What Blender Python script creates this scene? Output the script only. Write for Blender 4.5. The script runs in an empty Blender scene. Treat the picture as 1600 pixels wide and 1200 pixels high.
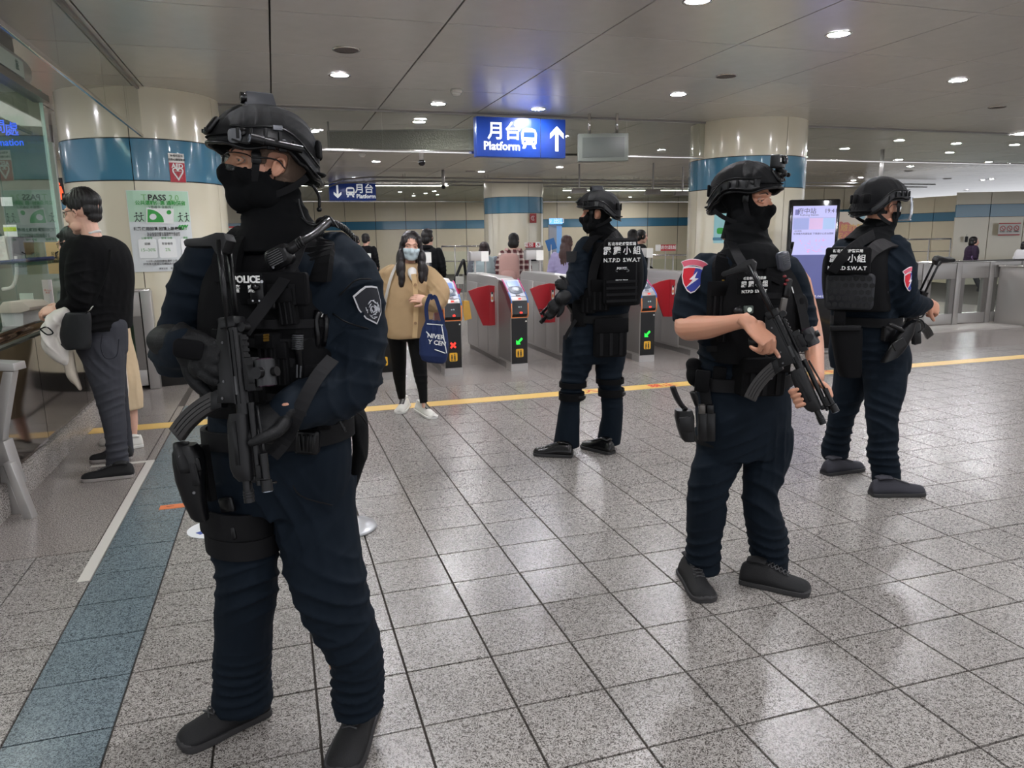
import bpy, bmesh, math, random
import numpy as np
from mathutils import Vector, Matrix
random.seed(7)
SC = bpy.context.scene
COL = SC.collection
# ---------------------------------------------------------------- camera
CR = Vector((0.95341599, -0.30137606, -0.01305419)); CU = Vector((0.07088173, 0.18175437, 0.98078598)); CF = Vector((0.29321276, 0.93602234, -0.19464958))
CAMPOS = Vector((0, 0, 1.4756)); FP = 1156.0
HF = Vector((0.29893044, 0.9542749, 0)); HR = Vector((0.9542749, -0.29893044, 0))
cam = bpy.data.cameras.new('camera'); camo = bpy.data.objects.new('camera', cam); COL.objects.link(camo)
m = Matrix((CR, CU, -CF)).transposed().to_4x4(); m.translation = CAMPOS; camo.matrix_world = m
cam.sensor_width = 36; cam.lens = FP / 1600 * 36; cam.clip_end = 200
SC.camera = camo
# ---------------------------------------------------------------- world and exposure
w = bpy.data.worlds.new('station_light'); SC.world = w; w.use_nodes = True
w.node_tree.nodes['Background'].inputs[0].default_value = (0.93, 0.95, 1.0, 1)
w.node_tree.nodes['Background'].inputs[1].default_value = 1.7
SC.view_settings.view_transform = 'Standard'; SC.view_settings.look = 'None'; SC.view_settings.gamma = 1
SC.view_settings.use_curve_mapping = False; SC.view_settings.exposure = 0.12
LAMP_L = 400.0

def P(px, py, D):                     # a world point from a sight line at horizontal distance D
    d = CF + CR * ((px - 800) / FP) + CU * ((600 - py) / FP)
    return CAMPOS + d * (D / d.dot(HF))
def G(px, py, z=0.0):
    d = CF + CR * ((px - 800) / FP) + CU * ((600 - py) / FP)
    return CAMPOS + d * ((z - CAMPOS.z) / d.z)
def S(D): return D / FP               # metres per pixel near distance D
def V(*a): return Vector(a)
Z = V(0, 0, 1)
def face_dir(phi):                    # 0 faces the viewer, + turns to the right of the picture
    a = math.radians(phi); return (-HF) * math.cos(a) + HR * math.sin(a)

# ---------------------------------------------------------------- materials
MATS = {}
def srgb(c):
    return tuple(((x / 255) / 12.92 if x / 255 <= 0.04045 else ((x / 255 + 0.055) / 1.055) ** 2.4) for x in c)
def mat(name, c, rough=0.6, metal=0.0, bump=0.0, scale=200.0, emit=0.0, coat=0.0, spec=0.5, vary=0.0, kind='noise', stretch=(1, 1, 1), sheen=0.0):
    if name in MATS: return MATS[name]
    mt = bpy.data.materials.new(name); mt.use_nodes = True; nt = mt.node_tree; b = nt.nodes['Principled BSDF']
    c = srgb(c); b.inputs['Base Color'].default_value = (*c, 1); b.inputs['Roughness'].default_value = rough
    b.inputs['Metallic'].default_value = metal; b.inputs['Specular IOR Level'].default_value = spec
    b.inputs['Coat Weight'].default_value = coat; b.inputs['Coat Roughness'].default_value = 0.05
    if sheen: b.inputs['Sheen Weight'].default_value = sheen
    if emit: b.inputs['Emission Color'].default_value = (*c, 1); b.inputs['Emission Strength'].default_value = emit
    if bump or vary:
        tc = nt.nodes.new('ShaderNodeTexCoord'); mp = nt.nodes.new('ShaderNodeMapping'); mp.inputs['Scale'].default_value = stretch
        nt.links.new(tc.outputs['Object'], mp.inputs[0])
        if kind == 'weave':
            t = nt.nodes.new('ShaderNodeTexWave'); t.inputs['Scale'].default_value = scale; t.inputs['Distortion'].default_value = 1.0; o = t.outputs['Fac']
        elif kind == 'voronoi':
            t = nt.nodes.new('ShaderNodeTexVoronoi'); t.inputs['Scale'].default_value = scale; o = t.outputs['Distance']
        else:
            t = nt.nodes.new('ShaderNodeTexNoise'); t.inputs['Scale'].default_value = scale; t.inputs['Detail'].default_value = 4; o = t.outputs['Fac']
        nt.links.new(mp.outputs[0], t.inputs[0])
        if bump:
            bp = nt.nodes.new('ShaderNodeBump'); bp.inputs['Strength'].default_value = bump; bp.inputs['Distance'].default_value = 0.004
            nt.links.new(o, bp.inputs['Height']); nt.links.new(bp.outputs[0], b.inputs['Normal'])
        if vary:
            n2 = nt.nodes.new('ShaderNodeTexNoise'); n2.inputs['Scale'].default_value = 6; n2.inputs['Detail'].default_value = 5
            nt.links.new(mp.outputs[0], n2.inputs[0])
            mx = nt.nodes.new('ShaderNodeMix'); mx.data_type = 'RGBA'
            mx.inputs[6].default_value = (*[x * (1 - vary) for x in c], 1); mx.inputs[7].default_value = (*[min(1, x * (1 + vary)) for x in c], 1)
            nt.links.new(n2.outputs['Fac'], mx.inputs[0]); nt.links.new(mx.outputs[2], b.inputs['Base Color'])
    MATS[name] = mt; return mt
def speckle(name, c1, c2, scale, lo, hi, rough, bump=0.15, dist=1.5, detail=1.0):
    mt = bpy.data.materials.new(name); mt.use_nodes = True; nt = mt.node_tree; b = nt.nodes['Principled BSDF']
    g = nt.nodes.new('ShaderNodeNewGeometry'); t = nt.nodes.new('ShaderNodeTexNoise')
    t.inputs['Scale'].default_value = scale; t.inputs['Detail'].default_value = detail; t.inputs['Distortion'].default_value = dist
    nt.links.new(g.outputs['Position'], t.inputs[0])
    r = nt.nodes.new('ShaderNodeValToRGB'); r.color_ramp.elements[0].position = lo; r.color_ramp.elements[1].position = hi
    r.color_ramp.elements[0].color = (*srgb(c1), 1); r.color_ramp.elements[1].color = (*srgb(c2), 1)
    nt.links.new(t.outputs['Fac'], r.inputs[0])
    n2 = nt.nodes.new('ShaderNodeTexNoise'); n2.inputs['Scale'].default_value = 2.2; n2.inputs['Detail'].default_value = 3; nt.links.new(g.outputs['Position'], n2.inputs[0])
    mr = nt.nodes.new('ShaderNodeMapRange'); mr.inputs['To Min'].default_value = 0.86; mr.inputs['To Max'].default_value = 1.1; nt.links.new(n2.outputs['Fac'], mr.inputs[0])
    mx = nt.nodes.new('ShaderNodeMix'); mx.data_type = 'RGBA'; mx.blend_type = 'MULTIPLY'; mx.inputs[0].default_value = 1
    nt.links.new(r.outputs[0], mx.inputs[6]); nt.links.new(mr.outputs[0], mx.inputs[7]); nt.links.new(mx.outputs[2], b.inputs['Base Color'])
    b.inputs['Roughness'].default_value = rough
    bp = nt.nodes.new('ShaderNodeBump'); bp.inputs['Strength'].default_value = bump; bp.inputs['Distance'].default_value = 0.002
    nt.links.new(t.outputs['Fac'], bp.inputs['Height']); nt.links.new(bp.outputs[0], b.inputs['Normal'])
    MATS[name] = mt; return mt
def glass(name, tint=(0.93, 0.97, 0.95), refl=1.0, rough=0.02):
    mt = bpy.data.materials.new(name); mt.use_nodes = True; nt = mt.node_tree; nt.nodes.clear()
    o = nt.nodes.new('ShaderNodeOutputMaterial'); tr = nt.nodes.new('ShaderNodeBsdfTransparent'); tr.inputs[0].default_value = (*tint, 1)
    gl = nt.nodes.new('ShaderNodeBsdfGlossy'); gl.inputs['Roughness'].default_value = rough
    fr = nt.nodes.new('ShaderNodeFresnel'); fr.inputs[0].default_value = 1.45
    mu = nt.nodes.new('ShaderNodeMath'); mu.operation = 'MULTIPLY'; mu.inputs[1].default_value = refl; nt.links.new(fr.outputs[0], mu.inputs[0])
    ge = nt.nodes.new('ShaderNodeNewGeometry'); iv = nt.nodes.new('ShaderNodeMath'); iv.operation = 'SUBTRACT'; iv.inputs[0].default_value = 1; nt.links.new(ge.outputs['Backfacing'], iv.inputs[1])
    m2 = nt.nodes.new('ShaderNodeMath'); m2.operation = 'MULTIPLY'; m2.use_clamp = True; nt.links.new(mu.outputs[0], m2.inputs[0]); nt.links.new(iv.outputs[0], m2.inputs[1]); mu = m2
    mx = nt.nodes.new('ShaderNodeMixShader'); nt.links.new(mu.outputs[0], mx.inputs[0]); nt.links.new(tr.outputs[0], mx.inputs[1]); nt.links.new(gl.outputs[0], mx.inputs[2])
    nt.links.new(mx.outputs[0], o.inputs[0]); MATS[name] = mt; return mt

TILE = speckle('grey_granular_tile', (72, 67, 63), (168, 163, 158), 115, 0.39, 0.56, 0.26, 0.1, 2.0, 1.0)
BLUET = speckle('blue_grey_tile', (60, 70, 75), (120, 134, 140), 115, 0.40, 0.56, 0.27, 0.1, 2.0, 1.0)
GRAN = speckle('speckled_granite', (84, 78, 74), (176, 168, 162), 160, 0.36, 0.66, 0.22, 0.03, 0.4, 4.0)
GRAN2 = speckle('plinth_granite', (92, 86, 82), (205, 198, 192), 120, 0.38, 0.62, 0.25, 0.03, 0.6, 4.0)
GROUT = mat('grout', (70, 64, 58), 0.9)
CEILM = mat('satin_ceiling_metal', (216, 212, 208), 0.27, 0.5, bump=0.02, scale=3, vary=0.06)
GAPM = mat('dark_joint', (28, 26, 24), 0.9)
CREAM = mat('cream_enamel', (222, 214, 190), 0.18, 0.0, coat=0.7, vary=0.02)
STRIPE = mat('blue_enamel', (66, 124, 152), 0.16, 0.0, coat=0.7)
STEEL = mat('brushed_steel', (182, 179, 176), 0.36, 0.55, bump=0.05, scale=60, stretch=(1, 1, 14))
STEELD = mat('dark_steel', (134, 130, 127), 0.36, 0.55)
STEELM = mat('polished_steel', (120, 113, 108), 0.07, 0.95)
CHROME = mat('bright_steel', (215, 212, 208), 0.15, 1.0)
WHITE = mat('white_plastic', (228, 226, 220), 0.4)
BLACKP = mat('black_plastic', (13, 13, 15), 0.35, spec=0.35)
BLACKG = mat('gloss_black', (8, 8, 10), 0.12)
RED = mat('red_plastic', (168, 20, 34), 0.35)
LAMPM = mat('lamp_diffuser', (250, 250, 255), emit=LAMP_L)
GLASS = glass('clear_glass'); GLASSC = glass('smoke_curtain_glass', (0.86, 0.88, 0.85), 1.6)
GREENG = glass('green_glass', (0.55, 0.66, 0.62), 1.5)
SKIN = mat('skin', (196, 142, 116), 0.5, bump=0.08, scale=400, vary=0.06); SKIN.node_tree.nodes['Principled BSDF'].inputs['Subsurface Weight'].default_value = 0.12
SKIN.node_tree.nodes['Principled BSDF'].inputs['Subsurface Radius'].default_value = (0.012, 0.005, 0.003)
SKINL = mat('fair_skin', (226, 178, 156), 0.5, bump=0.05, scale=400, vary=0.04)
NAVY = mat('navy_uniform_cloth', (12, 22, 32), 0.85, bump=0.12, scale=900, vary=0.14, spec=0.18)
BLK = mat('black_nylon', (9, 9, 11), 0.8, bump=0.2, scale=700, vary=0.1, spec=0.15)
BLKC = mat('black_soft_cloth', (6, 7, 9), 0.92, bump=0.15, scale=500, spec=0.2)
HELM = mat('helmet_cover', (10, 11, 14), 0.62, bump=0.6, scale=190, kind='weave', spec=0.25)
GUN = mat('gun_metal', (14, 14, 16), 0.32, 0.35)
GUNP = mat('gun_polymer', (16, 16, 18), 0.45, 0.0, bump=0.05, scale=800, spec=0.35)
SOLE = mat('shoe_rubber', (44, 43, 44), 0.7)
SHOE = mat('shoe_fabric', (18, 18, 20), 0.75, bump=0.3, scale=400)
HAIRM = mat('black_hair', (18, 15, 15), 0.45, bump=0.6, scale=120, stretch=(1, 1, 0.08))
HAIRB = mat('brown_hair', (72, 48, 44), 0.45, bump=0.5, scale=120, stretch=(1, 1, 0.08))
INKW = mat('white_ink', (235, 235, 232), 0.6)
INKK = mat('black_ink', (30, 30, 32), 0.6)
INKR = mat('red_ink', (200, 40, 44), 0.5)
BLUES = mat('sign_blue', (14, 50, 128), 0.3, emit=0.1)
SIGNW = mat('sign_white', (245, 248, 252), 0.3, emit=0.3)

# ---------------------------------------------------------------- object helpers
MW = {}
def wmat(o):
    return MW.get(o.name, Matrix.Identity(4)) if o else Matrix.Identity(4)
def tag(o, label=None, cat=None, group=None, kind=None):
    if label: o['label'] = label
    if cat: o['category'] = cat
    if group: o['group'] = group
    if kind: o['kind'] = kind
    return o
def thing(name, label, cat, loc=(0, 0, 0), rotz=0.0, group=None, mtx=None):
    o = bpy.data.objects.new(name, None); COL.objects.link(o); o.empty_display_size = 0.1
    M = mtx if mtx is not None else Matrix.Translation(Vector(loc)) @ Matrix.Rotation(rotz, 4, 'Z')
    o.matrix_world = M; o.matrix_basis = M; MW[o.name] = M.copy()
    return tag(o, label, cat, group)
def link(name, me, parent, mt=None):
    while parent and parent.parent and parent.parent.parent: parent = parent.parent      # thing > part > sub-part, no deeper
    o = bpy.data.objects.new(name, me); COL.objects.link(o)
    if parent: o.parent = parent
    if mt is not None and len(me.materials) == 0: me.materials.append(mt)
    MW[o.name] = wmat(parent).copy()
    return o
def copy_tree(o, parent=None, M=None):
    c = o.copy(); COL.objects.link(c)
    if parent: c.parent = parent
    if M is not None: c.matrix_basis = M; MW[c.name] = M.copy()
    else: MW[c.name] = wmat(parent).copy()
    for ch in list(o.children): copy_tree(ch, c)
    return c

def catmull(pts, n):
    pts = np.array(pts, float)
    if n <= 1 or len(pts) < 3: return pts
    q = np.vstack([2 * pts[0] - pts[1], pts, 2 * pts[-1] - pts[-2]]); out = []
    for i in range(1, len(q) - 2):
        for k in range(n):
            t = k / n
            out.append(0.5 * (2 * q[i] + (q[i + 1] - q[i - 1]) * t + (2 * q[i - 1] - 5 * q[i] + 4 * q[i + 1] - q[i + 2]) * t * t + (3 * q[i] - q[i - 1] - 3 * q[i + 1] + q[i + 2]) * t ** 3))
    out.append(q[-2]); return np.array(out)

class Soup:
    def __init__(s): s.v = []; s.f = []
    def add(s, vs, fs):
        b = len(s.v); s.v += [Vector(v) for v in vs]; s.f += [tuple(b + i for i in f) for f in fs]; return s
    def box(s, c, size, M=None, taper=1.0):
        hx, hy, hz = [x / 2 for x in size]; vs = []
        for z in (-1, 1):
            k = taper if z > 0 else 1
            for x, y in ((-1, -1), (1, -1), (1, 1), (-1, 1)): vs.append(Vector((x * hx * k, y * hy * k, z * hz)))
        if M is not None: vs = [M @ v for v in vs]
        c = Vector(c); vs = [v + c for v in vs]
        return s.add(vs, [(0, 3, 2, 1), (4, 5, 6, 7), (0, 1, 5, 4), (1, 2, 6, 5), (2, 3, 7, 6), (3, 0, 4, 7)])
    def rbox(s, c, size, M=None, r=0.2, n=3):      # box rounded in its local x-z outline, softened front edge
        hx, hy, hz = [x / 2 for x in size]; rr = min(hx, hz) * r * 2 if r < 0.5 else min(hx, hz); rr = min(rr, hx, hz)
        out = []
        for (cx, cz, a0) in ((hx - rr, hz - rr, 0), (-hx + rr, hz - rr, 90), (-hx + rr, -hz + rr, 180), (hx - rr, -hz + rr, 270)):
            for k in range(n + 1):
                a = math.radians(a0 + 90 * k / n); out.append((cx + rr * math.cos(a), cz + rr * math.sin(a)))
        N = len(out); e = min(rr * 0.6, hy * 0.5); rings = []
        for (y, k) in ((-hy, e), (-hy + e, 0), (hy - e, 0), (hy, e)):
            rings.append([Vector((x * (1 - k / max(hx, 1e-6)), y, z * (1 - k / max(hz, 1e-6)))) for x, z in out])
        vs = [v for r_ in rings for v in r_]
        if M is not None: vs = [M @ v for v in vs]
        c = Vector(c); vs = [v + c for v in vs]; fs = []
        for j in range(3):
            for i in range(N): i2 = (i + 1) % N; fs.append((j * N + i, j * N + i2, (j + 1) * N + i2, (j + 1) * N + i))
        fs.append(tuple(range(N - 1, -1, -1))); fs.append(tuple(3 * N + i for i in range(N)))
        return s.add(vs, fs)
    def rings(s, rs, cap=True):
        n = len(rs[0]); vs = [v for r in rs for v in r]; fs = []
        for j in range(len(rs) - 1):
            for i in range(n):
                i2 = (i + 1) % n; fs.append((j * n + i, j * n + i2, (j + 1) * n + i2, (j + 1) * n + i))
        if cap: fs.append(tuple(range(n - 1, -1, -1))); fs.append(tuple((len(rs) - 1) * n + i for i in range(n)))
        return s.add(vs, fs)
    def tube(s, pts, rad, up=None, sub=1, n=12, ratio=1.0, round_ends=False, sq=2.0):
        # pts: points, rad: radius or list of radii; ratio: (radius along 'up') / radius
        pts = [Vector(p) for p in pts]
        if not isinstance(rad, (list, tuple)): rad = [rad] * len(pts)
        rat = ratio if isinstance(ratio, (list, tuple)) else [ratio] * len(pts)
        A = np.array([[*p, r, q] for p, r, q in zip(pts, rad, rat)])
        if sub > 1 and len(pts) > 2: A = catmull(A, sub)
        ps = [Vector(a[:3]) for a in A]; rs_ = [max(a[3], 1e-4) for a in A]; qs = [a[4] for a in A]
        if round_ends:
            t0 = (ps[0] - ps[1]).normalized(); t1 = (ps[-1] - ps[-2]).normalized()
            r0, r1 = rs_[0], rs_[-1]
            ps = [ps[0] + t0 * r0 * 0.92, ps[0] + t0 * r0 * 0.7] + ps + [ps[-1] + t1 * r1 * 0.7, ps[-1] + t1 * r1 * 0.92]
            rs_ = [r0 * 0.35, r0 * 0.72] + rs_ + [r1 * 0.72, r1 * 0.35]; qs = [qs[0]] * 2 + qs + [qs[-1]] * 2
        u = Vector(up) if up is not None else None; out = []; last = None
        for i, p in enumerate(ps):
            t = (ps[min(i + 1, len(ps) - 1)] - ps[max(i - 1, 0)])
            t = t.normalized() if t.length > 1e-9 else Z.copy()
            if u is not None: b = (u - t * u.dot(t))
            elif last is not None: b = last - t * last.dot(t)
            else: b = (Z if abs(t.z) < 0.9 else V(1, 0, 0)); b = b - t * b.dot(t)
            if b.length < 1e-6: b = t.orthogonal()
            b.normalize(); last = b; a = b.cross(t).normalized(); ring = []
            for k in range(n):
                an = 2 * math.pi * k / n; ca, sa = math.cos(an), math.sin(an)
                if sq != 2.0: ca = math.copysign(abs(ca) ** (2 / sq), ca); sa = math.copysign(abs(sa) ** (2 / sq), sa)
                ring.append(p + a * (ca * rs_[i]) + b * (sa * rs_[i] * qs[i]))
            out.append(ring)
        return s.rings(out)
    def cyl(s, p0, p1, r, r2=None, n=16): return s.tube([p0, p1], [r, r if r2 is None else r2], n=n)
    def ball(s, c, r, n=12, M=None):
        r = (r, r, r) if not isinstance(r, (tuple, list)) else r; c = Vector(c); rs = []
        for j in range(1, n):
            a = math.pi * j / n; rs.append([Vector((r[0] * math.sin(a) * math.cos(2 * math.pi * k / (n * 2)), r[1] * math.sin(a) * math.sin(2 * math.pi * k / (n * 2)), -r[2] * math.cos(a))) for k in range(n * 2)])
        if M is not None: rs = [[M @ v for v in q] for q in rs]
        return s.rings([[v + c for v in q] for q in rs])
    def prism(s, poly, o, ux, uy, nrm, depth):     # polygon (2-D list) extruded by depth along nrm
        o = Vector(o); ux = Vector(ux); uy = Vector(uy); nrm = Vector(nrm); n = len(poly)
        a = [o + ux * x + uy * y for x, y in poly]; b = [p + nrm * depth for p in a]
        fs = [tuple(range(n - 1, -1, -1)), tuple(range(n, 2 * n))] + [(i, (i + 1) % n, n + (i + 1) % n, n + i) for i in range(n)]
        return s.add(a + b, fs)
    def ppoly(s, pix, D, depth):                    # polygon given by sight lines at distance D, extruded away
        a = [P(x, y, D) for x, y in pix]; n = len(a); b = [p + HF * depth for p in a]
        fs = [tuple(range(n)), tuple(range(2 * n - 1, n - 1, -1))] + [(i, n + i, n + (i + 1) % n, (i + 1) % n) for i in range(n)]
        return s.add(a + b, fs)
    def lathe(s, prof, c, n=32, axis=None, cap=True):
        c = Vector(c); rs = []
        M = Matrix.Identity(3) if axis is None else Z.rotation_difference(Vector(axis)).to_matrix()
        for r, z in prof: rs.append([c + M @ Vector((max(r, 1e-4) * math.cos(2 * math.pi * k / n), max(r, 1e-4) * math.sin(2 * math.pi * k / n), z)) for k in range(n)])
        return s.rings(rs, cap)
    def strap(s, pts, width, thick, nrms, sub=4):   # flat band through pts with outward normals
        A = catmull(np.array([[*Vector(p), *Vector(q)] for p, q in zip(pts, nrms)]), sub); rs = []
        for i, a in enumerate(A):
            p = Vector(a[:3]); nn = Vector(a[3:]).normalized(); t = (Vector(A[min(i + 1, len(A) - 1)][:3]) - Vector(A[max(i - 1, 0)][:3])).normalized()
            b = nn.cross(t).normalized() * (width / 2); h = nn * (thick / 2); rs.append([p - b - h, p + b - h, p + b + h, p - b + h])
        return s.rings(rs)
    def build(s, name, mt, parent=None, smooth=False, bevel=0.0, local=False, segs=2):
        me = bpy.data.meshes.new(name)
        M = wmat(parent).inverted() if (parent and not local) else Matrix.Identity(4)
        me.from_pydata([M @ v for v in s.v], [], s.f); me.validate()
        bm = bmesh.new(); bm.from_mesh(me); bmesh.ops.recalc_face_normals(bm, faces=bm.faces)
        if bevel:
            ed = [e for e in bm.edges if len(e.link_faces) == 2 and e.calc_face_angle(0) > 0.5]
            bmesh.ops.bevel(bm, geom=ed, offset=bevel, segments=segs, affect='EDGES', profile=0.6, clamp_overlap=True)
        bm.to_mesh(me); bm.free()
        if smooth:
            for p in me.polygons: p.use_smooth = True
            if smooth == 'auto': me.set_sharp_from_angle(angle=math.radians(40))
        elif bevel:
            for p in me.polygons: p.use_smooth = True
            me.set_sharp_from_angle(angle=math.radians(35))
        return link(name, me, parent, mt)
    def remesh(s, voxel, smooth=4, fac=0.5):
        me = bpy.data.meshes.new('tmp'); me.from_pydata(s.v, [], s.f); me.validate()
        bm = bmesh.new(); bm.from_mesh(me); bmesh.ops.recalc_face_normals(bm, faces=bm.faces); bm.to_mesh(me); bm.free()
        o = bpy.data.objects.new('tmp', me); COL.objects.link(o)
        r = o.modifiers.new('r', 'REMESH'); r.mode = 'VOXEL'; r.voxel_size = voxel; r.use_smooth_shade = True
        if smooth: k = o.modifiers.new('s', 'SMOOTH'); k.factor = fac; k.iterations = smooth
        dg = bpy.context.evaluated_depsgraph_get(); dg.update()
        me2 = bpy.data.meshes.new_from_object(o.evaluated_get(dg)); bpy.data.objects.remove(o); bpy.data.meshes.remove(me)
        return me2
def finish(me, name, mt, parent):
    me.name = name; M = wmat(parent).inverted() if parent else Matrix.Identity(4)
    me.transform(M); me.materials.clear(); me.materials.append(mt)
    for p in me.polygons: p.use_smooth = True
    return link(name, me, parent)
def co(me):
    a = np.empty(len(me.vertices) * 3, np.float32); me.vertices.foreach_get('co', a); return a.reshape(-1, 3).astype(float)
def nor(me):
    a = np.empty(len(me.vertices) * 3, np.float32); me.vertices.foreach_get('normal', a); return a.reshape(-1, 3).astype(float)
def setco(me, a): me.vertices.foreach_set('co', a.astype(np.float32).ravel()); me.update()
def wob(q, f, seed=0):
    r = np.random.RandomState(seed); o = np.zeros(len(q))
    for k in range(5):
        d = r.normal(size=3); d /= np.linalg.norm(d); ff = f * (0.6 + 0.5 * k); o += np.sin(q @ d * ff + r.uniform(0, 6.3)) / (1 + 0.5 * k)
    return o / 2.4
def wrinkle(me, zones, gen=0.003, seed=0):
    """cloth folds: zones = (centre, radius, axis along which folds repeat, amplitude, wavelength)"""
    q = co(me); n = nor(me); d = gen * wob(q, 22, seed) + gen * 0.45 * wob(q, 60, seed + 3)
    for i, (c, rad, ax, amp, wl) in enumerate(zones):
        c = np.array(c); ax = np.array(Vector(ax).normalized()); g = np.exp(-np.sum((q - c) ** 2, 1) / (rad * rad))
        ph = ((q - c) @ ax) / wl * 2 * math.pi + 5.5 * wob(q, 9, seed + 10 + i)
        ridge = 1 - np.abs(np.sin(ph / 2)); d += amp * g * (ridge ** 1.6 - 0.42) * 1.6
    setco(me, q + n * d[:, None])
def text(s, body, size, M, mt, parent, name='lettering', depth=0.0008, bold=0.0, sx=1.0, spacing=1.0):
    """flat lettering; M puts local x right, local y up, local z out of the surface; centred"""
    cu = bpy.data.curves.new(name, 'FONT'); cu.body = body; cu.size = size; cu.align_x = 'CENTER'; cu.align_y = 'CENTER'
    cu.extrude = depth; cu.offset = bold; cu.resolution_u = 2; cu.space_character = spacing
    o = bpy.data.objects.new(name, cu); COL.objects.link(o); dg = bpy.context.evaluated_depsgraph_get(); dg.update()
    me = bpy.data.meshes.new_from_object(o.evaluated_get(dg)); bpy.data.objects.remove(o); bpy.data.curves.remove(cu)
    me.transform(wmat(parent).inverted() @ M @ Matrix.Diagonal((sx, 1, 1, 1))); me.name = name; me.materials.clear()
    return link(name, me, parent, mt)
def frame(o, x, y, z=None):           # matrix with given x, y axes
    x = Vector(x).normalized(); y = Vector(y); y = (y - x * y.dot(x)).normalized(); z = x.cross(y)
    M = Matrix((x, y, z)).transposed().to_4x4(); M.translation = Vector(o); return M
# ================================================================ FLOOR
TS = 0.305; X0 = -0.887; Y0 = 1.721
fl = Soup().box((6, 15, -0.06), (60, 52, 0.1)).build('floor', GROUT); tag(fl, kind='structure')
tile_me = {}
def tile_mesh(mt):
    if mt.name not in tile_me:
        s = Soup(); g = 0.0036; h = TS / 2 - g; e = 0.0012
        r = [[V(x * a, y * a, z) for x, y in ((-1, -1), (1, -1), (1, 1), (-1, 1))] for a, z in ((h, -0.011), (h, -e), (h - e, 0))]
        s.rings(r); o = s.build('tile', mt, None); tile_me[mt.name] = o.data; bpy.data.objects.remove(o)
    return tile_me[mt.name]
cells = []
for j in range(-16, 18):
    for i in range(-16, 52):
        x = X0 + TS * (i + .5); y = Y0 + TS * (j + .5)
        if i < 0 and y > 3.75: continue
        if i < 0 and x < -5 or x > 14: continue
        d = (V(x, y, 0) - CAMPOS); z = d.dot(CF); px = 800 + FP * d.dot(CR) / max(z, .1); py = 600 - FP * d.dot(CU) / max(z, .1)
        seen_ = z > .3 and -200 < px < 1800 and py < 1450
        cells.append((z if seen_ else 50 + d.length, x, y, i))
cells.sort()
for z, x, y, i in cells[:300]:
    o = bpy.data.objects.new('tile', tile_mesh(BLUET if i == 0 else TILE)); COL.objects.link(o); o.parent = fl
    o.location = (x, y, random.uniform(-0.0004, 0.0004))
for nm, sel, mt in (('tile_field', lambda c: c[3] != 0, TILE), ('blue_tile_field', lambda c: c[3] == 0, BLUET)):
    s = Soup()
    for z, x, y, i in [c for c in cells[300:] if sel(c)]:
        h = TS / 2 - 0.0036; s.box((x, y, -0.0055), (2 * h, 2 * h, 0.011))
    if s.v: tag(s.build(nm, mt, fl), kind='stuff')
# granite paving beyond the tiles, under the gates and along the service counter
def slab(x0, x1, y0, y1, mt=GRAN):
    s = Soup().box(((x0 + x1) / 2, (y0 + y1) / 2, -0.0055), (x1 - x0 - 0.004, y1 - y0 - 0.004, 0.011)); s.build('granite_slab', mt, fl)
for k in range(12):
    x0 = -0.887 + 1.2 * k
    for y0, y1 in ((7.211, 8.4), (8.4, 10.2), (10.2, 13), (13, 20)): slab(x0, x0 + 1.2, y0, y1)
for x0, x1 in ((-3.3, -2.1), (-2.1, -0.945)):
    for y0, y1 in ((3.86, 5.3), (5.3, 6.9), (6.9, 8.6), (8.6, 10.4), (10.4, 14)): slab(x0, x1, y0, y1)
slab(-0.94, -0.89, 5.42, 7.2)
Soup().box((-0.915, 4.46, -0.004), (0.05, 1.94, 0.011)).build('white_border_strip', mat('pale_stone', (196, 192, 184), 0.5), fl)
Soup().box((-1.11, 5.405, -0.004), (0.34, 0.045, 0.011)).build('white_border_strip', MATS['pale_stone'], fl)
YEL = mat('yellow_floor_tape', (222, 184, 104), 0.45, vary=0.05)
yl = Soup().box((5.5, 6.47, 0.0012), (18.5, 0.19, 0.0024)).build('floor_line', YEL)
tag(yl, 'long yellow warning line across the floor in front of the gates', 'floor tape')
for x, t in ((2.75, '進入'), (3.6, '禁止'), (4.55, '禁 止 飲 食'), (5.55, '飲 食')):
    text(None, t, 0.15, frame((x, 6.47, 0.0028), (1, 0, 0), (0, 1, 0)), INKR, yl, 'red_lettering', 0.0003, 0.002)
# floor stickers
g = G(275, 791); st = Soup().box((g.x, g.y, 0.001), (0.17, 0.07, 0.002)).build('floor_sticker', mat('orange_tape', (214, 120, 72), 0.5))
tag(st, 'small worn orange rectangular sticker on the blue tile strip', 'floor sticker')
text(None, 'ー', 0.05, frame((g.x - .03, g.y, 0.0024), (1, 0, 0), (0, 1, 0)), INKK, st, 'marking', 0.0002)
g = G(334, 826); rs = Soup().cyl((g.x, g.y, 0), (g.x, g.y, 0.002), 0.13, n=40).build('floor_sticker', mat('white_vinyl', (226, 228, 230), 0.4))
tag(rs, 'round white floor sticker with a blue arrow, by the leg of the nearest officer', 'floor sticker')
Soup().prism([(-.09, -.02), (.02, -.02), (.02, -.06), (.1, 0), (.02, .06), (.02, .02), (-.09, .02)], (g.x, g.y, 0.002), V(.8, .6, 0), V(-.6, .8, 0), Z, 0.0008).build('arrow', mat('blue_vinyl', (42, 74, 160), 0.4), rs)

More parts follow.
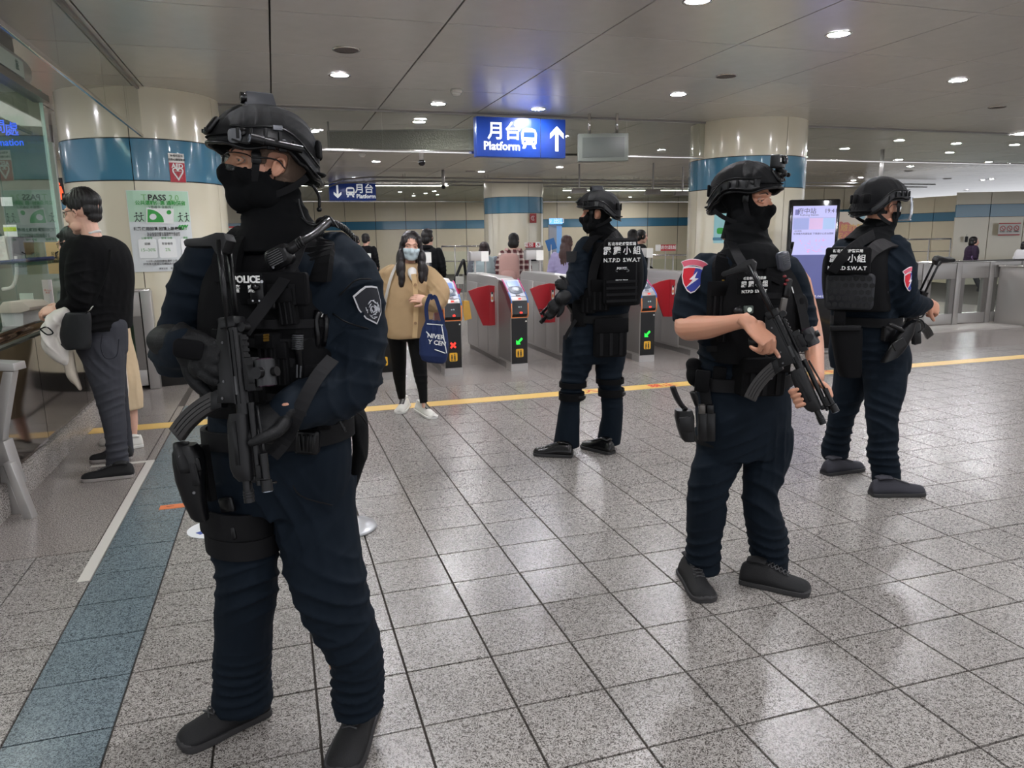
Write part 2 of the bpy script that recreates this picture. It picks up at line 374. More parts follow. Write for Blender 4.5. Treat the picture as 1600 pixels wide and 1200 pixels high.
# ================================================================ CEILING
CZ = 2.95
ce = Soup().box((6, 15, CZ + 0.08), (60, 52, 0.08)).build('ceiling', GAPM); tag(ce, kind='structure')
bs = Soup()
pm = Soup(); a = 1.18 / 2 - 0.006; b = 1.18 / 2 - 0.0055
pm.rings([[V(x * (a - e), y * (b - e), z) for x, y in ((-1, -1), (1, -1), (1, 1), (-1, 1))] for e, z in ((0, 0.03), (0, 0.002), (0.002, 0))])
po = pm.build('ceiling_panel', CEILM, None); pme = po.data; bpy.data.objects.remove(po)
pan = []
for i in range(-14, 34):
    for j in range(-9, 24):
        x = 0.08 + 1.18 * (i + .5); y = 5.45 + 1.18 * (j + .5)
        d = V(x, y, CZ) - CAMPOS; z = d.dot(CF); vis = z > 0.5 and -250 < 800 + FP * d.dot(CR) / z < 1850 and -300 < 600 - FP * d.dot(CU) / z
        pan.append((0 if vis else 1, d.length, x, y))
pan.sort()
for v_, z, x, y in pan[:290]:
    o = bpy.data.objects.new('ceiling_panel', pme); COL.objects.link(o); o.parent = ce; o.location = (x, y, CZ)
s = Soup()
for v_, z, x, y in pan[290:]:
    if v_ == 0 or z < 16: s.box((x, y, CZ + 0.015), (2 * a, 2 * b, 0.03))
tag(s.build('ceiling_panel_field', CEILM, ce), kind='stuff')

# downlights
def lamp_proto():
    t = thing('ceiling_downlight', '', 'ceiling light', (0, 0, CZ))
    s = Soup(); s.lathe([(0.078, -0.001), (0.098, -0.001), (0.100, -0.006), (0.094, -0.011), (0.080, -0.008), (0.078, -0.001)], (0, 0, 0), 32, cap=False).build('trim_ring', CHROME, t, True, local=True)
    Soup().cyl((0, 0, -0.0035), (0, 0, -0.0015), 0.080, n=24).build('diffuser', LAMPM, t, local=True); return t
lp = lamp_proto()
seen = [(0.68, 7.31, 'the helmet of the nearest officer'), (1.86, 8.56, 'the smoke curtain, left of the blue platform sign'), (3.07, 8.63, 'the top of the blue platform sign'), (4.23, 7.42, 'the top of the right pillar'), (4.18, 4.97, 'the upper right, largest in view'),
        (0.62, 4.85, 'the top edge of the picture'), (1.89, 9.89, 'the mesh panel behind the smoke curtain')]
for k, (x, y, t) in enumerate(seen):
    o = lp if k == 0 else copy_tree(lp); M = Matrix.Translation((x, y, CZ)); o.matrix_basis = M; o.matrix_world = M; MW[o.name] = M
    o['label'] = 'round recessed downlight near ' + t; o['group'] = 'round ceiling downlights'
seenfar = [(489, 205), (1090, 0), (1405, 219), (1494, 224), (1585, 226), (1320, 232), (1484, 238), (1545, 253), (1405, 249), (1345, 277), (1597, 208), (752, 268), (1255, 245), (695, 287), (665, 302), (625, 300), (684, 304), (646, 306), (500, 299), (985, 292), (985, 308), (1536, 281), (1510, 297), (1245, 322), (890, 308)]
FARL = []
for k, (px, py) in enumerate(seenfar):
    g = G(px, py, CZ)
    if g.length > 34: continue
    o = copy_tree(lp); M = Matrix.Translation((g.x, g.y, CZ)); o.matrix_basis = M; MW[o.name] = M
    FARL.append((px, py, o))
for x, y in [(-2.9, 2.5), (-2.9, 7.3), (0.6, 2.4), (3.0, 2.4), (5.4, 2.4), (7.8, 4.9), (7.8, 2.4), (0.6, 0), (3.0, 0), (5.4, 0), (-1.7, 0), (0.6, -2.4), (3, -2.4), (-1.8, -2.4), (5.4, -2.4), (6.6, 6.1), (9.2, 6.2),
             (-5, 9.7), (-5, 5), (-4, 14), (-7, 12), (5.4, 12.3), (3, 12.3), (0.6, 12.3), (10.5, 3.7), (9, 0), (-2, 12), (2, 15), (6, 15.5), (10, 15), (14, 14), (-2, 17), (2, 19), (6.5, 19), (11, 19), (16, 18), (0, 24), (5, 24), (10, 24), (15, 23), (-5, 19), (3, 28), (8, 28), (-2, 28), (20, 17), (19, 12)]:  # the far rows of this grid are added to brighten the far wall
    o = copy_tree(lp); M = Matrix.Translation((x, y, CZ)); o.matrix_basis = M; MW[o.name] = M
    d_ = V(x, y, CZ) - CAMPOS; z_ = d_.dot(CF); px, py = (800 + FP * d_.dot(CR) / z_, 600 - FP * d_.dot(CU) / z_) if z_ > .5 else (-999, -999)
    if 0 < px < 1600 and 0 < py: FARL.append((px, py, o)); continue
    far = False; o['label'] = 'small round downlight far off among the rows of the far concourse ceiling' if far else 'round ceiling downlight outside the picture, lighting the near concourse'; o['group'] = 'rows of far downlights' if far else 'near concourse downlights out of view'
NTH = ['leftmost', 'second', 'third', 'fourth', 'fifth', 'sixth', 'seventh', 'eighth', 'ninth', 'tenth', 'eleventh', 'twelfth', 'thirteenth', 'fourteenth', 'fifteenth', 'sixteenth', 'seventeenth', 'eighteenth', 'nineteenth', 'twentieth']
for lo, hi, where in ((0, 757, 'downlights seen left of the far pillar'), (757, 1080, 'downlights seen between far pillar and right pillar'), (1080, 1700, 'downlights seen right of the right pillar')):
    for i, (px, py, o) in enumerate(sorted([q for q in FARL if lo <= q[0] < hi], key=lambda q: q[0])):
        o['label'] = ('%s of the small round %s' % (NTH[i], where)) if i == 0 else '%s from the left of the small round %s' % (NTH[min(i, 19)], where); o['group'] = where
# speakers, detectors
GR = mat('speaker_mesh', (92, 84, 80), 0.6, bump=0.4, scale=400, kind='voronoi')
for px, py, r, t in ((541, 77, .11, 'left of centre above the nearest officer'), (1135, 118, .1, 'above the right pillar'), (1558, 167, .1, 'at the far right'), (735, 267, .11, 'beyond the blue platform sign'), (1420, 267, .11, 'above the barrier'), (1480, 279, .12, 'farthest on the right')):
    g = G(px, py, CZ); q = thing('ceiling_speaker', 'round mesh ceiling speaker ' + t, 'ceiling speaker', (g.x, g.y, CZ), group='ceiling speakers')
    Soup().lathe([(r * .86, 0), (r, 0), (r, -.006), (r * .9, -.01)], g, 32, cap=False).build('rim', CHROME, q, True)
    Soup().cyl(g + V(0, 0, -.006), g, r * .87, n=32).build('mesh', GR, q)
for px, py, t in ((713, 140, 'left of the blue platform sign'), (566, 240, 'behind the smoke curtain')):
    g = G(px, py, CZ); q = thing('smoke_detector', 'small white smoke detector on the ceiling ' + t, 'smoke detector', tuple(g))
    Soup().lathe([(.055, 0), (.06, -.02), (.05, -.03)], g, 24).build('base', WHITE, q, True)
    Soup().lathe([(.04, -.03), (.045, -.04), (.036, -.055), (.01, -.058)], g, 24).build('sensor', WHITE, q, True)

# ================================================================ SMOKE CURTAINS
def curtain(a, b, seams, label, z0=2.5, post0=False):
    a = Vector(a); b = Vector(b); q = thing('smoke_curtain', label, 'glass screen', (a.x, a.y, 0)); d = (b - a).normalized(); n = d.cross(Z); L = (b - a).length
    xs = [0] + seams + [L]
    for i in range(len(xs) - 1):
        c = a + d * ((xs[i] + xs[i + 1]) / 2); M = Matrix((d, n, Z)).transposed()
        Soup().box(c + Z * ((z0 + CZ) / 2), (xs[i + 1] - xs[i] - .008, .006, CZ - z0 - .01), M).build('glass_pane', GLASSC, q)
    M = Matrix((d, n, Z)).transposed(); c = (a + b) / 2
    Soup().box(c + Z * (z0 - .008), (L, .02, .03), M).build('bottom_rail', CHROME, q, bevel=.003)
    Soup().box(c + Z * (CZ - .012), (L, .03, .024), M).build('top_channel', STEELD, q, bevel=.003)
    if post0: Soup().box(b + Z * ((z0 + CZ) / 2), (.03, .03, CZ - z0), M).build('end_post', STEELD, q)
    return q
curtain((-1.15, -3, 0), (-1.15, 8.32, 0), [3.2, 5.8, 8.3, 9.6, 10.6], 'glass smoke curtain with a steel bottom rail, running along the ceiling to the left pillar', post0=True)
curtain((-0.62, 9.1, 0), (5.66, 9.1, 0), [1.92, 3.12, 4.17, 5.07], 'glass smoke curtain hanging from the ceiling between the two near pillars')
curtain((7.21, 9.1, 0), (14.5, 9.1, 0), [1.6, 3.2, 4.8], 'glass smoke curtain hanging from the ceiling right of the near right pillar')
curtain((-4, 21.2, 0), (14, 21.2, 0), [3, 6, 9, 12, 15], 'far glass smoke curtain behind the small blue platform sign')
# fire pipes under the far ceiling
for k, (z, y) in enumerate(((2.86, 17.6), (2.80, 17.9))):
    q = thing('ceiling_pipe', ['thin upper pipe slung under the far ceiling', 'thin lower pipe slung under the far ceiling'][k], 'pipe', (5, y, z))
    Soup().cyl((2.2 + k * .3, y, z), (19, y + 0.4, z), .018, n=10).build('pipe', STEELD, q, True)
    Soup().tube([(2.2 + k * .3, y, z), (1.6, y + .8, z), (1.2, y + 4, z)], .018, n=8).build('pipe_bend', STEELD, q, True)
    for x in range(3, 19, 2): Soup().cyl((x, y + .05, z), (x, y + .05, CZ), .006, n=6).build('hanger', STEELD, q)

# ================================================================ PILLARS
def pillar(c, r, label, joints, D_near):
    q = thing('pillar', label, 'pillar', (c[0], c[1], 0)); c3 = V(c[0], c[1], 0)
    def shell(name, z0, z1, rr, mt):
        n = len(joints)
        for i in range(n):
            a0 = math.radians(joints[i]); a1 = math.radians(joints[(i + 1) % n]);
            if a1 <= a0: a1 += 2 * math.pi
            g = 0.004 / rr; a0 += g; a1 -= g; N = max(6, int((a1 - a0) / 0.06)); o_ = []; 
            rings = []
            for k in range(N + 1):
                a = a0 + (a1 - a0) * k / N; u = HF * -math.cos(a) + HR * math.sin(a)
                rings.append([c3 + u * (rr - .02) + Z * z0, c3 + u * rr + Z * z0, c3 + u * rr + Z * z1, c3 + u * (rr - .02) + Z * z1])
            Soup().rings(rings).build(name, mt, q, 'auto')
    Soup().cyl(c3 + Z * .0, c3 + Z * CZ, r - .015, n=64).build('core', GAPM, q, 'auto')
    shell('lower_panel', 0.2, 2.065, r, CREAM); shell('blue_band', 2.075, 2.465, r + .004, STRIPE); shell('upper_panel', 2.475, CZ, r, CREAM)
    Soup().cyl(c3, c3 + Z * .2, r - .03, n=64).build('stone_base', GRAN2, q, 'auto')
    return q
LP = P(232, 300, 8.27); RP = P(1164.5, 300, 10.72); FPL = P(802.5, 330, 19.9)
pl = pillar(LP, .785, 'wide cream enamelled pillar with a blue band, behind the nearest officer', [-70, 16.5, 85, 150, 220], 7)
pr_ = pillar(RP, .78, 'cream enamelled pillar with a blue band on the right, behind the bare-armed officer', [-71.5, 21.5, 90, 150, 220], 7)
pf = pillar(FPL, .78, 'far cream pillar with a blue band, in line with the small red alarm box', [-44, 29, 100, 170, 250], 20)
def curved_sheet(pl_c, rr, px0, px1, z0, z1, mt, name, parent=None, off=.004):
    # thin sheet stuck on a pillar between two sight lines
    c = V(pl_c.x, pl_c.y, 0); rings = []
    def ang(px):
        d = (CF + CR * ((px - 800) / FP)); d.z = 0; d.normalize(); oc = V(CAMPOS.x, CAMPOS.y, 0) - c; b = oc.dot(d); q = b * b - (oc.dot(oc) - rr * rr); t = -b - math.sqrt(max(q, 0)); p = oc + d * t
        return math.atan2(p.dot(HR), -p.dot(HF))
    a0, a1 = ang(px0), ang(px1); N = 10
    for k in range(N + 1):
        a = a0 + (a1 - a0) * k / N; u = HF * -math.cos(a) + HR * math.sin(a)
        rings.append([c + u * rr + Z * z0, c + u * (rr + off) + Z * z0, c + u * (rr + off) + Z * z1, c + u * rr + Z * z1])
    o = Soup().rings(rings).build(name, mt, parent)
    def fr(s_, t_, e=.001):           # frame at fraction across / up
        a = a0 + (a1 - a0) * s_; u = HF * -math.cos(a) + HR * math.sin(a); p = c + u * (rr + off + e) + Z * (z0 + (z1 - z0) * t_)
        return frame(p, Z.cross(u), Z)
    return o, fr, (a1 - a0) * rr
# transit pass poster on the left pillar
PGRN = mat('poster_green', (188, 222, 196), 0.25); PWH = mat('poster_white', (226, 230, 232), 0.25); GRN = mat('green_ink', (52, 160, 66), 0.5); GRL = mat('light_green_ink', (120, 184, 110), 0.5)
zt = P(270, 297, 7.56).z; zb = P(270, 424, 7.56).z
po, fr, wd = curved_sheet(LP, .787, 230, 322, zb, zt, PWH, 'poster'); tag(po, 'green and white travel pass poster on the left pillar', 'poster')
curved_sheet(LP, .7915, 230.5, 321.5, zb + (zt - zb) * .62, zt - .003, PGRN, 'green_header', po, .0012)
hgt = zt - zb; e_ = .003
text(None, 'T', .085, fr(.27, .91, e_), GRL, po, sx=1); text(None, 'PASS', .08, fr(.47, .91, e_), INKK, po, bold=.0015); text(None, '2.0', .08, fr(.74, .91, e_), GRL, po)
text(None, '公共運輸優惠 通勤超省', .045, fr(.52, .845, e_), GRN, po, bold=.001)
text(None, '\\ 悠遊卡 全新升 /', .03, fr(.52, .795, e_), INKK, po)
text(None, '頻繁使用回饋 回饋上限最高', .036, fr(.44, .53, e_), INKK, po, bold=.0008); text(None, '40%', .065, fr(.85, .545, e_), GRN, po, bold=.004)
text(None, '每月最高回饋公車捷運使用次數', .022, fr(.52, .475, e_), INKK, po); text(None, '搭乘捷運公車台鐵達十一次即享', .022, fr(.52, .45, e_), INKK, po)
for i, (tt, b1, b2) in enumerate((('公車 客運', '回饋', '15~30%'), ('捷運 台鐵', '常客優惠', '2%'), ('國道', '', ''))):
    x = .25 + i * .31; M = fr(x, .29, e_)
    Soup().rbox((0, 0, 0), (.17 if i < 2 else .11, .001, .2), None, .12).v and None
    s_ = Soup(); s_.rbox(M.translation, (.165 if i < 2 else .10, .001, .19), Matrix((M.col[0].xyz, -M.col[2].xyz, Z)).transposed(), .1); s_.build('card', mat('poster_card', (246, 248, 248), .3), po)
    text(None, tt, .024, fr(x, .415, e_), GRN, po); text(None, b1, .026, fr(x, .345, e_ + .001), INKK, po); text(None, b2, .042, fr(x, .27, e_ + .001), GRL, po)
text(None, '115年1月起回饋金最新公告', .024, fr(.45, .13, e_), INKK, po); text(None, '詳情請洽捷運公司網站及各站服務台', .024, fr(.48, .095, e_), INKK, po); text(None, '捷運公司     客運公會', .02, fr(.55, .035, e_), INKK, po)
M = fr(.5, .685, e_); ax, ay = M.col[0].xyz, (Z * .98 + M.col[0].xyz * .1)
Soup().prism([(-.13, -.065), (.12, -.075), (.12, .075), (-.13, .085)], M.translation, ax, ay, M.col[2].xyz, .0008).build('pass_card', mat('card_white', (240, 242, 240), .3), po)
Soup().prism([(-.12, -.06)] + [(-.12 + .15 * math.cos(a), -.06 + .13 * math.sin(a)) for a in [k * math.pi / 16 for k in range(9)]], M.translation + M.col[2].xyz * .001, ax, ay, M.col[2].xyz, .0008).build('card_emblem', GRN, po)
Soup().prism([(-.07 + .032 * math.cos(a), -.005 + .03 * math.sin(a)) for a in [k * math.pi / 8 for k in range(16)]], M.translation + M.col[2].xyz * .002, ax, ay, M.col[2].xyz, .0008).build('card_ring', PWH, po)
Soup().prism([(.075 + .022 * math.cos(a), .04 + .022 * math.sin(a)) for a in [k * math.pi / 8 for k in range(16)]], M.translation + M.col[2].xyz * .001, ax, ay, M.col[2].xyz, .0008).build('card_dot', GRN, po)
for sx_ in (.13, .2, .82, .93):       # little running figures
    M = fr(sx_, .68, e_); s_ = Soup()
    for a_, b_ in (((0, .02), (0, -.02)), ((0, -.02), (-.02, -.05)), ((0, -.02), (.022, -.045)), ((0, .01), (-.025, .0)), ((0, .01), (.025, .015))):
        s_.cyl(M @ V(*a_, 0), M @ V(*b_, 0), .0035, n=5)
    s_.ball(M @ V(0, .034, 0), (.009, .009, .009), 5); s_.build('running_figure', INKK, po)
# AED sign
zt = P(310, 237, 7.6).z; zm = P(311, 252, 7.6).z; zb = P(311, 283, 7.6).z
ae, fr, wd = curved_sheet(LP, .791, 298, 321, zb, zt, WHITE, 'first_aid_sign'); tag(ae, 'red and white AED sign on the blue band of the left pillar', 'sign')
curved_sheet(LP, .795, 298.3, 321, zb, zm, mat('sign_red', (176, 24, 46), .3), 'red_field', ae, .001)
text(None, '本場所設有', .026, fr(.5, .91, .004), INKK, ae); text(None, '自動心臟電擊器', .024, fr(.5, .78, .004), INKK, ae)
text(None, 'AED', .06, fr(.5, .56, .005), INKW, ae, bold=.002); text(None, '♡', .17, fr(.5, .25, .005), INKW, ae, bold=.002); text(None, 'ϟ', .075, fr(.5, .27, .005), INKW, ae, bold=.002)
# poster on the right pillar
zt = P(1110, 325, 10.05).z; zb = P(1110, 380, 10.05).z
rp, fr, wd = curved_sheet(RP, .783, 1106, 1150, zb, zt, mat('poster_cyan', (156, 208, 214), .3), 'poster'); tag(rp, 'pale blue illustrated safety poster on the right pillar', 'poster')
for a_, b_, c_, d_, mt_ in ((.25, .35, .1, .08, GRN), (.38, .3, .12, .03, GRN), (.55, .5, .06, .26, RED), (.16, .12, .14, .04, STRIPE), (.4, .88, .22, .03, INKK), (.75, .4, .1, .2, RED)):
    M = fr(a_, b_, .003); s_ = Soup(); s_.rbox(M.translation, (c_, .001, d_), Matrix((M.col[0].xyz, -M.col[2].xyz, Z)).transposed(), .3); s_.build('printed_shape', mt_, rp)
# small alarm box on the far pillar
c = P(833, 341, 19.16); al = thing('alarm_box', 'small red alarm box on the far pillar', 'alarm', tuple(c)); MF = Matrix((HR, HF, Z)).transposed()
Soup().rbox(c, (.17, .06, .23), MF, .05).build('housing', mat('alarm_red', (140, 36, 34), .4), al); Soup().tube([c - HF * .035 + V(.05 * math.cos(k), 0, .05 * math.sin(k)) for k in np.linspace(0, 6.28, 20)], .006, n=6).build('ring', INKW, al)
Soup().box(c - HF * .035, (.012, .01, .06), MF).build('pointer', INKW, al)

# ================================================================ WALLS
def wallrun(name, x0, x1, D0, D1, nseg, ztop, zs0, zs1, mt=CREAM, zbot=0.0):
    # clad wall between two sight lines: panels with dark joints and a blue band
    a = P(x0, 380, D0); b = P(x1, 380, D1); a.z = b.z = 0; d = (b - a).normalized(); n = d.cross(Z); 
    if n.dot(HF) < 0: n = -n
    L = (b - a).length; M = Matrix((d, n, Z)).transposed()
    wl = Soup().box((a + b) / 2 + n * .15 + Z * (ztop / 2), (L - .3, .2, ztop), M).build(name, GAPM); tag(wl, kind='structure')
    st = L / nseg
    for k in range(nseg):
        c = a + d * (st * (k + .5))
        for nm, z0, z1, mm in (('lower_panel', zbot, zs0 - .01, mt), ('blue_band', zs0, zs1, STRIPE), ('upper_panel', zs1 + .01, ztop, mt)):
            Soup().box(c + Z * ((z0 + z1) / 2) + n * .02, (st - .02, .05, z1 - z0), M).build(nm, mm, wl)
    return wl, a, d, n, M
WALLC = mat('cream_wall_panel', (226, 214, 184), .22, coat=.4, vary=.03)
FD = 31.0
wallrun('wall_back', -260, 1105, FD, FD, 29, 2.95, P(800, 356, FD).z, P(800, 343.5, FD).z, WALLC)
wallrun('wall_back_right', 1095, 1345, 26, 26, 8, 2.95, P(1300, 331, 20).z, P(1300, 317, 20).z, WALLC)
wallrun('wall_right', 1325, 1493, 25.5, 21.5, 5, P(1490, 305, 21.5).z, P(1490, 345, 22).z, P(1490, 332, 22).z, WALLC)
wr = wallrun('wall_right_near', 1488, 1760, 21.0, 20.6, 5, P(1550, 300, 21).z, P(1550, 338.5, 21).z, P(1550, 319.5, 21).z, CREAM)
# no-smoking sign on the right wall
c = P(1577, 358, 20.75); ns = thing('notice_sign', 'white notice with three red prohibition circles on the right wall', 'sign', tuple(c))
Soup().box(c, (.6, .01, .32), MF).build('plate', WHITE, ns)
for dz in (.155, -.155): Soup().box(c + Z * dz - HF * .006, (.6, .006, .026), MF).build('red_border', INKR, ns)
for dx in (-.19, 0, .19):
    q = c + HR * dx + Z * .02 - HF * .008; Soup().tube([q + (HR * math.cos(k) + Z * math.sin(k)) * .066 for k in np.linspace(0, 6.2832, 25)], .008, n=6).build('red_circle', INKR, ns)
    Soup().box(q, (.1, .006, .012), Matrix.Rotation(.0, 3, 'Z') @ MF @ Matrix.Rotation(math.radians(45), 3, 'Y')).build('red_slash', INKR, ns)
    text(None, ['禁止吸菸', '禁止飲食', '禁嚼檳榔'][int(round(dx / .19)) + 1], .035, frame(c + HR * dx - Z * .07 - HF * .007, HR, Z), INKK, ns)
c = P(1510, 374, 20.85); kb = thing('wall_tag', 'small black hanging tag on the cream wall left of the purple-clad walker', 'wall fixture', tuple(c))
Soup().rbox(c, (.08, .02, .16), MF, .2).build('tag', BLACKP, kb); Soup().cyl(c + Z * .06, c + Z * .14, .004, n=6).build('cord', BLACKP, kb)
# illustrated hoarding beside the screen totem
a = P(1275, 520, 11.2); 
hd_, ha, hb = thing('printed_hoarding', 'cream hoarding printed with pastel drawings behind the screen totem', 'hoarding', (a.x, a.y, 0)), P(1262, 400, 11.3), P(1372, 400, 11.3)
M = MF; cc = (ha + hb) / 2; zt = P(1320, 331, 11.3).z; zw = (hb - ha).length
Soup().box(V(cc.x, cc.y, zt / 2 + .03), (zw, .05, zt - .06), M).build('board', mat('hoarding_cream', (214, 204, 190), .5, vary=.04), hd_)
Soup().box(V(cc.x, cc.y, .22) - HF * .028, (zw, .006, .42), M).build('lower_band', mat('hoarding_blue', (140, 186, 204), .5, vary=.2), hd_)
Soup().box(V(cc.x, cc.y, .58) - HF * .028, (zw, .006, .3), M).build('middle_band', mat('hoarding_yellow', (222, 204, 130), .5, vary=.2), hd_)
for dx, z, r_, mt_ in ((.0, 1.5, .15, 'pink'), (-.08, 1.57, .08, 'pink'), (.12, 1.47, .12, 'pink'), (-.16, 1.6, .05, 'pink'), (.22, 1.72, .06, 'blue2'), (-.32, 1.42, .07, 'pink2'), (-.3, 1.1, .07, 'pink2'), (-.3, 1.25, .05, 'grey'), (-.28, .75, .06, 'pink2'), (-.2, .3, .12, 'grey'), (-.26, .2, .08, 'wht')):
    col = {'pink': (206, 128, 124), 'blue2': (150, 190, 206), 'pink2': (196, 150, 150), 'grey': (110, 112, 116), 'wht': (230, 230, 230)}[mt_]
    c = V(cc.x, cc.y, z) + HR * dx - HF * (.036 + abs(dx) * .004); Soup().prism([(r_ * (1 + .12 * math.sin(5 * k)) * math.cos(k), .8 * r_ * (1 + .12 * math.sin(5 * k)) * math.sin(k)) for k in np.linspace(0, 6.0, 18)], c, HR, Z, HF, .003).build('printed_blob', mat('print_' + mt_, col, .5), hd_)
text(None, '遠離詐騙', .12, frame(V(cc.x, cc.y, 1.54) + HR * .03 - HF * .045, HR, Z), mat('gold_ink', (226, 190, 120), .5), hd_); text(None, '安心搭乘', .1, frame(V(cc.x, cc.y, 1.43) + HR * .06 - HF * .045, HR, Z), MATS['gold_ink'], hd_)
# ================================================================ TICKET GATES
ORG = mat('orange_trim', (224, 128, 62), .3, emit=.15); BLT = mat('blue_trim', (60, 120, 200), .3, emit=.15); PNK = mat('pink_trim', (214, 70, 140), .3, emit=.1)
SCRN = mat('gate_screen', (120, 142, 190), .15, emit=.25); LEDR = mat('led_red', (255, 40, 30), .4, emit=3.0); LEDG = mat('led_green', (30, 235, 60), .4, emit=1.6); YST = mat('yellow_sticker', (240, 182, 50), .4)
MAUVE = mat('mauve_side', (96, 62, 70), .3, .4)
def gate_proto(flap=True):
    # local: x right, y away from the viewer, z up; front face at y=0, centred on x=0
    t = thing('ticket_gate', '', 'ticket gate'); W = .2; h = W / 2
    prof = [(0, .06), (0, .60), (-.03, .63), (-.02, .79), (.03, .83), (.30, 1.0), (.5, 1.02), (.5, .06)]
    ux, uy = V(0, 1, 0), Z
    Soup().prism([(.03, .0), (.03, .07), (.5, .07), (.5, 0)], (-h + .01, 0, 0), ux, uy, V(1, 0, 0), W - .02).build('kick_plate', STEELD, t, local=True)
    Soup().prism([(.01, .0), (.01, .075), (.2, .075), (.2, 0)], (-h, 0, 0), ux, uy, V(1, 0, 0), W).build('front_kick_plate', STEEL, t, local=True)
    Soup().prism([(.01, .07), (.01, .6), (-.02, .64), (-.01, .79), (.04, .83), (.31, .99), (.5, 1.0), (.5, .07)], (-h + .004, 0, 0), ux, uy, V(1, 0, 0), W - .008).build('front_housing', STEEL, t, local=True, bevel=.006)
    Soup().prism([(.5, .06), (.5, 1.0), (.56, 1.02), (.9, 1.02), (1.9, 1.02), (1.98, .97), (2.0, .06)], (-h, 0, 0), ux, uy, V(1, 0, 0), W).build('body', STEEL, t, local=True, bevel=.01)
    Soup().box((0, 1.2, .035), (W - .04, 1.5, .07)).build('rear_kick_plate', STEELD, t, local=True)
    for y0, y1 in ((.51, .93), (.95, 1.4), (1.42, 1.95)):
        for sx in (-1, 1): Soup().box((sx * (h + .002), (y0 + y1) / 2, .50), (.006, y1 - y0, .82)).build('side_panel', STEEL, t, local=True, bevel=.002)
    for sx in (-1, 1):
        Soup().prism([(.02, .1), (.02, .6), (.0, .64), (.01, .78), (.05, .82), (.30, .97), (.48, .98), (.48, .1)], (sx * (h - .002) - .002, 0, 0), ux, uy, V(1, 0, 0), .004).build('side_cover', STEELD, t, local=True)
        Soup().prism([(.0, .66), (.005, .785), (.05, .825), (.30, .985), (.44, .99), (.2, .84), (.05, .70)], (sx * (h + .001) - .002, 0, 0), ux, uy, V(1, 0, 0), .004).build('coloured_side', MAUVE, t, local=True)
        # coloured edge light: orange low, blue at the shoulder, pink on the slope
        x = sx * (h - .004)
        Soup().tube([(x, -.004, .60), (x, -.026, .635), (x, -.018, .76)], .0055, n=6).build('orange_edge', ORG, t, True, local=True)
        Soup().tube([(x, -.018, .76), (x, -.012, .795), (x, .035, .838), (x, .09, .875)], .0055, n=6).build('blue_edge', BLT, t, True, local=True)
        Soup().tube([(x, .09, .875), (x, .31, 1.0), (x, .34, 1.005)], .0055, n=6).build('pink_edge', PNK, t, True, local=True)
    Soup().box((0, .0075, .335), (W - .016, .006, .51)).build('front_plate', BLACKG, t, local=True)
    Soup().tube([(-h + .004, -.003, .60), (h - .004, -.003, .60)], .005, n=6).build('orange_edge', ORG, t, local=True)
    Soup().prism([(-.0005, .605), (-.026, .64), (-.016, .785), (.0, .79), (.0, .62)], (-h + .014, 0, 0), ux, uy, V(1, 0, 0), W - .028).build('reader_panel', BLACKG, t, local=True)
    Soup().prism([(.035, .832), (.31, 1.0), (.305, .98), (.04, .82)], (-h + .014, 0, 0), ux, uy, V(1, 0, 0), W - .028).build('top_fascia', mat('pale_fascia', (188, 196, 208), .25), t, local=True, bevel=.002)
    sl = (V(0, .275, .168)).normalized(); nn = V(0, -.168, .275).normalized()
    def on(y): return V(0, .035, .832) + sl * y
    M = Matrix((V(1, 0, 0), nn, sl)).transposed()
    Soup().rbox(on(.235) + nn * .004, (.13, .004, .11), M, .1).build('screen', SCRN, t, local=True)
    Soup().prism([(-.07, .06), (0, .035), (.07, .06), (.08, .14), (.055, .185), (-.055, .185), (-.08, .14)], on(0) + nn * .003, V(1, 0, 0), sl, nn, .005).build('card_reader', mat('reader_grey', (96, 104, 116), .3), t, local=True, bevel=.002)
    Soup().cyl(on(.12) + nn * .006, on(.12) + nn * .016, .042, n=28).build('reader_ring', mat('ring_silver', (206, 210, 216), .3), t, True, local=True)
    Soup().cyl(on(.12) + nn * .016, on(.12) + nn * .019, .03, n=28).build('reader_pad', mat('pad_grey', (150, 156, 164), .4), t, local=True)
    Soup().rbox(on(.015) + nn * .006, (.05, .012, .022), M, .3).build('token_slot', mat('slot_grey', (150, 150, 156), .35), t, local=True)
    Soup().box((0, -.014, .808), (.03, .008, .012)).build('red_light', LEDR, t, local=True)
    Soup().rbox((.012, -.0255, .655), (.03, .006, .018), None, .4).build('red_lamp', LEDR, t, local=True)
    for dx in (-.012, .012): Soup().ball((dx, -.022, .718), .009, 6).build('button', mat('pale_button', (170, 190, 196), .3), t, True, local=True)
    Soup().rbox((.078, .004, .555), (.016, .003, .016), None, .2).build('small_sticker', WHITE, t, local=True)
    Soup().rbox((0, .004, .20), (.088, .003, .095), None, .15).build('yellow_sticker', YST, t, local=True)
    s = Soup()
    for dx, k in ((-.018, .8), (.014, 1.15)):
        s.ball((dx, .001, .20 + .026 * k), (.007, .003, .007), 5); s.box((dx, .001, .197), (.014, .003, .038 * k)); s.box((dx - .005, .001, .170), (.005, .003, .026)); s.box((dx + .006, .001, .170), (.005, .003, .026))
    s.build('people_symbol', INKK, t, local=True)
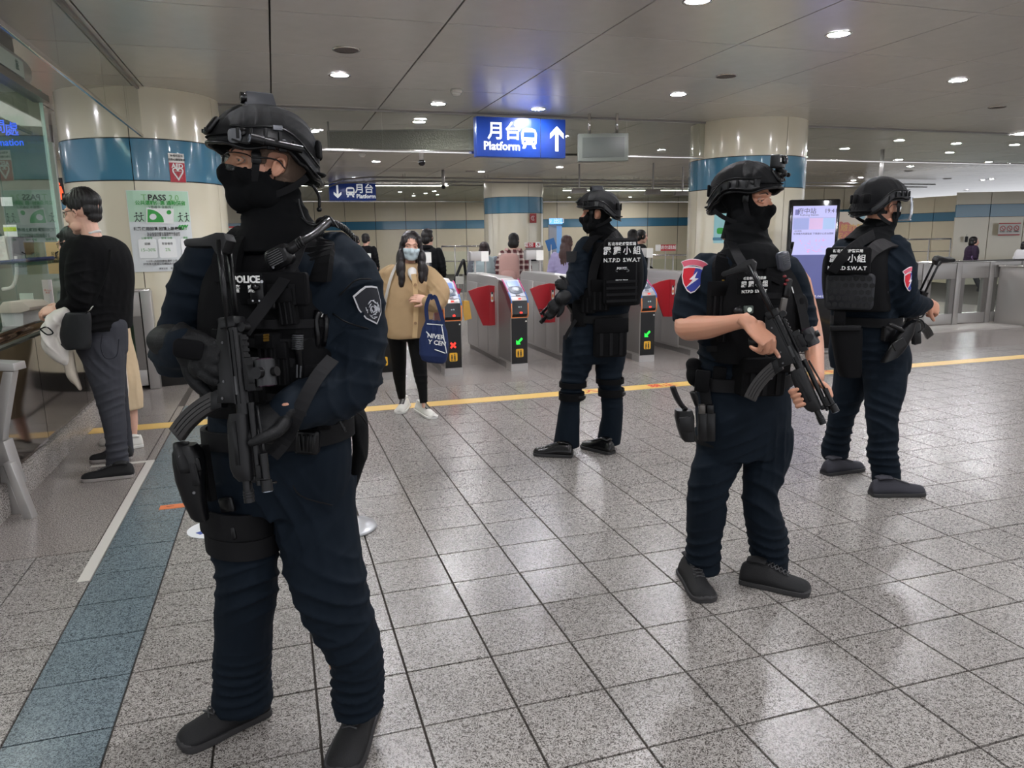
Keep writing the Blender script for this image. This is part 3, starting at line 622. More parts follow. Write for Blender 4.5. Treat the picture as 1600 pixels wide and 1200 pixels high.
    if flap:
        s = Soup().prism([(-.42, .865), (-.30, .905), (-.17, .925), (-.17, .45), (-.25, .455)], (0, .62, 0), V(1, 0, 0), Z, V(0, 1, 0), .02).build('flap_door', RED, t, local=True)
        f2 = Soup().prism([(-.15, .925), (-.02, .91), (0, .90), (0, .55), (-.06, .455), (-.15, .45)], (-.02, .60, 0), V(1, -.1, 0), Z, V(0, 1, 0), .02).build('flap_door', RED, t, local=True)
        for dx in (-.12, -.075):
            q = Soup().rbox((dx - .02, .598, .79), (.03, .003, .12), None, .5).build('foot_sticker', WHITE, f2, local=True)
            Soup().rbox((dx - .02, .596, .835), (.02, .003, .03), None, .4).build('sticker_top', BLACKP, f2, local=True); Soup().rbox((dx - .02, .596, .775), (.02, .003, .04), None, .4).build('sticker_foot', mat('sticker_orange', (222, 130, 60), .4), f2, local=True)
        Soup().prism([(.30, .88), (.2, .905), (.1, .90), (.1, .55), (.15, .5)], (0, .80, 0), V(1, 0, 0), Z, V(0, 1, 0), .02).build('flap_door', RED, t, local=True)
    # raised information box on two posts at the rear
    for dx in (-.05, .09): Soup().box((dx, 1.7, 1.1), (.02, .03, .18)).build('sign_post', STEEL, t, local=True)
    Soup().box((0, 1.7, 1.24), (.24, .12, .12)).build('sign_box', STEEL, t, local=True, bevel=.006)
    Soup().box((.07, 1.637, 1.235), (.10, .006, .13)).build('sign_face', WHITE, t, local=True)
    return t
gp = gate_proto()
GY = 7.80
gl = [(1.02, 'brushed steel ticket gate half hidden behind the walking woman, leftmost of the row', None), (1.78, 'ticket gate showing a red cross light, beside the blue tote bag', 'x'), (2.54, 'ticket gate with green arrow, fully open to view between the woman and far officer', 'a'),
      (3.30, 'ticket gate whose front is hidden behind the legs of the far officer', 'a'), (4.13, 'ticket gate with green arrow just right of the far officer', 'a'), (4.93, 'steel ticket gate partly behind the bare-armed officer', None)]
for k, (x, lab, sy) in enumerate(gl):
    M = Matrix.Translation((x, GY, 0)); o = gp if k == 0 else copy_tree(gp, M=M)
    o.matrix_basis = M; o.matrix_world = M; MW[o.name] = M; o['label'] = lab; o['group'] = 'row of ticket gates'
    if sy == 'x':
        s = Soup()
        for a in (45, -45): s.box((0, 0, 0), (.075, .003, .018), Matrix.Rotation(math.radians(a), 3, 'Y'))
        s.v = [v + V(0, .0035, .33) for v in s.v]; s.build('red_cross_light', LEDR, o, local=True)
    elif sy == 'a':
        s = Soup().prism([(-.038, -.036), (.012, -.036), (-.004, -.02), (.038, .022), (.022, .038), (-.02, -.004), (-.038, .012)], (0, .0045, .335), V(1, 0, 0), Z, V(0, -1, 0), .002)
        s.build('green_arrow_light', LEDG, o, local=True)

# ================================================================ STEEL BARRIER on the right and left
def barrier(x0, x1, y, bays, label, glassmat=GREENG, ztop=1.0, depth=.1):
    q = thing('barrier', label, 'barrier', ((x0 + x1) / 2, y, 0)); st = (x1 - x0) / bays
    for k in range(bays + 1):
        x = x0 + st * k; Soup().box((x, y, ztop / 2), (.10, depth, ztop)).build('post', STEEL, q, bevel=.012)
    for k in range(bays):
        x = x0 + st * (k + .5); wv = st - .12
        Soup().box((x, y, ztop - .13), (wv, depth * .8, .25)).build('top_panel', STEEL, q, bevel=.01)
        Soup().box((x, y, .12), (wv, depth * .8, .16)).build('bottom_panel', STEEL, q, bevel=.006)
        for sx in (-1, 1): Soup().box((x + sx * (wv / 2 - .04), y, .47), (.08, depth * .7, .56)).build('stile', STEELD, q)
        Soup().box((x, y, .47), (wv - .16, .012, .56)).build('glass_pane', glassmat, q)
    Soup().tube([(x0 - .04, y, ztop), (x1 + .04, y, ztop)], .045, ratio=.55, up=Z, n=12).build('handrail_cap', CHROME, q, True)
    return q
barrier(7.5, 12.2, 9.08, 7, 'stainless steel barrier with glass windows, right of the screen totem', GLASS)
Soup_ = Soup().box((10.2, 9.0, -.0), (5.6, 1.0, .06)).build('floor_plinth', mat('pale_granite', (186, 180, 174), .3, vary=.05), None, bevel=.004)
tag(Soup_, 'low pale stone plinth under the right-hand steel barrier', 'plinth')
cb = thing('steel_cabinet', 'waist-high stainless cabinet at the right edge with a pink notice', 'cabinet', (11.9, 8.7, 0))
Soup().box((11.9, 8.72, .47), (1.9, .54, .9)).build('body', STEEL, cb, bevel=.01); Soup().box((11.9, 8.72, .93), (1.94, .6, .03)).build('top', CHROME, cb, bevel=.005)
Soup().box((11.9, 8.446, .45), (1.5, .012, .8)).build('door', STEELD, cb, bevel=.004)
c = P(1592, 487, 10.9); 
pk = G(1590, 512); M = MF
Soup().box((11.27, 8.436, .38), (.5, .008, .28)).build('pink_notice', mat('pink_print', (214, 36, 120), .4), cb); Soup().box((11.27, 8.436, .56), (.5, .008, .1)).build('white_notice_top', WHITE, cb)
text(None, '請勿\n停留', .1, frame((11.27, 8.43, .38), (1, 0, 0), Z), INKW, cb, bold=.002)
barrier(-2.9, -1.26, 8.22, 2, 'stainless steel barrier with greenish glass beside the left pillar')
Soup().ball((-1.26, 8.165, .42), .012, 6).v and None

# ================================================================ HANGING SIGNS
def hsign(a, b, D1, D2, z0, z1, label):
    p0 = P(a, 240, D1); p1 = P(b, 240, D2); p0.z = p1.z = 0; d = (p1 - p0).normalized(); n = Z.cross(d)
    if n.dot(HF) > 0: n = -n
    q = thing('hanging_sign', label, 'sign', tuple((p0 + p1) / 2 + Z * z0)); L = (p1 - p0).length; c = (p0 + p1) / 2 + Z * ((z0 + z1) / 2)
    M = Matrix((d, -n, Z)).transposed(); Soup().box(c - n * .06, (L, .14, z1 - z0), M).build('housing', BLUES, q, bevel=.004)
    return q, c + n * .013, d, n, L, z1 - z0
def train(c, d, n, k, q):
    e = .002
    def pr(poly, m_, dd, nm): Soup().prism([(x * k, y * k) for x, y in poly], c + n * dd, d, Z, n, e).build(nm, m_, q)
    pr([(-.42, -.3), (-.36, -.36), (.36, -.36), (.42, -.3), (.45, .2), (.36, .42), (.15, .5), (-.15, .5), (-.36, .42), (-.45, .2)], SIGNW, 0, 'train_symbol')
    pr([(-.33, .02), (.33, .02), (.31, .3), (-.31, .3)], BLUES, .003, 'train_window')
    for x in (-.25, .25): pr([(x + .06 * math.cos(a), -.2 + .06 * math.sin(a)) for a in np.linspace(0, 5.8, 12)], BLUES, .003, 'train_lamp')
    for s_ in (-1, 1): pr([(s_ * .15, -.38), (s_ * .32, -.38), (s_ * .4, -.56), (s_ * .23, -.56)], SIGNW, 0, 'train_rail')
def arrow(c, d, n, k, q, up=1):
    Soup().prism([(x * k, y * k * up) for x, y in ((-.07, -.5), (.07, -.5), (.07, .2), (.30, .0), (.30, .2), (0, .5), (-.30, .2), (-.30, 0), (-.07, .2))], c, d, Z, n, .002).build('arrow', SIGNW, q)
D1 = 9.40; q, c, d, n, L, H = hsign(745, 883, 9.22, 9.58, P(810, 246, D1).z, P(810, 184.5, D1).z, 'large blue platform sign with white train symbol and up arrow, hanging over the gates')
PX = L / 138
text(None, '月台', .215, frame(c + d * (-27 * PX) + Z * (7 * PX), d, Z), SIGNW, q, bold=.004)
text(None, 'Platform', .135, frame(c + d * (-31 * PX) - Z * (13 * PX), d, Z), SIGNW, q, bold=.003)
train(c + d * (11 * PX), d, n, 27 * PX, q); arrow(c + d * (55 * PX), d, n, 36 * PX, q)
Soup().box(c + d * (29 * PX), (.006, .004, H), Matrix((d, -n, Z)).transposed()).build('joint', GAPM, q)
D2 = 20.5; q, c, d, n, L, H = hsign(511, 584.5, 20.2, 20.6, P(548, 313.5, D2).z, min(P(548, 286, D2).z, 2.94), 'small far blue platform sign with down arrow, seen above the walking woman')
PX = L / 73
arrow(c + d * (-24 * PX), d, n, 20 * PX, q, -1); train(c + d * (-4 * PX), d, n, 15 * PX, q)
text(None, '月台', .25, frame(c + d * (18 * PX) + Z * (4 * PX), d, Z), SIGNW, q, bold=.005); text(None, 'Platform', .15, frame(c + d * (20.5 * PX) - Z * (7 * PX), d, Z), SIGNW, q, bold=.004)
# hanging monitor (seen from behind)
c = P(942, 231, 9.55); mo = thing('hanging_monitor', 'grey slab monitor hanging from the ceiling right of the blue platform sign', 'monitor', tuple(c))
Soup().box(c, (.62, .12, .33), MF).build('case', mat('monitor_grey', (104, 108, 102), .35), mo, bevel=.01); Soup().box(c - HF * .062, (.52, .006, .24), MF).build('back_panel', mat('monitor_panel', (84, 88, 84), .4), mo, bevel=.003)
for dx in (-.17, .17):
    Soup().cyl(c + HR * dx + Z * .16, V((c + HR * dx).x, (c + HR * dx).y, CZ), .018, n=12).build('hanger', CHROME, mo, True)
# perforated mesh panel above the gates
ms = mat('perforated_metal', (120, 116, 108), .35, .6, bump=.8, scale=55, kind='voronoi')
a = P(512, 221, 9.9); b = P(745, 221, 9.9); 
mp_ = thing('perforated_screen', 'fine perforated metal panel behind the smoke curtain, left of the blue platform sign', 'panel', ((a.x + b.x) / 2, (a.y + b.y) / 2, 2.6))
cc = (a + b) / 2; cc.z = (P(600, 204, 9.9).z + P(600, 236, 9.9).z) / 2; hh = P(600, 204, 9.9).z - P(600, 236, 9.9).z
Soup().box(cc, ((b - a).length, .02, hh), MF).build('perforated_sheet', ms, mp_); Soup().box(cc + Z * (hh / 2), ((b - a).length, .03, .015), MF).build('frame_bar', STEELD, mp_)
for e in (-1, 1): Soup().box(V(cc.x, cc.y, (cc.z + CZ) / 2) + HR * (e * (b - a).length * .49), (.02, .02, CZ - cc.z + hh * .9), MF).build('hanger', STEELD, mp_)
# dome cameras and fixtures
for px, py, D, t in ((659, 254, 11, 'left of the blue sign'), (693, 292, 17, 'left of the far pillar'), (1375, 288, 14, 'above the barrier')):
    p = P(px, py, D); cq = thing('dome_camera', 'small dark dome camera on the ceiling ' + t, 'camera', (p.x, p.y, p.z))
    Soup().cyl(p, V(p.x, p.y, CZ), .035, n=12).build('stem', STEEL, cq, True); Soup().ball(p, (.05, .05, .05), 8).build('dome', BLACKG, cq, True)
for px, py, D in ((905, 298, 16), (1020, 300, 16), (1066, 302, 17)):
    p = P(px, py, D); cq = thing('ceiling_floodlight', 'dark box fixture under the far ceiling, behind the helmet of the far officer' if px < 1000 else ('dark box fixture under the far ceiling, left of the right pillar' if px < 1060 else 'dark box fixture under the far ceiling, touching the edge of the right pillar'), 'ceiling fixture', tuple(p), group='far ceiling box fixtures')
    Soup().box(p, (.36, .2, .1), MF, .8).build('body', STEELD, cq, bevel=.01); Soup().cyl(p, V(p.x, p.y, CZ), .02, n=8).build('stem', STEELD, cq)
# long lamp strips added under the far ceiling to brighten the far wall
LIN = mat('linear_lamp', (255, 252, 244), emit=9)
for k, (xa, xb, yp) in enumerate(((470, 700, 289.5), (880, 1090, 297))):
    a = G(xa, yp, 2.93); b = G(xb, yp, 2.93); q = thing('linear_lamp', ['long bright lamp strip in the far ceiling behind the small blue sign', 'long bright lamp strip in the far ceiling left of the right pillar'][k], 'ceiling light', tuple((a + b) / 2))
    Soup().box((a + b) / 2 + Z * .006, ((b - a).length, .2, .03), Matrix(((b - a).normalized(), Z.cross((b - a).normalized()), Z)).transposed()).build('housing', STEEL, q); Soup().box((a + b) / 2 - Z * .012, ((b - a).length, .12, .01), Matrix(((b - a).normalized(), Z.cross((b - a).normalized()), Z)).transposed()).build('diffuser', LIN, q)

# ================================================================ SCREEN TOTEM
a = P(1220, 545, 9.42); b = P(1296, 546, 9.36); a.z = b.z = 0; d = (b - a).normalized(); n = d.cross(Z); n = n if n.dot(HF) < 0 else -n; L = (b - a).length; zt = P(1257, 312, 9.4).z
q = thing('screen_totem', 'tall black information screen totem beside the right pillar', 'display screen', tuple((a + b) / 2)); c = (a + b) / 2; M = Matrix((d, -n, Z)).transposed()
Soup().rbox(c + Z * (zt / 2 + .01), (L, .07, zt - .02), M, .035).build('case', BLACKG, q, True)
Soup().box(c - n * .045 + Z * (zt / 2), (L * .96, .03, zt * .97), M).build('back_shell', CHROME, q, bevel=.01)
Soup().rbox(c + Z * .02 + n * .02, (L * 1.15, .5, .03), M, .3).build('foot', STEELD, q)
S_T = P(1257, 322, 9.4).z; S_B = P(1257, 466, 9.4).z; S_M = P(1257, 398, 9.4).z; sw = L * .86; f = c + n * .0355
def scr(nm, col, em, z0, z1, x0=-.5, x1=.5, off=0.0, rgh=.2):
    return Soup().box(f + d * (sw * (x0 + x1) / 2) + Z * ((z0 + z1) / 2) + n * off, (sw * (x1 - x0), .002, z1 - z0), M).build(nm, mat('screen_' + '_'.join(map(str, col)), col, rgh, emit=em), q)
scr('screen_upper', (170, 170, 214), .55, S_M, S_T); scr('screen_lower', (84, 88, 140), .32, S_B, S_M)
H_ = S_T - S_M
scr('map_image', (140, 148, 196), .5, S_M + H_ * .52, S_M + H_ * .75, -.48, -.12, .001); scr('map_image', (190, 164, 200), .5, S_M + H_ * .52, S_M + H_ * .75, -.11, .2, .001); scr('map_image', (150, 172, 208), .5, S_M + H_ * .52, S_M + H_ * .75, .21, .48, .001)
scr('screen_rule', (110, 110, 160), .3, S_M + H_ * .755, S_M + H_ * .76, -.48, .48, .0012); scr('logo', (110, 110, 165), .4, S_M + H_ * .82, S_M + H_ * .93, -.45, -.36, .001)
for tx, sz, x, z in (('府中站', .075, -.18, .89), ('Fuzhong Station', .035, -.12, .815), ('19:41', .07, .37, .89), ('往頂埔方向請往前 下車請小心月台間隙', .028, 0, .43), ('出口資訊', .022, -.36, .49)):
    text(None, tx, sz, frame(f + d * (sw * x) + Z * (S_M + H_ * z) + n * .0022, d, Z), mat('screen_ink', (66, 62, 110), .4, emit=.1), q, depth=.0004)
rng = random.Random(3)
s = Soup()
for k in range(26):
    x = rng.uniform(-.3, .3); zz = S_M + H_ * rng.uniform(.05, .3); p0 = f + d * (sw * x) + Z * zz + n * .0022; s.cyl(p0, p0 + d * rng.uniform(-.05, .05) + Z * rng.uniform(-.02, .03), .0016, n=4)
s.build('route_lines', mat('screen_red', (222, 120, 170), .4, emit=.6), q); text(None, '搭乘資訊 1745 往板橋', .03, frame(f + d * (sw * .2) + Z * (S_B + .025) + n * .0022, d, Z), SIGNW, q, depth=.0004)

# ================================================================ FAR FURNITURE
def rail(pts, z, label, posts=6, lower=(.5,), r=.022, gl=True):
    q = thing('railing', label, 'railing', (pts[0][0], pts[0][1], 0)); a = V(*pts[0], 0); b = V(*pts[1], 0)
    for zz in (z,) + tuple(lower): Soup().cyl(a + Z * zz, b + Z * zz, r if zz == z else r * .6, n=10).build('rail_bar', CHROME, q, True)
    for k in range(posts): p = a.lerp(b, k / (posts - 1)); Soup().cyl(p, p + Z * z, r * .8, n=8).build('post', STEEL, q, True)
    if gl:
        d = (b - a).normalized(); Soup().box((a + b) / 2 + Z * (z * .5), ((b - a).length, .01, z * .8), Matrix((d, Z.cross(d), Z)).transposed()).build('glass_pane', GLASS, q)
    return q
a, b = P(690, 385, 19), P(752, 385, 18.6); rail([(a.x, a.y), (b.x, b.y)], a.z, 'glass railing with steel handrail left of the far pillar', 4, (.9,))
a, b = P(860, 412, 20), P(1085, 412, 19); rail([(a.x, a.y), (b.x, b.y)], P(900, 400, 19.5).z, 'long steel and glass railing behind the far officer', 8, (.35,))
a, b = P(1385, 374, 20.2), P(1486, 374, 20.2); rail([(a.x, a.y), (b.x, b.y)], P(1430, 374, 20.2).z, 'two-bar steel railing behind the barrier, left of the purple-clad walker', 4, (P(1430, 393, 20.2).z, P(1430, 412, 20.2).z), gl=False)
# service cabinet with red sign at the far pillar
c = G(838, 470); c = P(836, 440, 18.6); q = thing('service_cabinet', 'grey cabinet with red sign and black niche in front of the far pillar', 'cabinet', (c.x, c.y, 0))
def fb(nm, px0, px1, py0, py1, D, dep, mt_, par, bev=0):
    a = P(px0, py1, D); b = P(px1, py0, D); cx = (a + b) / 2; return Soup().box(cx + HF * dep / 2, ((b - a).dot(HR), dep, b.z - a.z), MF).build(nm, mt_, par, bevel=bev)
fb('body', 822, 848, 384, 462, 18.6, .3, STEEL, q); fb('red_sign', 821, 844, 379, 387, 18.5, .08, RED, q); fb('niche', 824, 840, 391, 408, 18.55, .06, BLACKG, q); fb('lower_shelf', 822, 848, 412, 428, 18.5, .2, mat('pale_grey', (176, 176, 172), .4), q)
text(None, '電梯 ♿', .12, frame(P(832, 383, 18.48), HR, Z), INKW, q); text(None, 'SOS', .12, frame(P(832, 399, 18.52), HR, Z), INKR, q)
# pale column sign with blue light box
q = thing('column_sign', 'slim grey column sign with a lit blue top, between far pillar and far officer', 'sign', tuple(G(868, 470) * 0 + V(P(868, 400, 18.2).x, P(868, 400, 18.2).y, 0)))
fb('column', 858, 877, 351, 470, 18.2, .3, mat('column_grey', (150, 152, 156), .4), q); fb('blue_side', 870, 878, 353, 470, 18.15, .28, mat('pale_blue_print', (122, 166, 214), .35, emit=.1), q); fb('lit_top', 859, 879, 341, 350, 18.1, .32, mat('lit_blue', (110, 176, 236), .3, emit=.9), q)
text(None, '↗ 出口', .13, frame(P(869, 345.5, 18.05), HR, Z), SIGNW, q)
c = P(861, 382, 17.9); q2 = thing('tilted_poster', 'small tilted blue poster on a stand by the column sign', 'poster', (c.x, c.y, 0))
Soup().box(c, (.22, .02, .26), MF @ Matrix.Rotation(math.radians(-18), 3, 'Y')).build('panel', mat('poster_blue', (52, 104, 160), .35), q2); Soup().cyl(V(c.x, c.y, 0), c, .015, n=8).build('stand', STEEL, q2, True)
# red and white sign on the railing right of the far officer
c = P(1040, 387, 18.6); q = thing('railing_sign', 'small red and white sign on the far railing, right of the far officer', 'sign', tuple(c))
Soup().box(c, (.5, .03, .15), MF).build('plate', RED, q); Soup().box(c - HR * .19 - HF * .017, (.13, .01, .15), MF).build('white_field', WHITE, q); text(None, '請勿翻越', .1, frame(c + HR * .06 - HF * .018, HR, Z), INKW, q); Soup().cyl(V(c.x, c.y, 0), c, .012, n=8).build('pole', STEEL, q)
# escalator handrail and box near the bob-haired passer
q = thing('escalator_handrail', 'slanting black escalator handrail beyond the tote bag', 'handrail', tuple(V(P(705, 440, 17).x, P(705, 440, 17).y, 0)))
Soup().tube([P(701, 470, 17), P(710, 440, 17), P(722, 410, 17.2), P(725, 409, 17.3), P(728, 430, 17.3)], .035, n=8, sub=3).build('handrail', BLACKP, q, True)
for x in (716, 724, 731): Soup().cyl(P(x, 428, 17.3), P(x, 476, 17.3), .02, n=6).build('post', STEEL, q)
fb('ribbed_panel', 712, 724, 432, 444, 16.9, .1, mat('pale_box', (206, 206, 196), .5), q)
# yellow folded wet-floor board seen between the gates
q = thing('floor_board', 'yellow folding floor board standing between the gates near the tote bag', 'floor sign', tuple(V(P(730, 500, 12.5).x, P(730, 500, 12.5).y, 0)))
Soup().ppoly([(725, 470), (733, 470), (737, 498), (726, 501), (724, 490)], 9.6, .02).build('panel', mat('board_yellow', (232, 184, 88), .4), q); Soup().ppoly([(722, 470), (726, 470), (727, 502), (724, 490)], 9.66, .02).build('back_panel', mat('board_orange', (190, 140, 70), .4), q)
# stanchion behind the nearest officer
g = G(548, 826); q = thing('queue_post', 'white post base mostly hidden behind the leg of the nearest officer', 'queue post', tuple(g))
Soup().lathe([(.13, 0), (.135, .006), (.13, .02), (.05, .035)], g, 36).build('base', mat('pale_metal', (196, 198, 200), .3, .5), q, True); Soup().cyl(g + Z * .02, g + Z * .62, .022, n=16).build('pole', mat('pale_metal', (0, 0, 0)), q, True)

# ================================================================ SERVICE BOOTH (left)
bx = -1.5
bt = thing('service_counter', 'service booth counter with mirror-polished steel front and granite plinth', 'counter', (bx, 5.9, 0))
y0, y1 = 4.38, 7.75
Soup().box((bx - .25, (y0 + y1) / 2, .09), (.5, y1 - y0, .18)).build('granite_plinth', GRAN2, bt, bevel=.004)
for k in range(3):
    ya = y0 + (y1 - y0) * k / 3; yb = ya + (y1 - y0) / 3; Soup().box((bx - .05, (ya + yb) / 2, .53), (.04, yb - ya - .008, .69)).build('steel_panel', STEELM, bt)
Soup().box((bx - .06, (y0 + y1) / 2, .185), (.05, y1 - y0, .012)).build('dark_joint', GAPM, bt)
Soup().box((bx - .08, y0 + .01, .53), (.1, .03, .69)).build('end_panel', STEEL, bt)
BRN = mat('bronze_edge', (96, 78, 64), .15, .8)
Soup().tube([(bx - .03, y0 - .6, .945), (bx - .03, y1, .945)], .03, n=16).build('rounded_edge', BRN, bt, True)
Soup().box((bx - .42, (y0 + y1) / 2 - .3, .93), (.78, y1 - y0 + .6, .05)).build('worktop', STEELM, bt, bevel=.005)
# near ledge with slanting steel leg
lg = thing('steel_ledge', 'steel ledge with a slanting flat leg at the left edge of the picture', 'table', (bx - .3, 4.3, 0))
LDg = 3.86
def lp_(pts, D, dep, nm): Soup().ppoly(pts, D, dep).build(nm, STEEL, lg, bevel=.004)
lp_([(-150, 560), (20, 568), (23, 580), (-150, 580)], LDg, .10, 'top_slab'); lp_([(4, 581), (20, 581), (6, 668), (4, 690), (-10, 690), (-8, 640)], LDg, .05, 'upper_leg'); lp_([(-14, 688), (5, 690), (28, 760), (20, 762), (6, 728), (-8, 728)], LDg + .02, .08, 'brace')
lp_([(4, 724), (16, 724), (50, 808), (50, 817), (40, 820), (36, 812)], LDg - .03, .05, 'lower_leg'); lp_([(-160, 728), (4, 728), (38, 815), (20, 835), (-160, 900)], LDg + .05, .04, 'side_plate')
# booth glazing
gz = thing('booth_glazing', 'tall glass screen of the service booth at the left', 'glass screen', (-1.63, 5, .95))
for ya, yb in ((2.6, 4.2), (4.21, 5.6), (5.61, 6.8)): Soup().box((-1.63, (ya + yb) / 2, 1.80), (.012, yb - ya - .004, 1.66)).build('glass_pane', GLASS, gz)
Soup().box((-2.3, 6.8, 1.80), (1.32, .012, 1.66)).build('glass_return', GREENG, gz)
Soup().box((-1.63, 6.8, 1.8), (.022, .022, 1.66)).build('edge_bead', mat('glass_edge', (176, 206, 192), .1), gz)
Soup().box((-1.9, 6.0, 2.15), (.012, 1.1, .5)).build('inner_glass', GLASS, gz)
hd = thing('booth_header', 'rounded steel header with pale lettering strip above the booth glass', 'sign', (-1.8, 5, 2.6))
Soup().tube([(-1.75, 2.6, 2.68), (-1.75, 6.45, 2.68), (-1.75, 6.62, 2.68)], [.17, .17, .12], n=24, ratio=.8, up=Z).build('rounded_cover', STEEL, hd, True)
Soup().box((-1.583, 4.5, 2.66), (.012, 3.5, .11)).build('lettering_strip', mat('pale_green_white', (196, 208, 200), .3), hd); Soup().box((-1.62, 4.7, 2.56), (.1, 4.2, .05)).build('lower_channel', STEELD, hd)
for k in range(9): text(None, '旅客服務中心訊息處'[k], .075, Matrix.Translation((-1.574, 6.1 - k * .38, 2.66)) @ Matrix(((0, 0, 1, 0), (1, 0, 0, 0), (0, 1, 0, 0), (0, 0, 0, 1))), mat('grey_green_ink', (120, 140, 130), .5), hd)
Soup().box((-1.75, 4.4, 2.88), (.05, 4.5, .14)).build('hanger', STEELD, hd)
# blue sign inside the glass
bs_ = thing('booth_sign', 'bright blue lit lettering inside the booth glass', 'sign', (-1.72, 5.9, 2.2))
BL = mat('blue_letters', (40, 96, 250), .4, emit=.7)
for k, (px, py, t_, sz) in enumerate(((-22, 196, '詢', .12), (-2, 199, '問', .12), (18, 203, '處', .12), (2, 223, 'Information', .07))):
    p = P(px, py, 5.7); text(None, t_, sz * (.85 if k < 3 else 1), frame(p, HR, Z), BL, bs_, bold=.001)
Soup().box(P(8, 210, 5.72), (.3, .01, .26), MF).build('clear_backing', GLASS, bs_)
# things behind/at the glass
sh = thing('glass_shelf', 'dark blue edged glass shelf on the booth window', 'shelf', (-1.75, 5.4, 1.38))
a, b = P(-40, 414, 4.9), P(84, 403, 5.5); Soup().tube([a, b], .014, n=4).build('front_edge', mat('shelf_blue', (58, 66, 104), .3), sh); Soup().ppoly([(-40, 417), (84, 406), (84, 411), (-40, 424)], 5.2, .25).build('glass_plate', GREENG, sh)
Soup().tube([P(82, 404, 5.5), P(88, 402, 5.5), P(87, 396, 5.5), P(91, 393, 5.5)], .005, n=6).build('hook', BLACKP, sh)
pn = thing('ticket_printer', 'white and black ticket device on the glass shelf', 'machine', tuple(P(12, 400, 5.3)))
Soup().ppoly([(-14, 372), (6, 368), (13, 404), (18, 408), (-14, 410)], 5.3, .12).build('white_case', WHITE, pn, bevel=.006); Soup().ppoly([(9, 370), (17, 370), (21, 408), (15, 408)], 5.28, .1).build('slatted_side', mat('slat_grey', (150, 150, 150), .4), pn)
Soup().ppoly([(19, 370), (36, 370), (39, 376), (40, 396), (34, 399), (21, 396)], 5.25, .1).build('black_box', BLACKP, pn, bevel=.006)
Soup().tube([P(24, 400, 5.3), P(26, 425, 5.3), P(20, 447, 5.3), P(4, 452, 5.3)], .012, n=8, sub=4).build('cable', WHITE, pn, True)
for i, (x0, x1, ya, yb, col, lab) in enumerate(((8, 25, 351, 372, (236, 238, 236), 'white and lime notice card on the booth glass above the ticket device'), (3, 18, 308, 322, (232, 234, 236), 'small white notice stuck high on the booth glass'), (35, 51, 458, 492, (206, 224, 212), 'pale green leaflet standing in the booth window'), (70, 80, 437, 474, (236, 222, 226), 'narrow pink and white notice strip in the booth window'), (77, 97, 378, 428, (222, 190, 140), 'cream and orange paper notice behind the booth glass'))):
    a, b = P(x0, yb, 5.6), P(x1, ya, 5.6); q = thing('notice', lab, 'notice', tuple((a + b) / 2)); Soup().box((a + b) / 2, ((b - a).dot(HR), .006, b.z - a.z), MF).build('sheet', mat('paper_%d' % i, col, .6), q)
    if i == 0: Soup().box((a + b) / 2 + Z * .015 - HF * .004, ((b - a).dot(HR), .003, .03), MF).build('lime_band', mat('lime', (196, 214, 60), .5), q)
    if i == 3: text(None, '請小心\n夾手', .018, frame((a + b) / 2 - HF * .004, HR, Z), INKR, q)
    if i == 4: text(None, '公告\n本站\n服務時間', .03, frame((a + b) / 2 - HF * .004, HR, Z), INKK, q)
rk = thing('mesh_rack', 'grey wire mesh rack behind the booth glass next to the customers', 'rack', tuple(P(88, 450, 6.9))); s = Soup()
for k in range(9): s.cyl(P(79 + k * 2.4, 430, 6.9), P(83 + k * 2.2, 472, 6.9), .003, n=4)
for k in range(10): s.cyl(P(79, 430 + k * 4.5, 6.9), P(100, 429 + k * 4.5, 6.9), .003, n=4)
s.cyl(P(83, 472, 6.9), V(P(83, 472, 6.9).x, P(83, 472, 6.9).y, 0), .008, n=6); s.cyl(P(100, 472, 6.9), V(P(100, 472, 6.9).x, P(100, 472, 6.9).y, 0), .008, n=6); s.build('wire_mesh', mat('wire_grey', (104, 106, 112), .5), rk)
dk = thing('donation_box', 'white box with sloped beige lid on the counter', 'box', tuple(P(20, 525, 4.75)))
Soup().ppoly([(0, 487), (36, 487), (37, 522), (6, 526)], 4.75, .18).build('box_body', mat('translucent_white', (206, 208, 206), .4), dk, bevel=.004); Soup().ppoly([(-4, 482), (4, 472), (34, 472), (47, 480), (46, 485), (30, 489), (-4, 489)], 4.72, .22).build('lid', mat('beige_lid', (196, 186, 172), .5), dk, bevel=.004)
# grey equipment clutter inside booth, back wall of booth
bw = thing('booth_back_wall', 'grey-green back wall of the service booth seen through its glass', 'partition', (-3.2, 5.5, 0))
Soup().box((-3.1, 4.6, 1.4), (.05, 5.6, 2.8)).build('panel', mat('booth_grey', (176, 182, 176), .5), bw); Soup().box((-2.4, 7.3, 1.15), (1.4, .05, 2.3)).build('end_panel', mat('booth_light', (176, 180, 170), .5), bw)
bl_ = thing('booth_lamp', 'lit ceiling panel inside the service booth', 'ceiling light', (-2.4, 5.2, 2.72)); Soup().box((-2.4, 5.2, 2.76), (.34, 2.6, .04)).build('housing', STEEL, bl_); Soup().box((-2.4, 5.2, 2.735), (.28, 2.5, .01)).build('diffuser', LIN, bl_)  # lamp panel added to lift the dark booth interior
for yy_ in (4.2, 6.2): Soup().cyl((-2.4, yy_, 2.77), (-2.4, yy_, CZ), .01, n=6).build('hanger', STEEL, bl_)
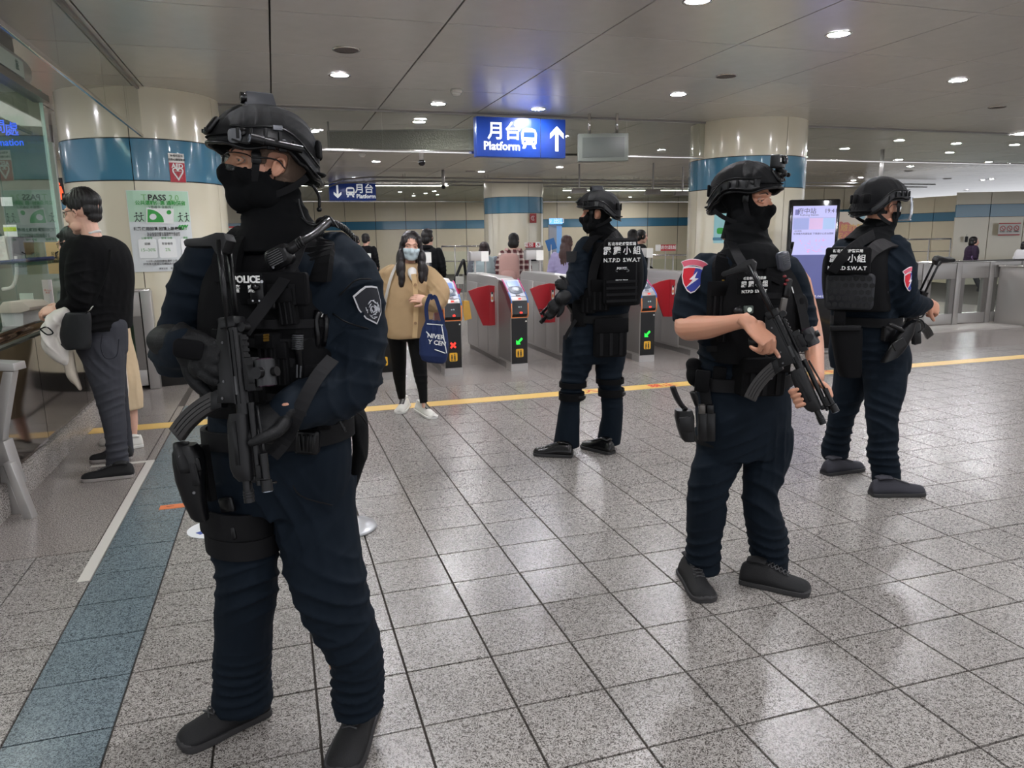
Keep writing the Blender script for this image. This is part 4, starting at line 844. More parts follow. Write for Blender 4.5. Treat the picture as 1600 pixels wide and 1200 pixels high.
# restroom pictogram box
c = P(92, 297, 9.9); q = thing('restroom_sign', 'black box sign with a glowing orange woman figure, left of the left pillar', 'sign', tuple(c))
Soup().box(c + HR * .10, (.62, .1, .30), MF).build('box', BLACKP, q, bevel=.005); s = Soup(); o_ = P(92, 298, 9.84)
OR = mat('orange_glow', (255, 92, 52), .4, emit=1.3); s.ball(o_ + Z * .085, (.022, .01, .022), 7); s.prism([(-.03, .055), (.03, .055), (.05, -.03), (.025, -.03), (.02, -.11), (-.02, -.11), (-.025, -.03), (-.05, -.03)], o_, HR, Z, HF, .012); s.build('woman_figure', OR, q)
Soup().cyl(c + Z * .15, V(c.x, c.y, CZ), .02, n=8).build('hanger', STEELD, q)
Soup().box(V(c.x, c.y, 1.5) + HR * .3, (.9, .1, .9), MF).v and None
# red notice peeking behind the nearest officer
c = P(366, 362, 10.4); q = thing('notice_sign', 'small white sign with red border behind the shoulder of the nearest officer', 'sign', tuple(c)); Soup().box(c, (.22, .01, .14), MF).build('plate', WHITE, q); Soup().box(c + Z * .062 - HF * .006, (.22, .006, .018), MF).build('red_border', INKR, q)
Soup().cyl(V(c.x, c.y, 0), c, .012, n=8).build('pole', STEEL, q)
# cream wall piece left beyond booth
wallrun('wall_left', -340, 120, 13, 14, 5, 2.95, 2.08, 2.45, WALLC)
# ================================================================ FIGURE TOOLS
def ringe(c, r, f, w, df, db, n=28, sq=2.3):
    out = []
    for k in range(n):
        a = 2 * math.pi * k / n; ca, sa = math.cos(a), math.sin(a); ca = math.copysign(abs(ca) ** (2 / sq), ca); sa = math.copysign(abs(sa) ** (2 / sq), sa)
        out.append(c + r * (ca * w) + f * (sa * (df if sa > 0 else db)))
    return out
def torso(soup, spec, phi, sub=4, n=28, sq=2.3, grow=0.0):
    """spec rows: px, py, D, half width px, depth m[, facing]; stacked level rings"""
    rows = []
    for r in spec:
        px, py, D, hw, dp = r[:5]; ph = r[5] if len(r) > 5 else phi; c = P(px, py, D); h = hw * (c - CAMPOS).dot(CF) / FP + grow; dp += grow
        a = math.radians(ph); ca = max(abs(math.cos(a)), .35); w_ = math.sqrt(max(h * h - (dp * math.sin(a)) ** 2, (h * .55) ** 2)) / ca; w_ = min(w_, h * 1.5)
        rows.append([*c, w_, dp, ph])
    A = catmull(rows, sub); rs = []
    for a in A:
        f = face_dir(a[5]); r = f.cross(Z); rs.append(ringe(Vector(a[:3]), r, f, a[3], a[4], a[4], n, sq))
    soup.rings(rs); return soup
def tubeP(soup, spec, sub=4, n=18, ratio=1.0, round_ends=True, up=None, grow=0.0):
    pts = [P(a[0], a[1], a[2]) for a in spec]; rad = [a[3] * (p - CAMPOS).dot(CF) / FP + grow for a, p in zip(spec, pts)]
    rat = [a[4] if len(a) > 4 else ratio for a in spec]
    soup.tube(pts, rad, sub=sub, n=n, ratio=rat, round_ends=round_ends, up=up); return pts
def hand(s, wrist, f, b, side, curls=((25, 35, 25),) * 4, k=1.0, rad=.0088, thumb=None, spread=1.0, palm=True, index=None):
    """side=+1: thumb lies towards f x b, -1: the other way. fingers bend away from b (the back)"""
    wrist = Vector(wrist); f = Vector(f).normalized(); b = Vector(b); b = (b - f * b.dot(f)).normalized(); r = f.cross(b) * side
    if palm:
        s.tube([wrist - f * .03 * k, wrist, wrist + f * .03 * k, wrist + f * .065 * k, wrist + f * .092 * k], [.026 * k, .027 * k, .037 * k, .041 * k, .038 * k], up=b, ratio=[.75, .72, .46, .38, .32], n=14, sub=2)
        s.ball(wrist + f * .035 * k + r * .022 * k - b * .01 * k, .018 * k, 6)
    L = (.078, .086, .080, .062); off = (.030, .010, -.010, -.029); kn = (.088, .094, .088, .078)
    tips = []
    for i in range(4):
        p = wrist + f * kn[i] * k + r * off[i] * k * spread; pts = [p - f * .02 * k, p]; ang = 0; fd = f + r * (off[i] * 2.0 * (spread - .4)); fd.normalize()
        for j, fr in enumerate((.44, .31, .25)):
            ang += math.radians(curls[i][j]); d = fd * math.cos(ang) - b * math.sin(ang); p = p + d * L[i] * fr * k; pts.append(p)
        if i == 0 and index: pts = pts[:2] + [Vector(v) for v in index]; p = pts[-1]
        rr = rad * k * (1.0, 1.03, 1.0, .88)[i]
        s.tube(pts, [rr * 1.15, rr * 1.18, rr * 1.08, rr, rr * .82], n=10, sub=2, round_ends=True); tips.append(p)
    t0 = wrist + f * .022 * k + r * .026 * k
    th = thumb or ((.75, .55, -.15), (.35, .9, -.25), (.1, .95, -.3))   # per joint: along r, f, b
    pts = [t0]
    for q, l in zip(th, (.036, .032, .026)): pts.append(pts[-1] + (r * q[0] + f * q[1] + b * q[2]).normalized() * l * k)
    s.tube(pts, [rad * 1.6 * k, rad * 1.35 * k, rad * 1.2 * k, rad * .9 * k], n=10, sub=2, round_ends=True)
    return tips
def head_frame(px, py, D, phi, nod=0, tilt=0):
    f = face_dir(phi); M = Matrix((f.cross(Z), f, Z)).transposed()
    M = M @ Matrix.Rotation(math.radians(nod), 3, 'X') @ Matrix.Rotation(math.radians(tilt), 3, 'Y'); M = M.to_4x4(); M.translation = P(px, py, D); return M
def head_soup(M, k=1.0, g=0.0, ears=True, female=False):
    s = Soup(); T = lambda x, y, z: M @ V(x * k, y * k, z * k); R3 = M.to_3x3()
    def el(c, r): s.ball(T(*c), tuple(x * k + g for x in r), 10, R3)
    el((0, -.014, .038), (.074, .093, .082)); el((0, .022, -.02), (.063, .068, .085)); el((0, .030, -.075), (.044 if female else .049, .048, .035)); el((0, .056, -.098), (.022, .022, .017))
    for sx in (-1, 1): el((sx * .034, .058, -.024), (.026, .026, .026)); el((sx * .05, .018, -.07), (.018, .034, .026)); el((sx * .012, .094, -.034), (.0085, .010, .007))
    s.tube([T(0, .078, .018), T(0, .092, -.004), T(0, .103, -.024), T(0, .100, -.035)], [x * k + g for x in (.0085, .0085, .0105, .009)], n=10, sub=2, round_ends=True)
    s.tube([T(-.05, .058, .024), T(-.025, .077, .027), T(0, .080, .024), T(.025, .077, .027), T(.05, .058, .024)], .0105 * k + g, n=10, sub=2, round_ends=True)
    s.tube([T(-.02, .081, -.060), T(-.008, .090, -.057), T(0, .089, -.058), T(.008, .090, -.057), T(.02, .081, -.060)], .0055 * k + g, n=8, sub=2, round_ends=True)
    s.tube([T(-.017, .081, -.069), T(0, .089, -.070), T(.017, .081, -.069)], .006 * k + g, n=8, sub=3, round_ends=True)
    if ears:
        for sx in (-1, 1):
            e = [(.070, .004, -.018), (.076, .004, .0), (.083, -.004, .017), (.086, -.014, .019), (.085, -.021, .006), (.080, -.014, -.012), (.074, -.003, -.023), (.070, .003, -.019)]
            s.tube([T(sx * a, b, c) for a, b, c in e], .0045 * k + g, n=8, sub=3); s.ball(T(sx * .073, -.008, .0), (.006 * k, .012 * k, .020 * k), 7, R3)
    s.tube([T(0, -.018, -.03), T(0, -.026, -.09), T(0, -.036, -.15)], [x * k + g for x in ((.05, .050, .054) if not female else (.044, .041, .046))], n=16, sub=2)
    return s
def mask_soup(M, k=1.0, g=.0065):
    # cloth stretched over nose and jaw
    s = Soup(); T = lambda x, y, z: M @ V(x * k, y * k, z * k); R3 = M.to_3x3()
    def el(c, r): s.ball(T(*c), tuple(x * k + g for x in r), 12, R3)
    el((0, -.014, .038), (.073, .090, .080)); el((0, .022, -.02), (.064, .068, .085)); el((0, .030, -.075), (.050, .052, .037)); el((0, .052, -.035), (.030, .050, .052)); el((0, .054, -.075), (.034, .036, .040))
    for sx in (-1, 1): el((sx * .034, .055, -.026), (.028, .028, .028)); el((sx * .050, .017, -.068), (.022, .038, .032)); el((sx * .052, .0, -.04), (.02, .03, .03))
    s.tube([T(0, .070, .018), T(0, .091, -.010), T(0, .102, -.026), T(0, .098, -.040)], [x * k + g for x in (.006, .009, .013, .013)], n=10, sub=2, round_ends=True)
    s.tube([T(0, -.018, -.03), T(0, -.026, -.09), T(0, -.036, -.15)], [x * k + g for x in (.05, .052, .056)], n=16, sub=2)
    return s
def sculpt(me, M, k=1.0):
    q = co(me); Mi = np.array(M.inverted()); loc = (np.c_[q, np.ones(len(q))] @ Mi.T)[:, :3] / k; R3 = np.array(M.to_3x3()); d = np.zeros_like(loc)
    for sx in (-1, 1):
        g = np.exp(-(((loc[:, 0] - sx * .031) / .017) ** 2 + ((loc[:, 1] - .082) / .03) ** 2 + ((loc[:, 2] - .004) / .010) ** 2)); d[:, 1] -= .011 * g
    g = np.exp(-((loc[:, 0] / .03) ** 2 + ((loc[:, 1] - .09) / .02) ** 2 + ((loc[:, 2] + .0645) / .0022) ** 2)); d[:, 1] -= .003 * g
    setco(me, q + (d * k) @ R3.T)
def join_me(mes, name):
    vs = []; fs = []; b = 0
    for me in mes:
        c = co(me); vs.append(c); fs += [tuple(b + i for i in p.vertices) for p in me.polygons]; b += len(c)
    out = bpy.data.meshes.new(name); out.from_pydata(np.vstack(vs).tolist(), [], fs); return out
def clip(me, M, keep, k=1.0):
    Mi = M.inverted(); bm = bmesh.new(); bm.from_mesh(me); dl = [v for v in bm.verts if not keep(*((Mi @ v.co) / k))]
    bmesh.ops.delete(bm, geom=dl, context='VERTS')
    for _ in range(14):      # even out the cut edge
        new = {}
        for v in bm.verts:
            bn = [e.other_vert(v) for e in v.link_edges if e.is_boundary]
            if len(bn) >= 2: new[v] = v.co * .4 + (bn[0].co + bn[1].co) * .3
        for v, c_ in new.items(): v.co = c_
    bm.to_mesh(me); bm.free(); return me
def thicken(me, t):
    bm = bmesh.new(); bm.from_mesh(me); bmesh.ops.solidify(bm, geom=bm.faces[:], thickness=t); bm.to_mesh(me); bm.free(); return me
mat('pin_steel', (90, 90, 92), .3, .8)
EYEW = mat('eye_white', (196, 186, 180), .25); IRIS = mat('dark_iris', (30, 20, 16), .1); LIPS = mat('lips', (176, 98, 92), .4); BROW = mat('brow_hair', (34, 26, 24), .7)
def eyes(M, fig, k=1.0, gx=0.0, brows=True, lids=None):
    R3 = M.to_3x3(); T = lambda x, y, z: M @ V(x * k, y * k, z * k)
    for sx in (-1, 1):
        e = Soup().ball(T(sx * .031, .0665, .004), .0112 * k, 10).build('eye', EYEW, fig, True)
        Soup().ball(T(sx * .031 + gx * .004, .0740, .004), (.0054 * k, .0046 * k, .0054 * k), 8, R3).build('iris', IRIS, e, True)
        for zz, r_, nm in ((.0100, .0040, 'upper_eyelid'), (-.0035, .0032, 'lower_eyelid')):
            Soup().tube([T(sx * .031 - .0175, .0690, .003), T(sx * .031 - .008, .0765, zz * .9), T(sx * .031, .0785, zz), T(sx * .031 + .008, .0765, zz * .9), T(sx * .031 + .0175, .0690, .003)], r_ * k, n=8, sub=3).build(nm, lids or SKIN, fig, True)
        if brows: Soup().tube([T(sx * .013, .0885, .025), T(sx * .03, .0875, .031), T(sx * .049, .070, .026)], [.0032 * k, .0036 * k, .0018 * k], n=6, sub=4, ratio=.6).build('eyebrow', BROW, fig, True)
def glasses(M, fig, k=1.0, rim='full', col=None, big=False):
    R3 = M.to_3x3(); T = lambda x, y, z: M @ V(x * k, y * k, z * k); FM = col or BLACKP; g = Soup().tube([T(-.009, .107, .008), T(0, .109, .010), T(.009, .107, .008)], .0018 * k, n=6, sub=2).build('glasses', FM, fig, True)
    hz = .022 if big else .017; hx = .030 if big else .023
    for sx in (-1, 1):
        cx = sx * (.036 if big else .033); pts = []
        for a in np.linspace(0, 2 * math.pi, 21): 
            x = cx + hx * math.copysign(abs(math.cos(a)) ** .75, math.cos(a)); z = .002 + hz * math.copysign(abs(math.sin(a)) ** .75, math.sin(a)) - (.004 if big else 0); pts.append(T(x, .106 - 9 * x * x * (1.5 if big else 1), z))
        Soup().tube(pts, .0016 * k, n=6).build('rim', FM, g, True)
        vs = [T(cx, .106 - 9 * cx * cx, .0)] + pts[:-1]; Soup().add(vs, [(0, i + 1, (i + 1) % 20 + 1) for i in range(20)]).build('lens', GLASS, g, True)
        x1 = cx + sx * hx; Soup().tube([T(x1, .106 - 9 * x1 * x1 * (1.5 if big else 1), .006), T(sx * .079, .055, .010), T(sx * .084, .0, .014), T(sx * .086, -.022, -.004)], [.0028 * k, .0024 * k, .002 * k, .002 * k], n=6, sub=4).build('temple', FM, g, True)
    return g
STRAPM = mat('strap_webbing', (17, 17, 19), .7, bump=.2, scale=900, spec=.2)
RAILM = mat('rail_polymer', (18, 19, 22), .36, spec=.4)
def helmet(M, fig, k=1.0, top_box=False, camera=False, torch=None, visor=False, mark=None):
    T = lambda x, y, z: M @ V(x * k, y * k, z * k); R3 = M.to_3x3()
    def rimz(th):      # th: 0 front, 180 rear (deg)
        t = abs(th); pts = [(0, .050), (35, .044), (62, .028), (82, .034), (100, .030), (118, -.004), (140, -.036), (180, -.046)]
        for (a, za), (b, zb) in zip(pts, pts[1:]):
            if t <= b: u = (t - a) / (b - a); u = u * u * (3 - 2 * u); return za + (zb - za) * u
        return -.046
    def surf(th, z, g=0.0):
        a = math.radians(th); zc, az = .022, .134; u = (z - zc) / (az); ax, ay = .116, .142
        s_ = math.sqrt(max(0, 1 - max(u, 0) ** 2.25)) if u > 0 else 1.0 + .10 * u * -1 * .25
        if u < 0: s_ = 1.0 - .05 * u * (-1 if abs(th) < 90 else -.2) * 0
        x = -math.sin(a) * (ax * s_ + g); y = math.cos(a) * (ay * s_ + g) - .010; return V(x, y, z)
    def shell(g, zt=.155, lift=0.0):
        rs = []; N = 120
        for j in range(29):
            t = j / 28; r = []
            for i in range(N):
                th = -180 + 360 * i / N; zr = rimz(th) + lift; u = math.cos(t * math.pi / 2) if t < 1 else 0; z = zr + (.1555 - zr) * u ** .9
                r.append(T(*surf(th, z, g))) if j else r.append(T(*(V(-math.sin(math.radians(th)) * .012, math.cos(math.radians(th)) * .012 - .01, .1562))))
            rs.append(r)
        return rs
    rs = shell(0); n = len(rs[0]); inner = [[T(*(Vector((M.inverted() @ v) / k) * .93 + V(0, -.0005, .001))) for v in r] for r in reversed(rs)]
    so = Soup(); so.rings(rs + inner + [rs[0]], False); me = bpy.data.meshes.new('helmet'); me.from_pydata(so.v, [], so.f)
    bm = bmesh.new(); bm.from_mesh(me); bmesh.ops.recalc_face_normals(bm, faces=bm.faces); bm.to_mesh(me); bm.free(); wrinkle(me, [(T(0, .09, .11), .07, R3 @ V(1, 0, 0), .0035, .035), (T(0, -.1, .08), .09, R3 @ V(1, 0, .5), .003, .04), (T(.08, .02, .09), .06, R3 @ V(0, 1, .3), .003, .035), (T(-.08, .02, .09), .06, R3 @ V(0, 1, .3), .003, .035)], .0012, 7); h = finish(me, 'helmet', HELM, fig)
    Soup().tube([T(*(surf(th, rimz(th) + .002, .0015))) for th in range(-180, 181, 6)], .0045 * k, n=8).build('rim_trim', BLACKP, h, True)
    for sx in (-1, 1):     # accessory rails
        top = [surf(sx * th, zz, .008) for th, zz in ((44, .084), (62, .080), (80, .083), (98, .078), (112, .056), (126, .022), (140, -.002))]
        bot = [surf(sx * th, zz, .008) for th, zz in ((48, .050), (62, .040), (80, .045), (98, .043), (112, .020), (126, -.010), (140, -.030))]
        vs = [T(*q) for q in top] + [T(*q) for q in bot]; c0 = [T(*(q * .965)) for q in top] + [T(*(q * .965)) for q in bot]; m_ = 7
        rr = [[vs[i], vs[m_ + i], c0[m_ + i], c0[i]] for i in range(m_)]; Soup().rings(rr).build('side_rail', RAILM, h, bevel=.002)
        for zz in (0, 1):
            Soup().tube([T(*(q + q.normalized() * .003)) for q in (top, bot)[zz]], .0028 * k, n=6, sub=3).build('rail_edge', BLACKP, h, True)
        for i in range(5):
            th = 54 + i * 13; q = surf(sx * th, (.066, .064, .066, .060, .040)[i], .012); Soup().box(T(*q), (.008 * k, .008 * k, .026 * k), R3 @ Matrix.Rotation(math.radians(sx * th), 3, 'Z')).build('rail_block', BLACKP, h, bevel=.0015)
        q = surf(sx * 57, .070, .006); Soup().cyl(T(*q), T(*(q * 1.02)), .012 * k, n=14).build('bungee_knob', GUNP, h, True)
    # front shroud, rear pad and strap
    c = surf(0, .092, .004); Soup().rbox(T(*c), (.052 * k, .014 * k, .05 * k), R3 @ Matrix.Rotation(math.radians(38), 3, 'X'), .2).build('front_shroud', BLACKP, h, True)
    for dx in (-.017, .017): c = surf(0, .080, .010); Soup().cyl(T(c.x + dx, c.y, c.z), T(c.x + dx, c.y + .008, c.z), .005 * k, n=10).build('shroud_screw', GUN, h, True)
    for th in (150, 180, -150): c = surf(th, .045, .003); Soup().rbox(T(*c), (.034 * k, .01 * k, .045 * k), R3 @ Matrix.Rotation(math.radians(th), 3, 'Z'), .2).build('velcro_patch', BLK, h, True)
    Soup().tube([T(*surf(th, -.018, .006)) for th in range(138, 223, 12)], .009 * k, n=8, ratio=.5).build('rear_band', BLK, h, True)
    Soup().tube([T(*surf(th, .066 if abs(th) < 150 else .06, .002)) for th in range(-45, 46, 9)], .006 * k, n=8, ratio=.4).build('cover_seam', BLKC, h, True)
    if top_box:
        c = V(0, .0, .162) if top_box is True else V(*top_box); b = Soup().box(T(*c), (.058 * k, .082 * k, .036 * k), R3, .82).build('top_module', mat('module_grey', (52, 54, 60), .4), h, bevel=.004)
        Soup().cyl(T(c.x - .018, c.y + .034, c.z + .001), T(c.x - .018, c.y + .047, c.z + .001), .014 * k, n=18).build('module_lens', BLACKG, b, True); Soup().box(T(c.x, c.y, c.z + .0185), (.034 * k, .06 * k, .002 * k), R3).build('module_plate', mat('plate_grey', (84, 88, 94), .4), b)
        Soup().box(T(c.x, c.y, c.z - .02), (.066 * k, .09 * k, .008 * k), R3).build('module_base', BLACKP, b, bevel=.003)
    if camera:
        c = surf(0, .125, .02) + V(0, .008, .02); b = Soup().rbox(T(*c), (.062 * k, .036 * k, .048 * k), R3, .12).build('action_camera', mat('camera_black', (24, 25, 28), .4), h, True)
        Soup().rbox(T(c.x - .012, c.y + .022, c.z + .006), (.03 * k, .012 * k, .03 * k), R3, .25).build('camera_lens_housing', BLACKG, b, True); Soup().cyl(T(c.x - .012, c.y + .027, c.z + .006), T(c.x - .012, c.y + .030, c.z + .006), .010 * k, n=16).build('camera_lens', mat('lens_blue', (40, 46, 60), .05), b, True)
        Soup().rbox(T(c.x + .018, c.y + .0185, c.z + .004), (.012 * k, .002 * k, .014 * k), R3, .1).build('camera_label', WHITE, b)
        Soup().tube([T(0, .125, .085), T(0, .142, .105), T(c.x, c.y - .004, c.z - .026)], .010 * k, n=8, sub=2).build('camera_arm', BLACKP, b, True)
        for dx in (-.012, .012): Soup().cyl(T(dx, .150, .096), T(dx * 1.6, .150, .096), .008 * k, n=10).build('arm_screw', GUN, b, True)
    if torch:
        sx = torch; q0 = surf(sx * 66, .052, .020); q1 = surf(sx * 112, .034, .020); t = Soup().tube([T(*q0), T(*(q0.lerp(q1, .25))), T(*(q0.lerp(q1, .27))), T(*q1)], [.0125 * k, .0125 * k, .0098 * k, .0098 * k], n=14).build('torch', GUN, h, 'auto')
        d = (q0 - q1).normalized(); Soup().cyl(T(*q0), T(*(q0 + d * .003)), .010 * k, n=14).build('torch_lens', mat('lens_pale', (150, 156, 166), .1, .5), t)
        for f_ in (.4, .62): qq = q0.lerp(q1, f_); Soup().rbox(T(*(qq * .97)), (.02 * k, .014 * k, .03 * k), R3 @ Matrix.Rotation(math.radians(sx * 88), 3, 'Z'), .2).build('torch_clamp', BLACKP, t, True)
        qq = surf(sx * 92, .083, .010); Soup().box(T(*qq), (.024 * k, .008 * k, .012 * k), R3 @ Matrix.Rotation(math.radians(sx * 92), 3, 'Z')).build('rail_clip', mat('clip_grey', (120, 122, 128), .3, .5), h, bevel=.002)
        qq = surf(sx * 50, .060, .008); Soup().rbox(T(*qq), (.034 * k, .006 * k, .034 * k), R3 @ Matrix.Rotation(math.radians(sx * 50), 3, 'Z'), .3).build('side_badge', mat('badge_grey', (108, 110, 114), .5), h, True)
    # chin straps
    for sx in (-1, 1):
        sub = dict(sub=4)
        Soup().strap([T(sx * .082, .032, .036), T(sx * .082, .034, .0), T(sx * .072, .040, -.045), T(sx * .045, .052, -.095), T(0, .062, -.121)], .018 * k, .003, [R3 @ V(sx, .1, 0), R3 @ V(sx, .1, 0), R3 @ V(sx, .25, -.1), R3 @ V(sx * .6, .3, -.7), R3 @ V(0, .2, -1)]).build('chin_strap', STRAPM, h)
        Soup().strap([T(sx * .092, -.09, -.03), T(sx * .086, -.055, -.055), T(sx * .076, -.01, -.075), T(sx * .056, .042, -.088)], .017 * k, .003, [R3 @ V(sx, -.3, 0)] * 4).build('rear_strap', STRAPM, h)
        Soup().rbox(T(sx * .083, .033, .012), (.024 * k, .007 * k, .03 * k), R3 @ Matrix.Rotation(math.radians(-sx * 84), 3, 'Z'), .2).build('strap_buckle', BLACKP, h, True)
    if visor:
        rs = []; PC = mat('clear_visor', (225, 230, 236), .08)
        for th in range(-58, 59, 6):
            a = math.radians(th); rs.append([T(-math.sin(a) * r_, math.cos(a) * r_ * 1.1 + .012, z_) for r_, z_ in ((.122, .046), (.129, .010), (.128, -.035), (.122, -.062), (.119, -.062), (.125, -.035), (.126, .010), (.119, .046))])
        v_ = Soup().rings(rs).build('goggle_lens', glass('goggle_glass', (.90, .92, .95), 1.6, .12), h, True)
        for idx in (0, 3): Soup().tube([r[idx] for r in rs], .004 * k, n=6).build('goggle_frame', mat('goggle_grey', (176, 180, 188), .2), h, True)
        for e in (0, -1): Soup().tube([rs[e][0], rs[e][1], rs[e][2], rs[e][3]], .005 * k, n=6).build('goggle_side', MATS['goggle_grey'], h, True)
    if mark: 
        q = surf(mark[1] * 88, .098, .004); o = T(*q); tx = (T(*surf(mark[1] * 84, .098, .004)) - T(*surf(mark[1] * 94, .098, .004))); nn = (R3 @ V(-mark[1], 0, .55)).normalized(); yy = nn.cross(tx.normalized() * (1)).normalized()
        x_ = tx.normalized() * (-mark[1]) * -1
        if x_.dot(HR) < 0: x_ = -x_
        text(None, mark[0], .02 * k, frame(o, x_, nn.cross(x_)), INKW, h, bold=.0004)
    return h
LACEM = mat('lace_grey', (58, 58, 60), .7)
def shoe(fig, heel, toe, w=.105, h=.105, upper=SHOE, sole=SOLE, lace=None, lift=0.0, name='shoe', toecap=None, ankle=None):
    heel = Vector(heel); toe = Vector(toe); heel.z = toe.z = 0; f = (toe - heel); L = f.length; f.normalize(); r = f.cross(Z); up = Z * lift
    prof = [(0.0, .30, .06, .0), (.04, .40, .09, .0), (.18, .43, h, .0), (.34, .43, h * 1.0, .0), (.48, .45, h * .86, .01), (.62, .49, h * .70, .02), (.78, .51, h * .60, .02), (.90, .48, h * .54, .01), (.965, .38, h * .46, .0), (1.0, .20, h * .34, 0)]
    A = catmull([[t * L, a * w, hh] for t, a, hh, _ in prof], 3); rs = []
    for t, a, hh in A:
        c = heel + f * t + Z * .016; ring = []
        for k in range(16):
            an = 2 * math.pi * k / 16; y = math.sin(an); x = math.cos(an); x = math.copysign(abs(x) ** .8, x); zz = (max(y, 0) ** .9) * max(hh - .016, .01) if y > 0 else 0; ring.append(c + r * (x * a * (1 - .35 * max(y, 0))) + Z * zz)
        rs.append(ring)
    u = Soup().rings(rs).build(name, upper, fig, True); rs = []
    for t, a, hh in A: 
        c = heel + f * t; aa = a + .004; ns = []
        for x, z in ((-aa, .003), (-aa * .9, 0), (aa * .9, 0), (aa, .003), (aa + .001, .022), (-aa - .001, .022)): ns.append(c + r * x + Z * z)
        rs.append(ns)
    so = Soup().rings(rs).build('sole', sole, u, bevel=.002)
    s = Soup()
    for k in range(5):
        t = .40 + .06 * k; i = t * L; hh = np.interp(t, [p[0] for p in prof], [p[2] for p in prof]); c = heel + f * i + Z * (hh + .001)
        for sg in (-1, 1): s.cyl(c - r * .022 * sg, c + r * .022 * sg + f * .014 - Z * .004, .0028, n=5)
    s.build('laces', lace or LACEM, u, True)
    Soup().tube([heel + f * (L * t) + Z * z for t, z in ((.10, h - .004), (.22, h + .004), (.36, h - .002))], [.030, .034, .030], n=12, sub=2, ratio=.3, up=Z).build('collar', upper, u, True)
    if toecap:
        rr = []
        for t, a, hh in A:
            if t / L < .86: continue
            c = heel + f * (t + .002) + Z * .014; rr.append([c + r * (math.copysign(abs(math.cos(q)) ** .8, math.cos(q)) * (a + .002) * (1 - .35 * max(math.sin(q), 0))) + Z * (max(math.sin(q), 0) ** .9 * (max(hh - .016, .01) * .72 + .002)) for q in [2 * math.pi * k / 16 for k in range(16)]])
        Soup().rings(rr).build('toe_cap', toecap, u, True)
    return u
def patch(parent, M, R, layers, name='sleeve_patch', vertical=False):
    """layers of flat polygons laid on a curved sleeve; M: x right, y up, z out; R: sleeve radius"""
    root = None
    for k, (nm, poly, mt, h) in enumerate(layers):
        bm = bmesh.new(); vs = [bm.verts.new((x, y, 0)) for x, y in poly]; bm.faces.new(vs)
        xs = np.arange(-.07, .071, .008)
        for x in xs: bmesh.ops.bisect_plane(bm, geom=bm.verts[:] + bm.edges[:] + bm.faces[:], plane_co=(x, 0, 0), plane_no=(1, 0, 0))
        r = bmesh.ops.extrude_face_region(bm, geom=bm.faces[:]); 
        for e in r['geom']:
            if isinstance(e, bmesh.types.BMVert): e.co.z = -.003
        for v in bm.verts:
            x, y, z = v.co; z += h; a = x / R; v.co = M @ V(math.sin(a) * (R + z), y, math.cos(a) * (R + z) - R)
        bmesh.ops.recalc_face_normals(bm, faces=bm.faces); me = bpy.data.meshes.new(nm); bm.to_mesh(me); bm.free()
        me.transform(wmat(parent).inverted()); o = link(nm, me, root or parent, mt)
        if root is None: root = o
    return root
def curvetext(parent, M, R, body, size, arc_r, yc, mt, span):
    n = len(body)
    for i, ch in enumerate(body):
        a = math.radians(-span / 2 + span * i / max(n - 1, 1)); x = arc_r * math.sin(a); y = yc + arc_r * math.cos(a); t = x / R
        N = M.to_3x3() @ V(math.sin(t), 0, math.cos(t)); X = M.to_3x3() @ V(math.cos(t) * math.cos(a), -math.sin(a), -math.sin(t) * math.cos(a)); o = M @ V(math.sin(t) * (R + .004), y, math.cos(t) * (R + .004) - R)
        if ch != ' ': text(None, ch, size, frame(o, X, N.cross(X)), mt, parent, 'patch_letter', .0004, .0003)
def gbox(fig, name, px, py, D, wpx, hpx, dep, phi=0, roll=0, mt=None, r=.12, pitch=0, thick=None):
    """gear piece: rounded box whose front faces phi, size in pixels at that distance, dep metres deep (grows backwards)"""
    c = P(px, py, D); s = (c - CAMPOS).dot(CF) / FP; f = face_dir(phi); x = f.cross(Z) * -1; M = Matrix((x, -f, Z)).transposed() @ Matrix.Rotation(math.radians(pitch), 3, 'X') @ Matrix.Rotation(math.radians(roll), 3, 'Y')
    o = Soup().rbox(c - (M @ V(0, -1, 0)) * dep / 2, (wpx * s / max(.5, abs(math.cos(math.radians(phi)))), dep, hpx * s), M, r).build(name, mt or BLK, fig, True if r >= .5 else 'auto')
    return o, M, c, s
def pouch(fig, px, py, D, wpx, hpx, dep, phi=0, roll=0, mt=None, flap=True, name='pouch', pitch=0):
    o, M, c, s = gbox(fig, name, px, py, D, wpx, hpx, dep, phi, roll, mt, .1, pitch); w_ = wpx * s / max(.5, abs(math.cos(math.radians(phi))))
    n = M @ V(0, -1, 0)
    if flap: Soup().rbox(c + (M @ V(0, 0, hpx * s * .32)) + n * .002, (w_ * 1.04, dep * .25, hpx * s * .38), M, .1).build('pouch_flap', mt or BLK, o, 'auto')
    for k in range(-1, 2): Soup().box(c + (M @ V(w_ * .3 * k, 0, -hpx * s * .15)) + n * .003, (w_ * .1, .003, hpx * s * .6), M).build('webbing', STRAPM, o)
    return o, M, c, s
def figure(label, x, y, cat='person'):
    return thing('person', label, cat, (x, y, 0))

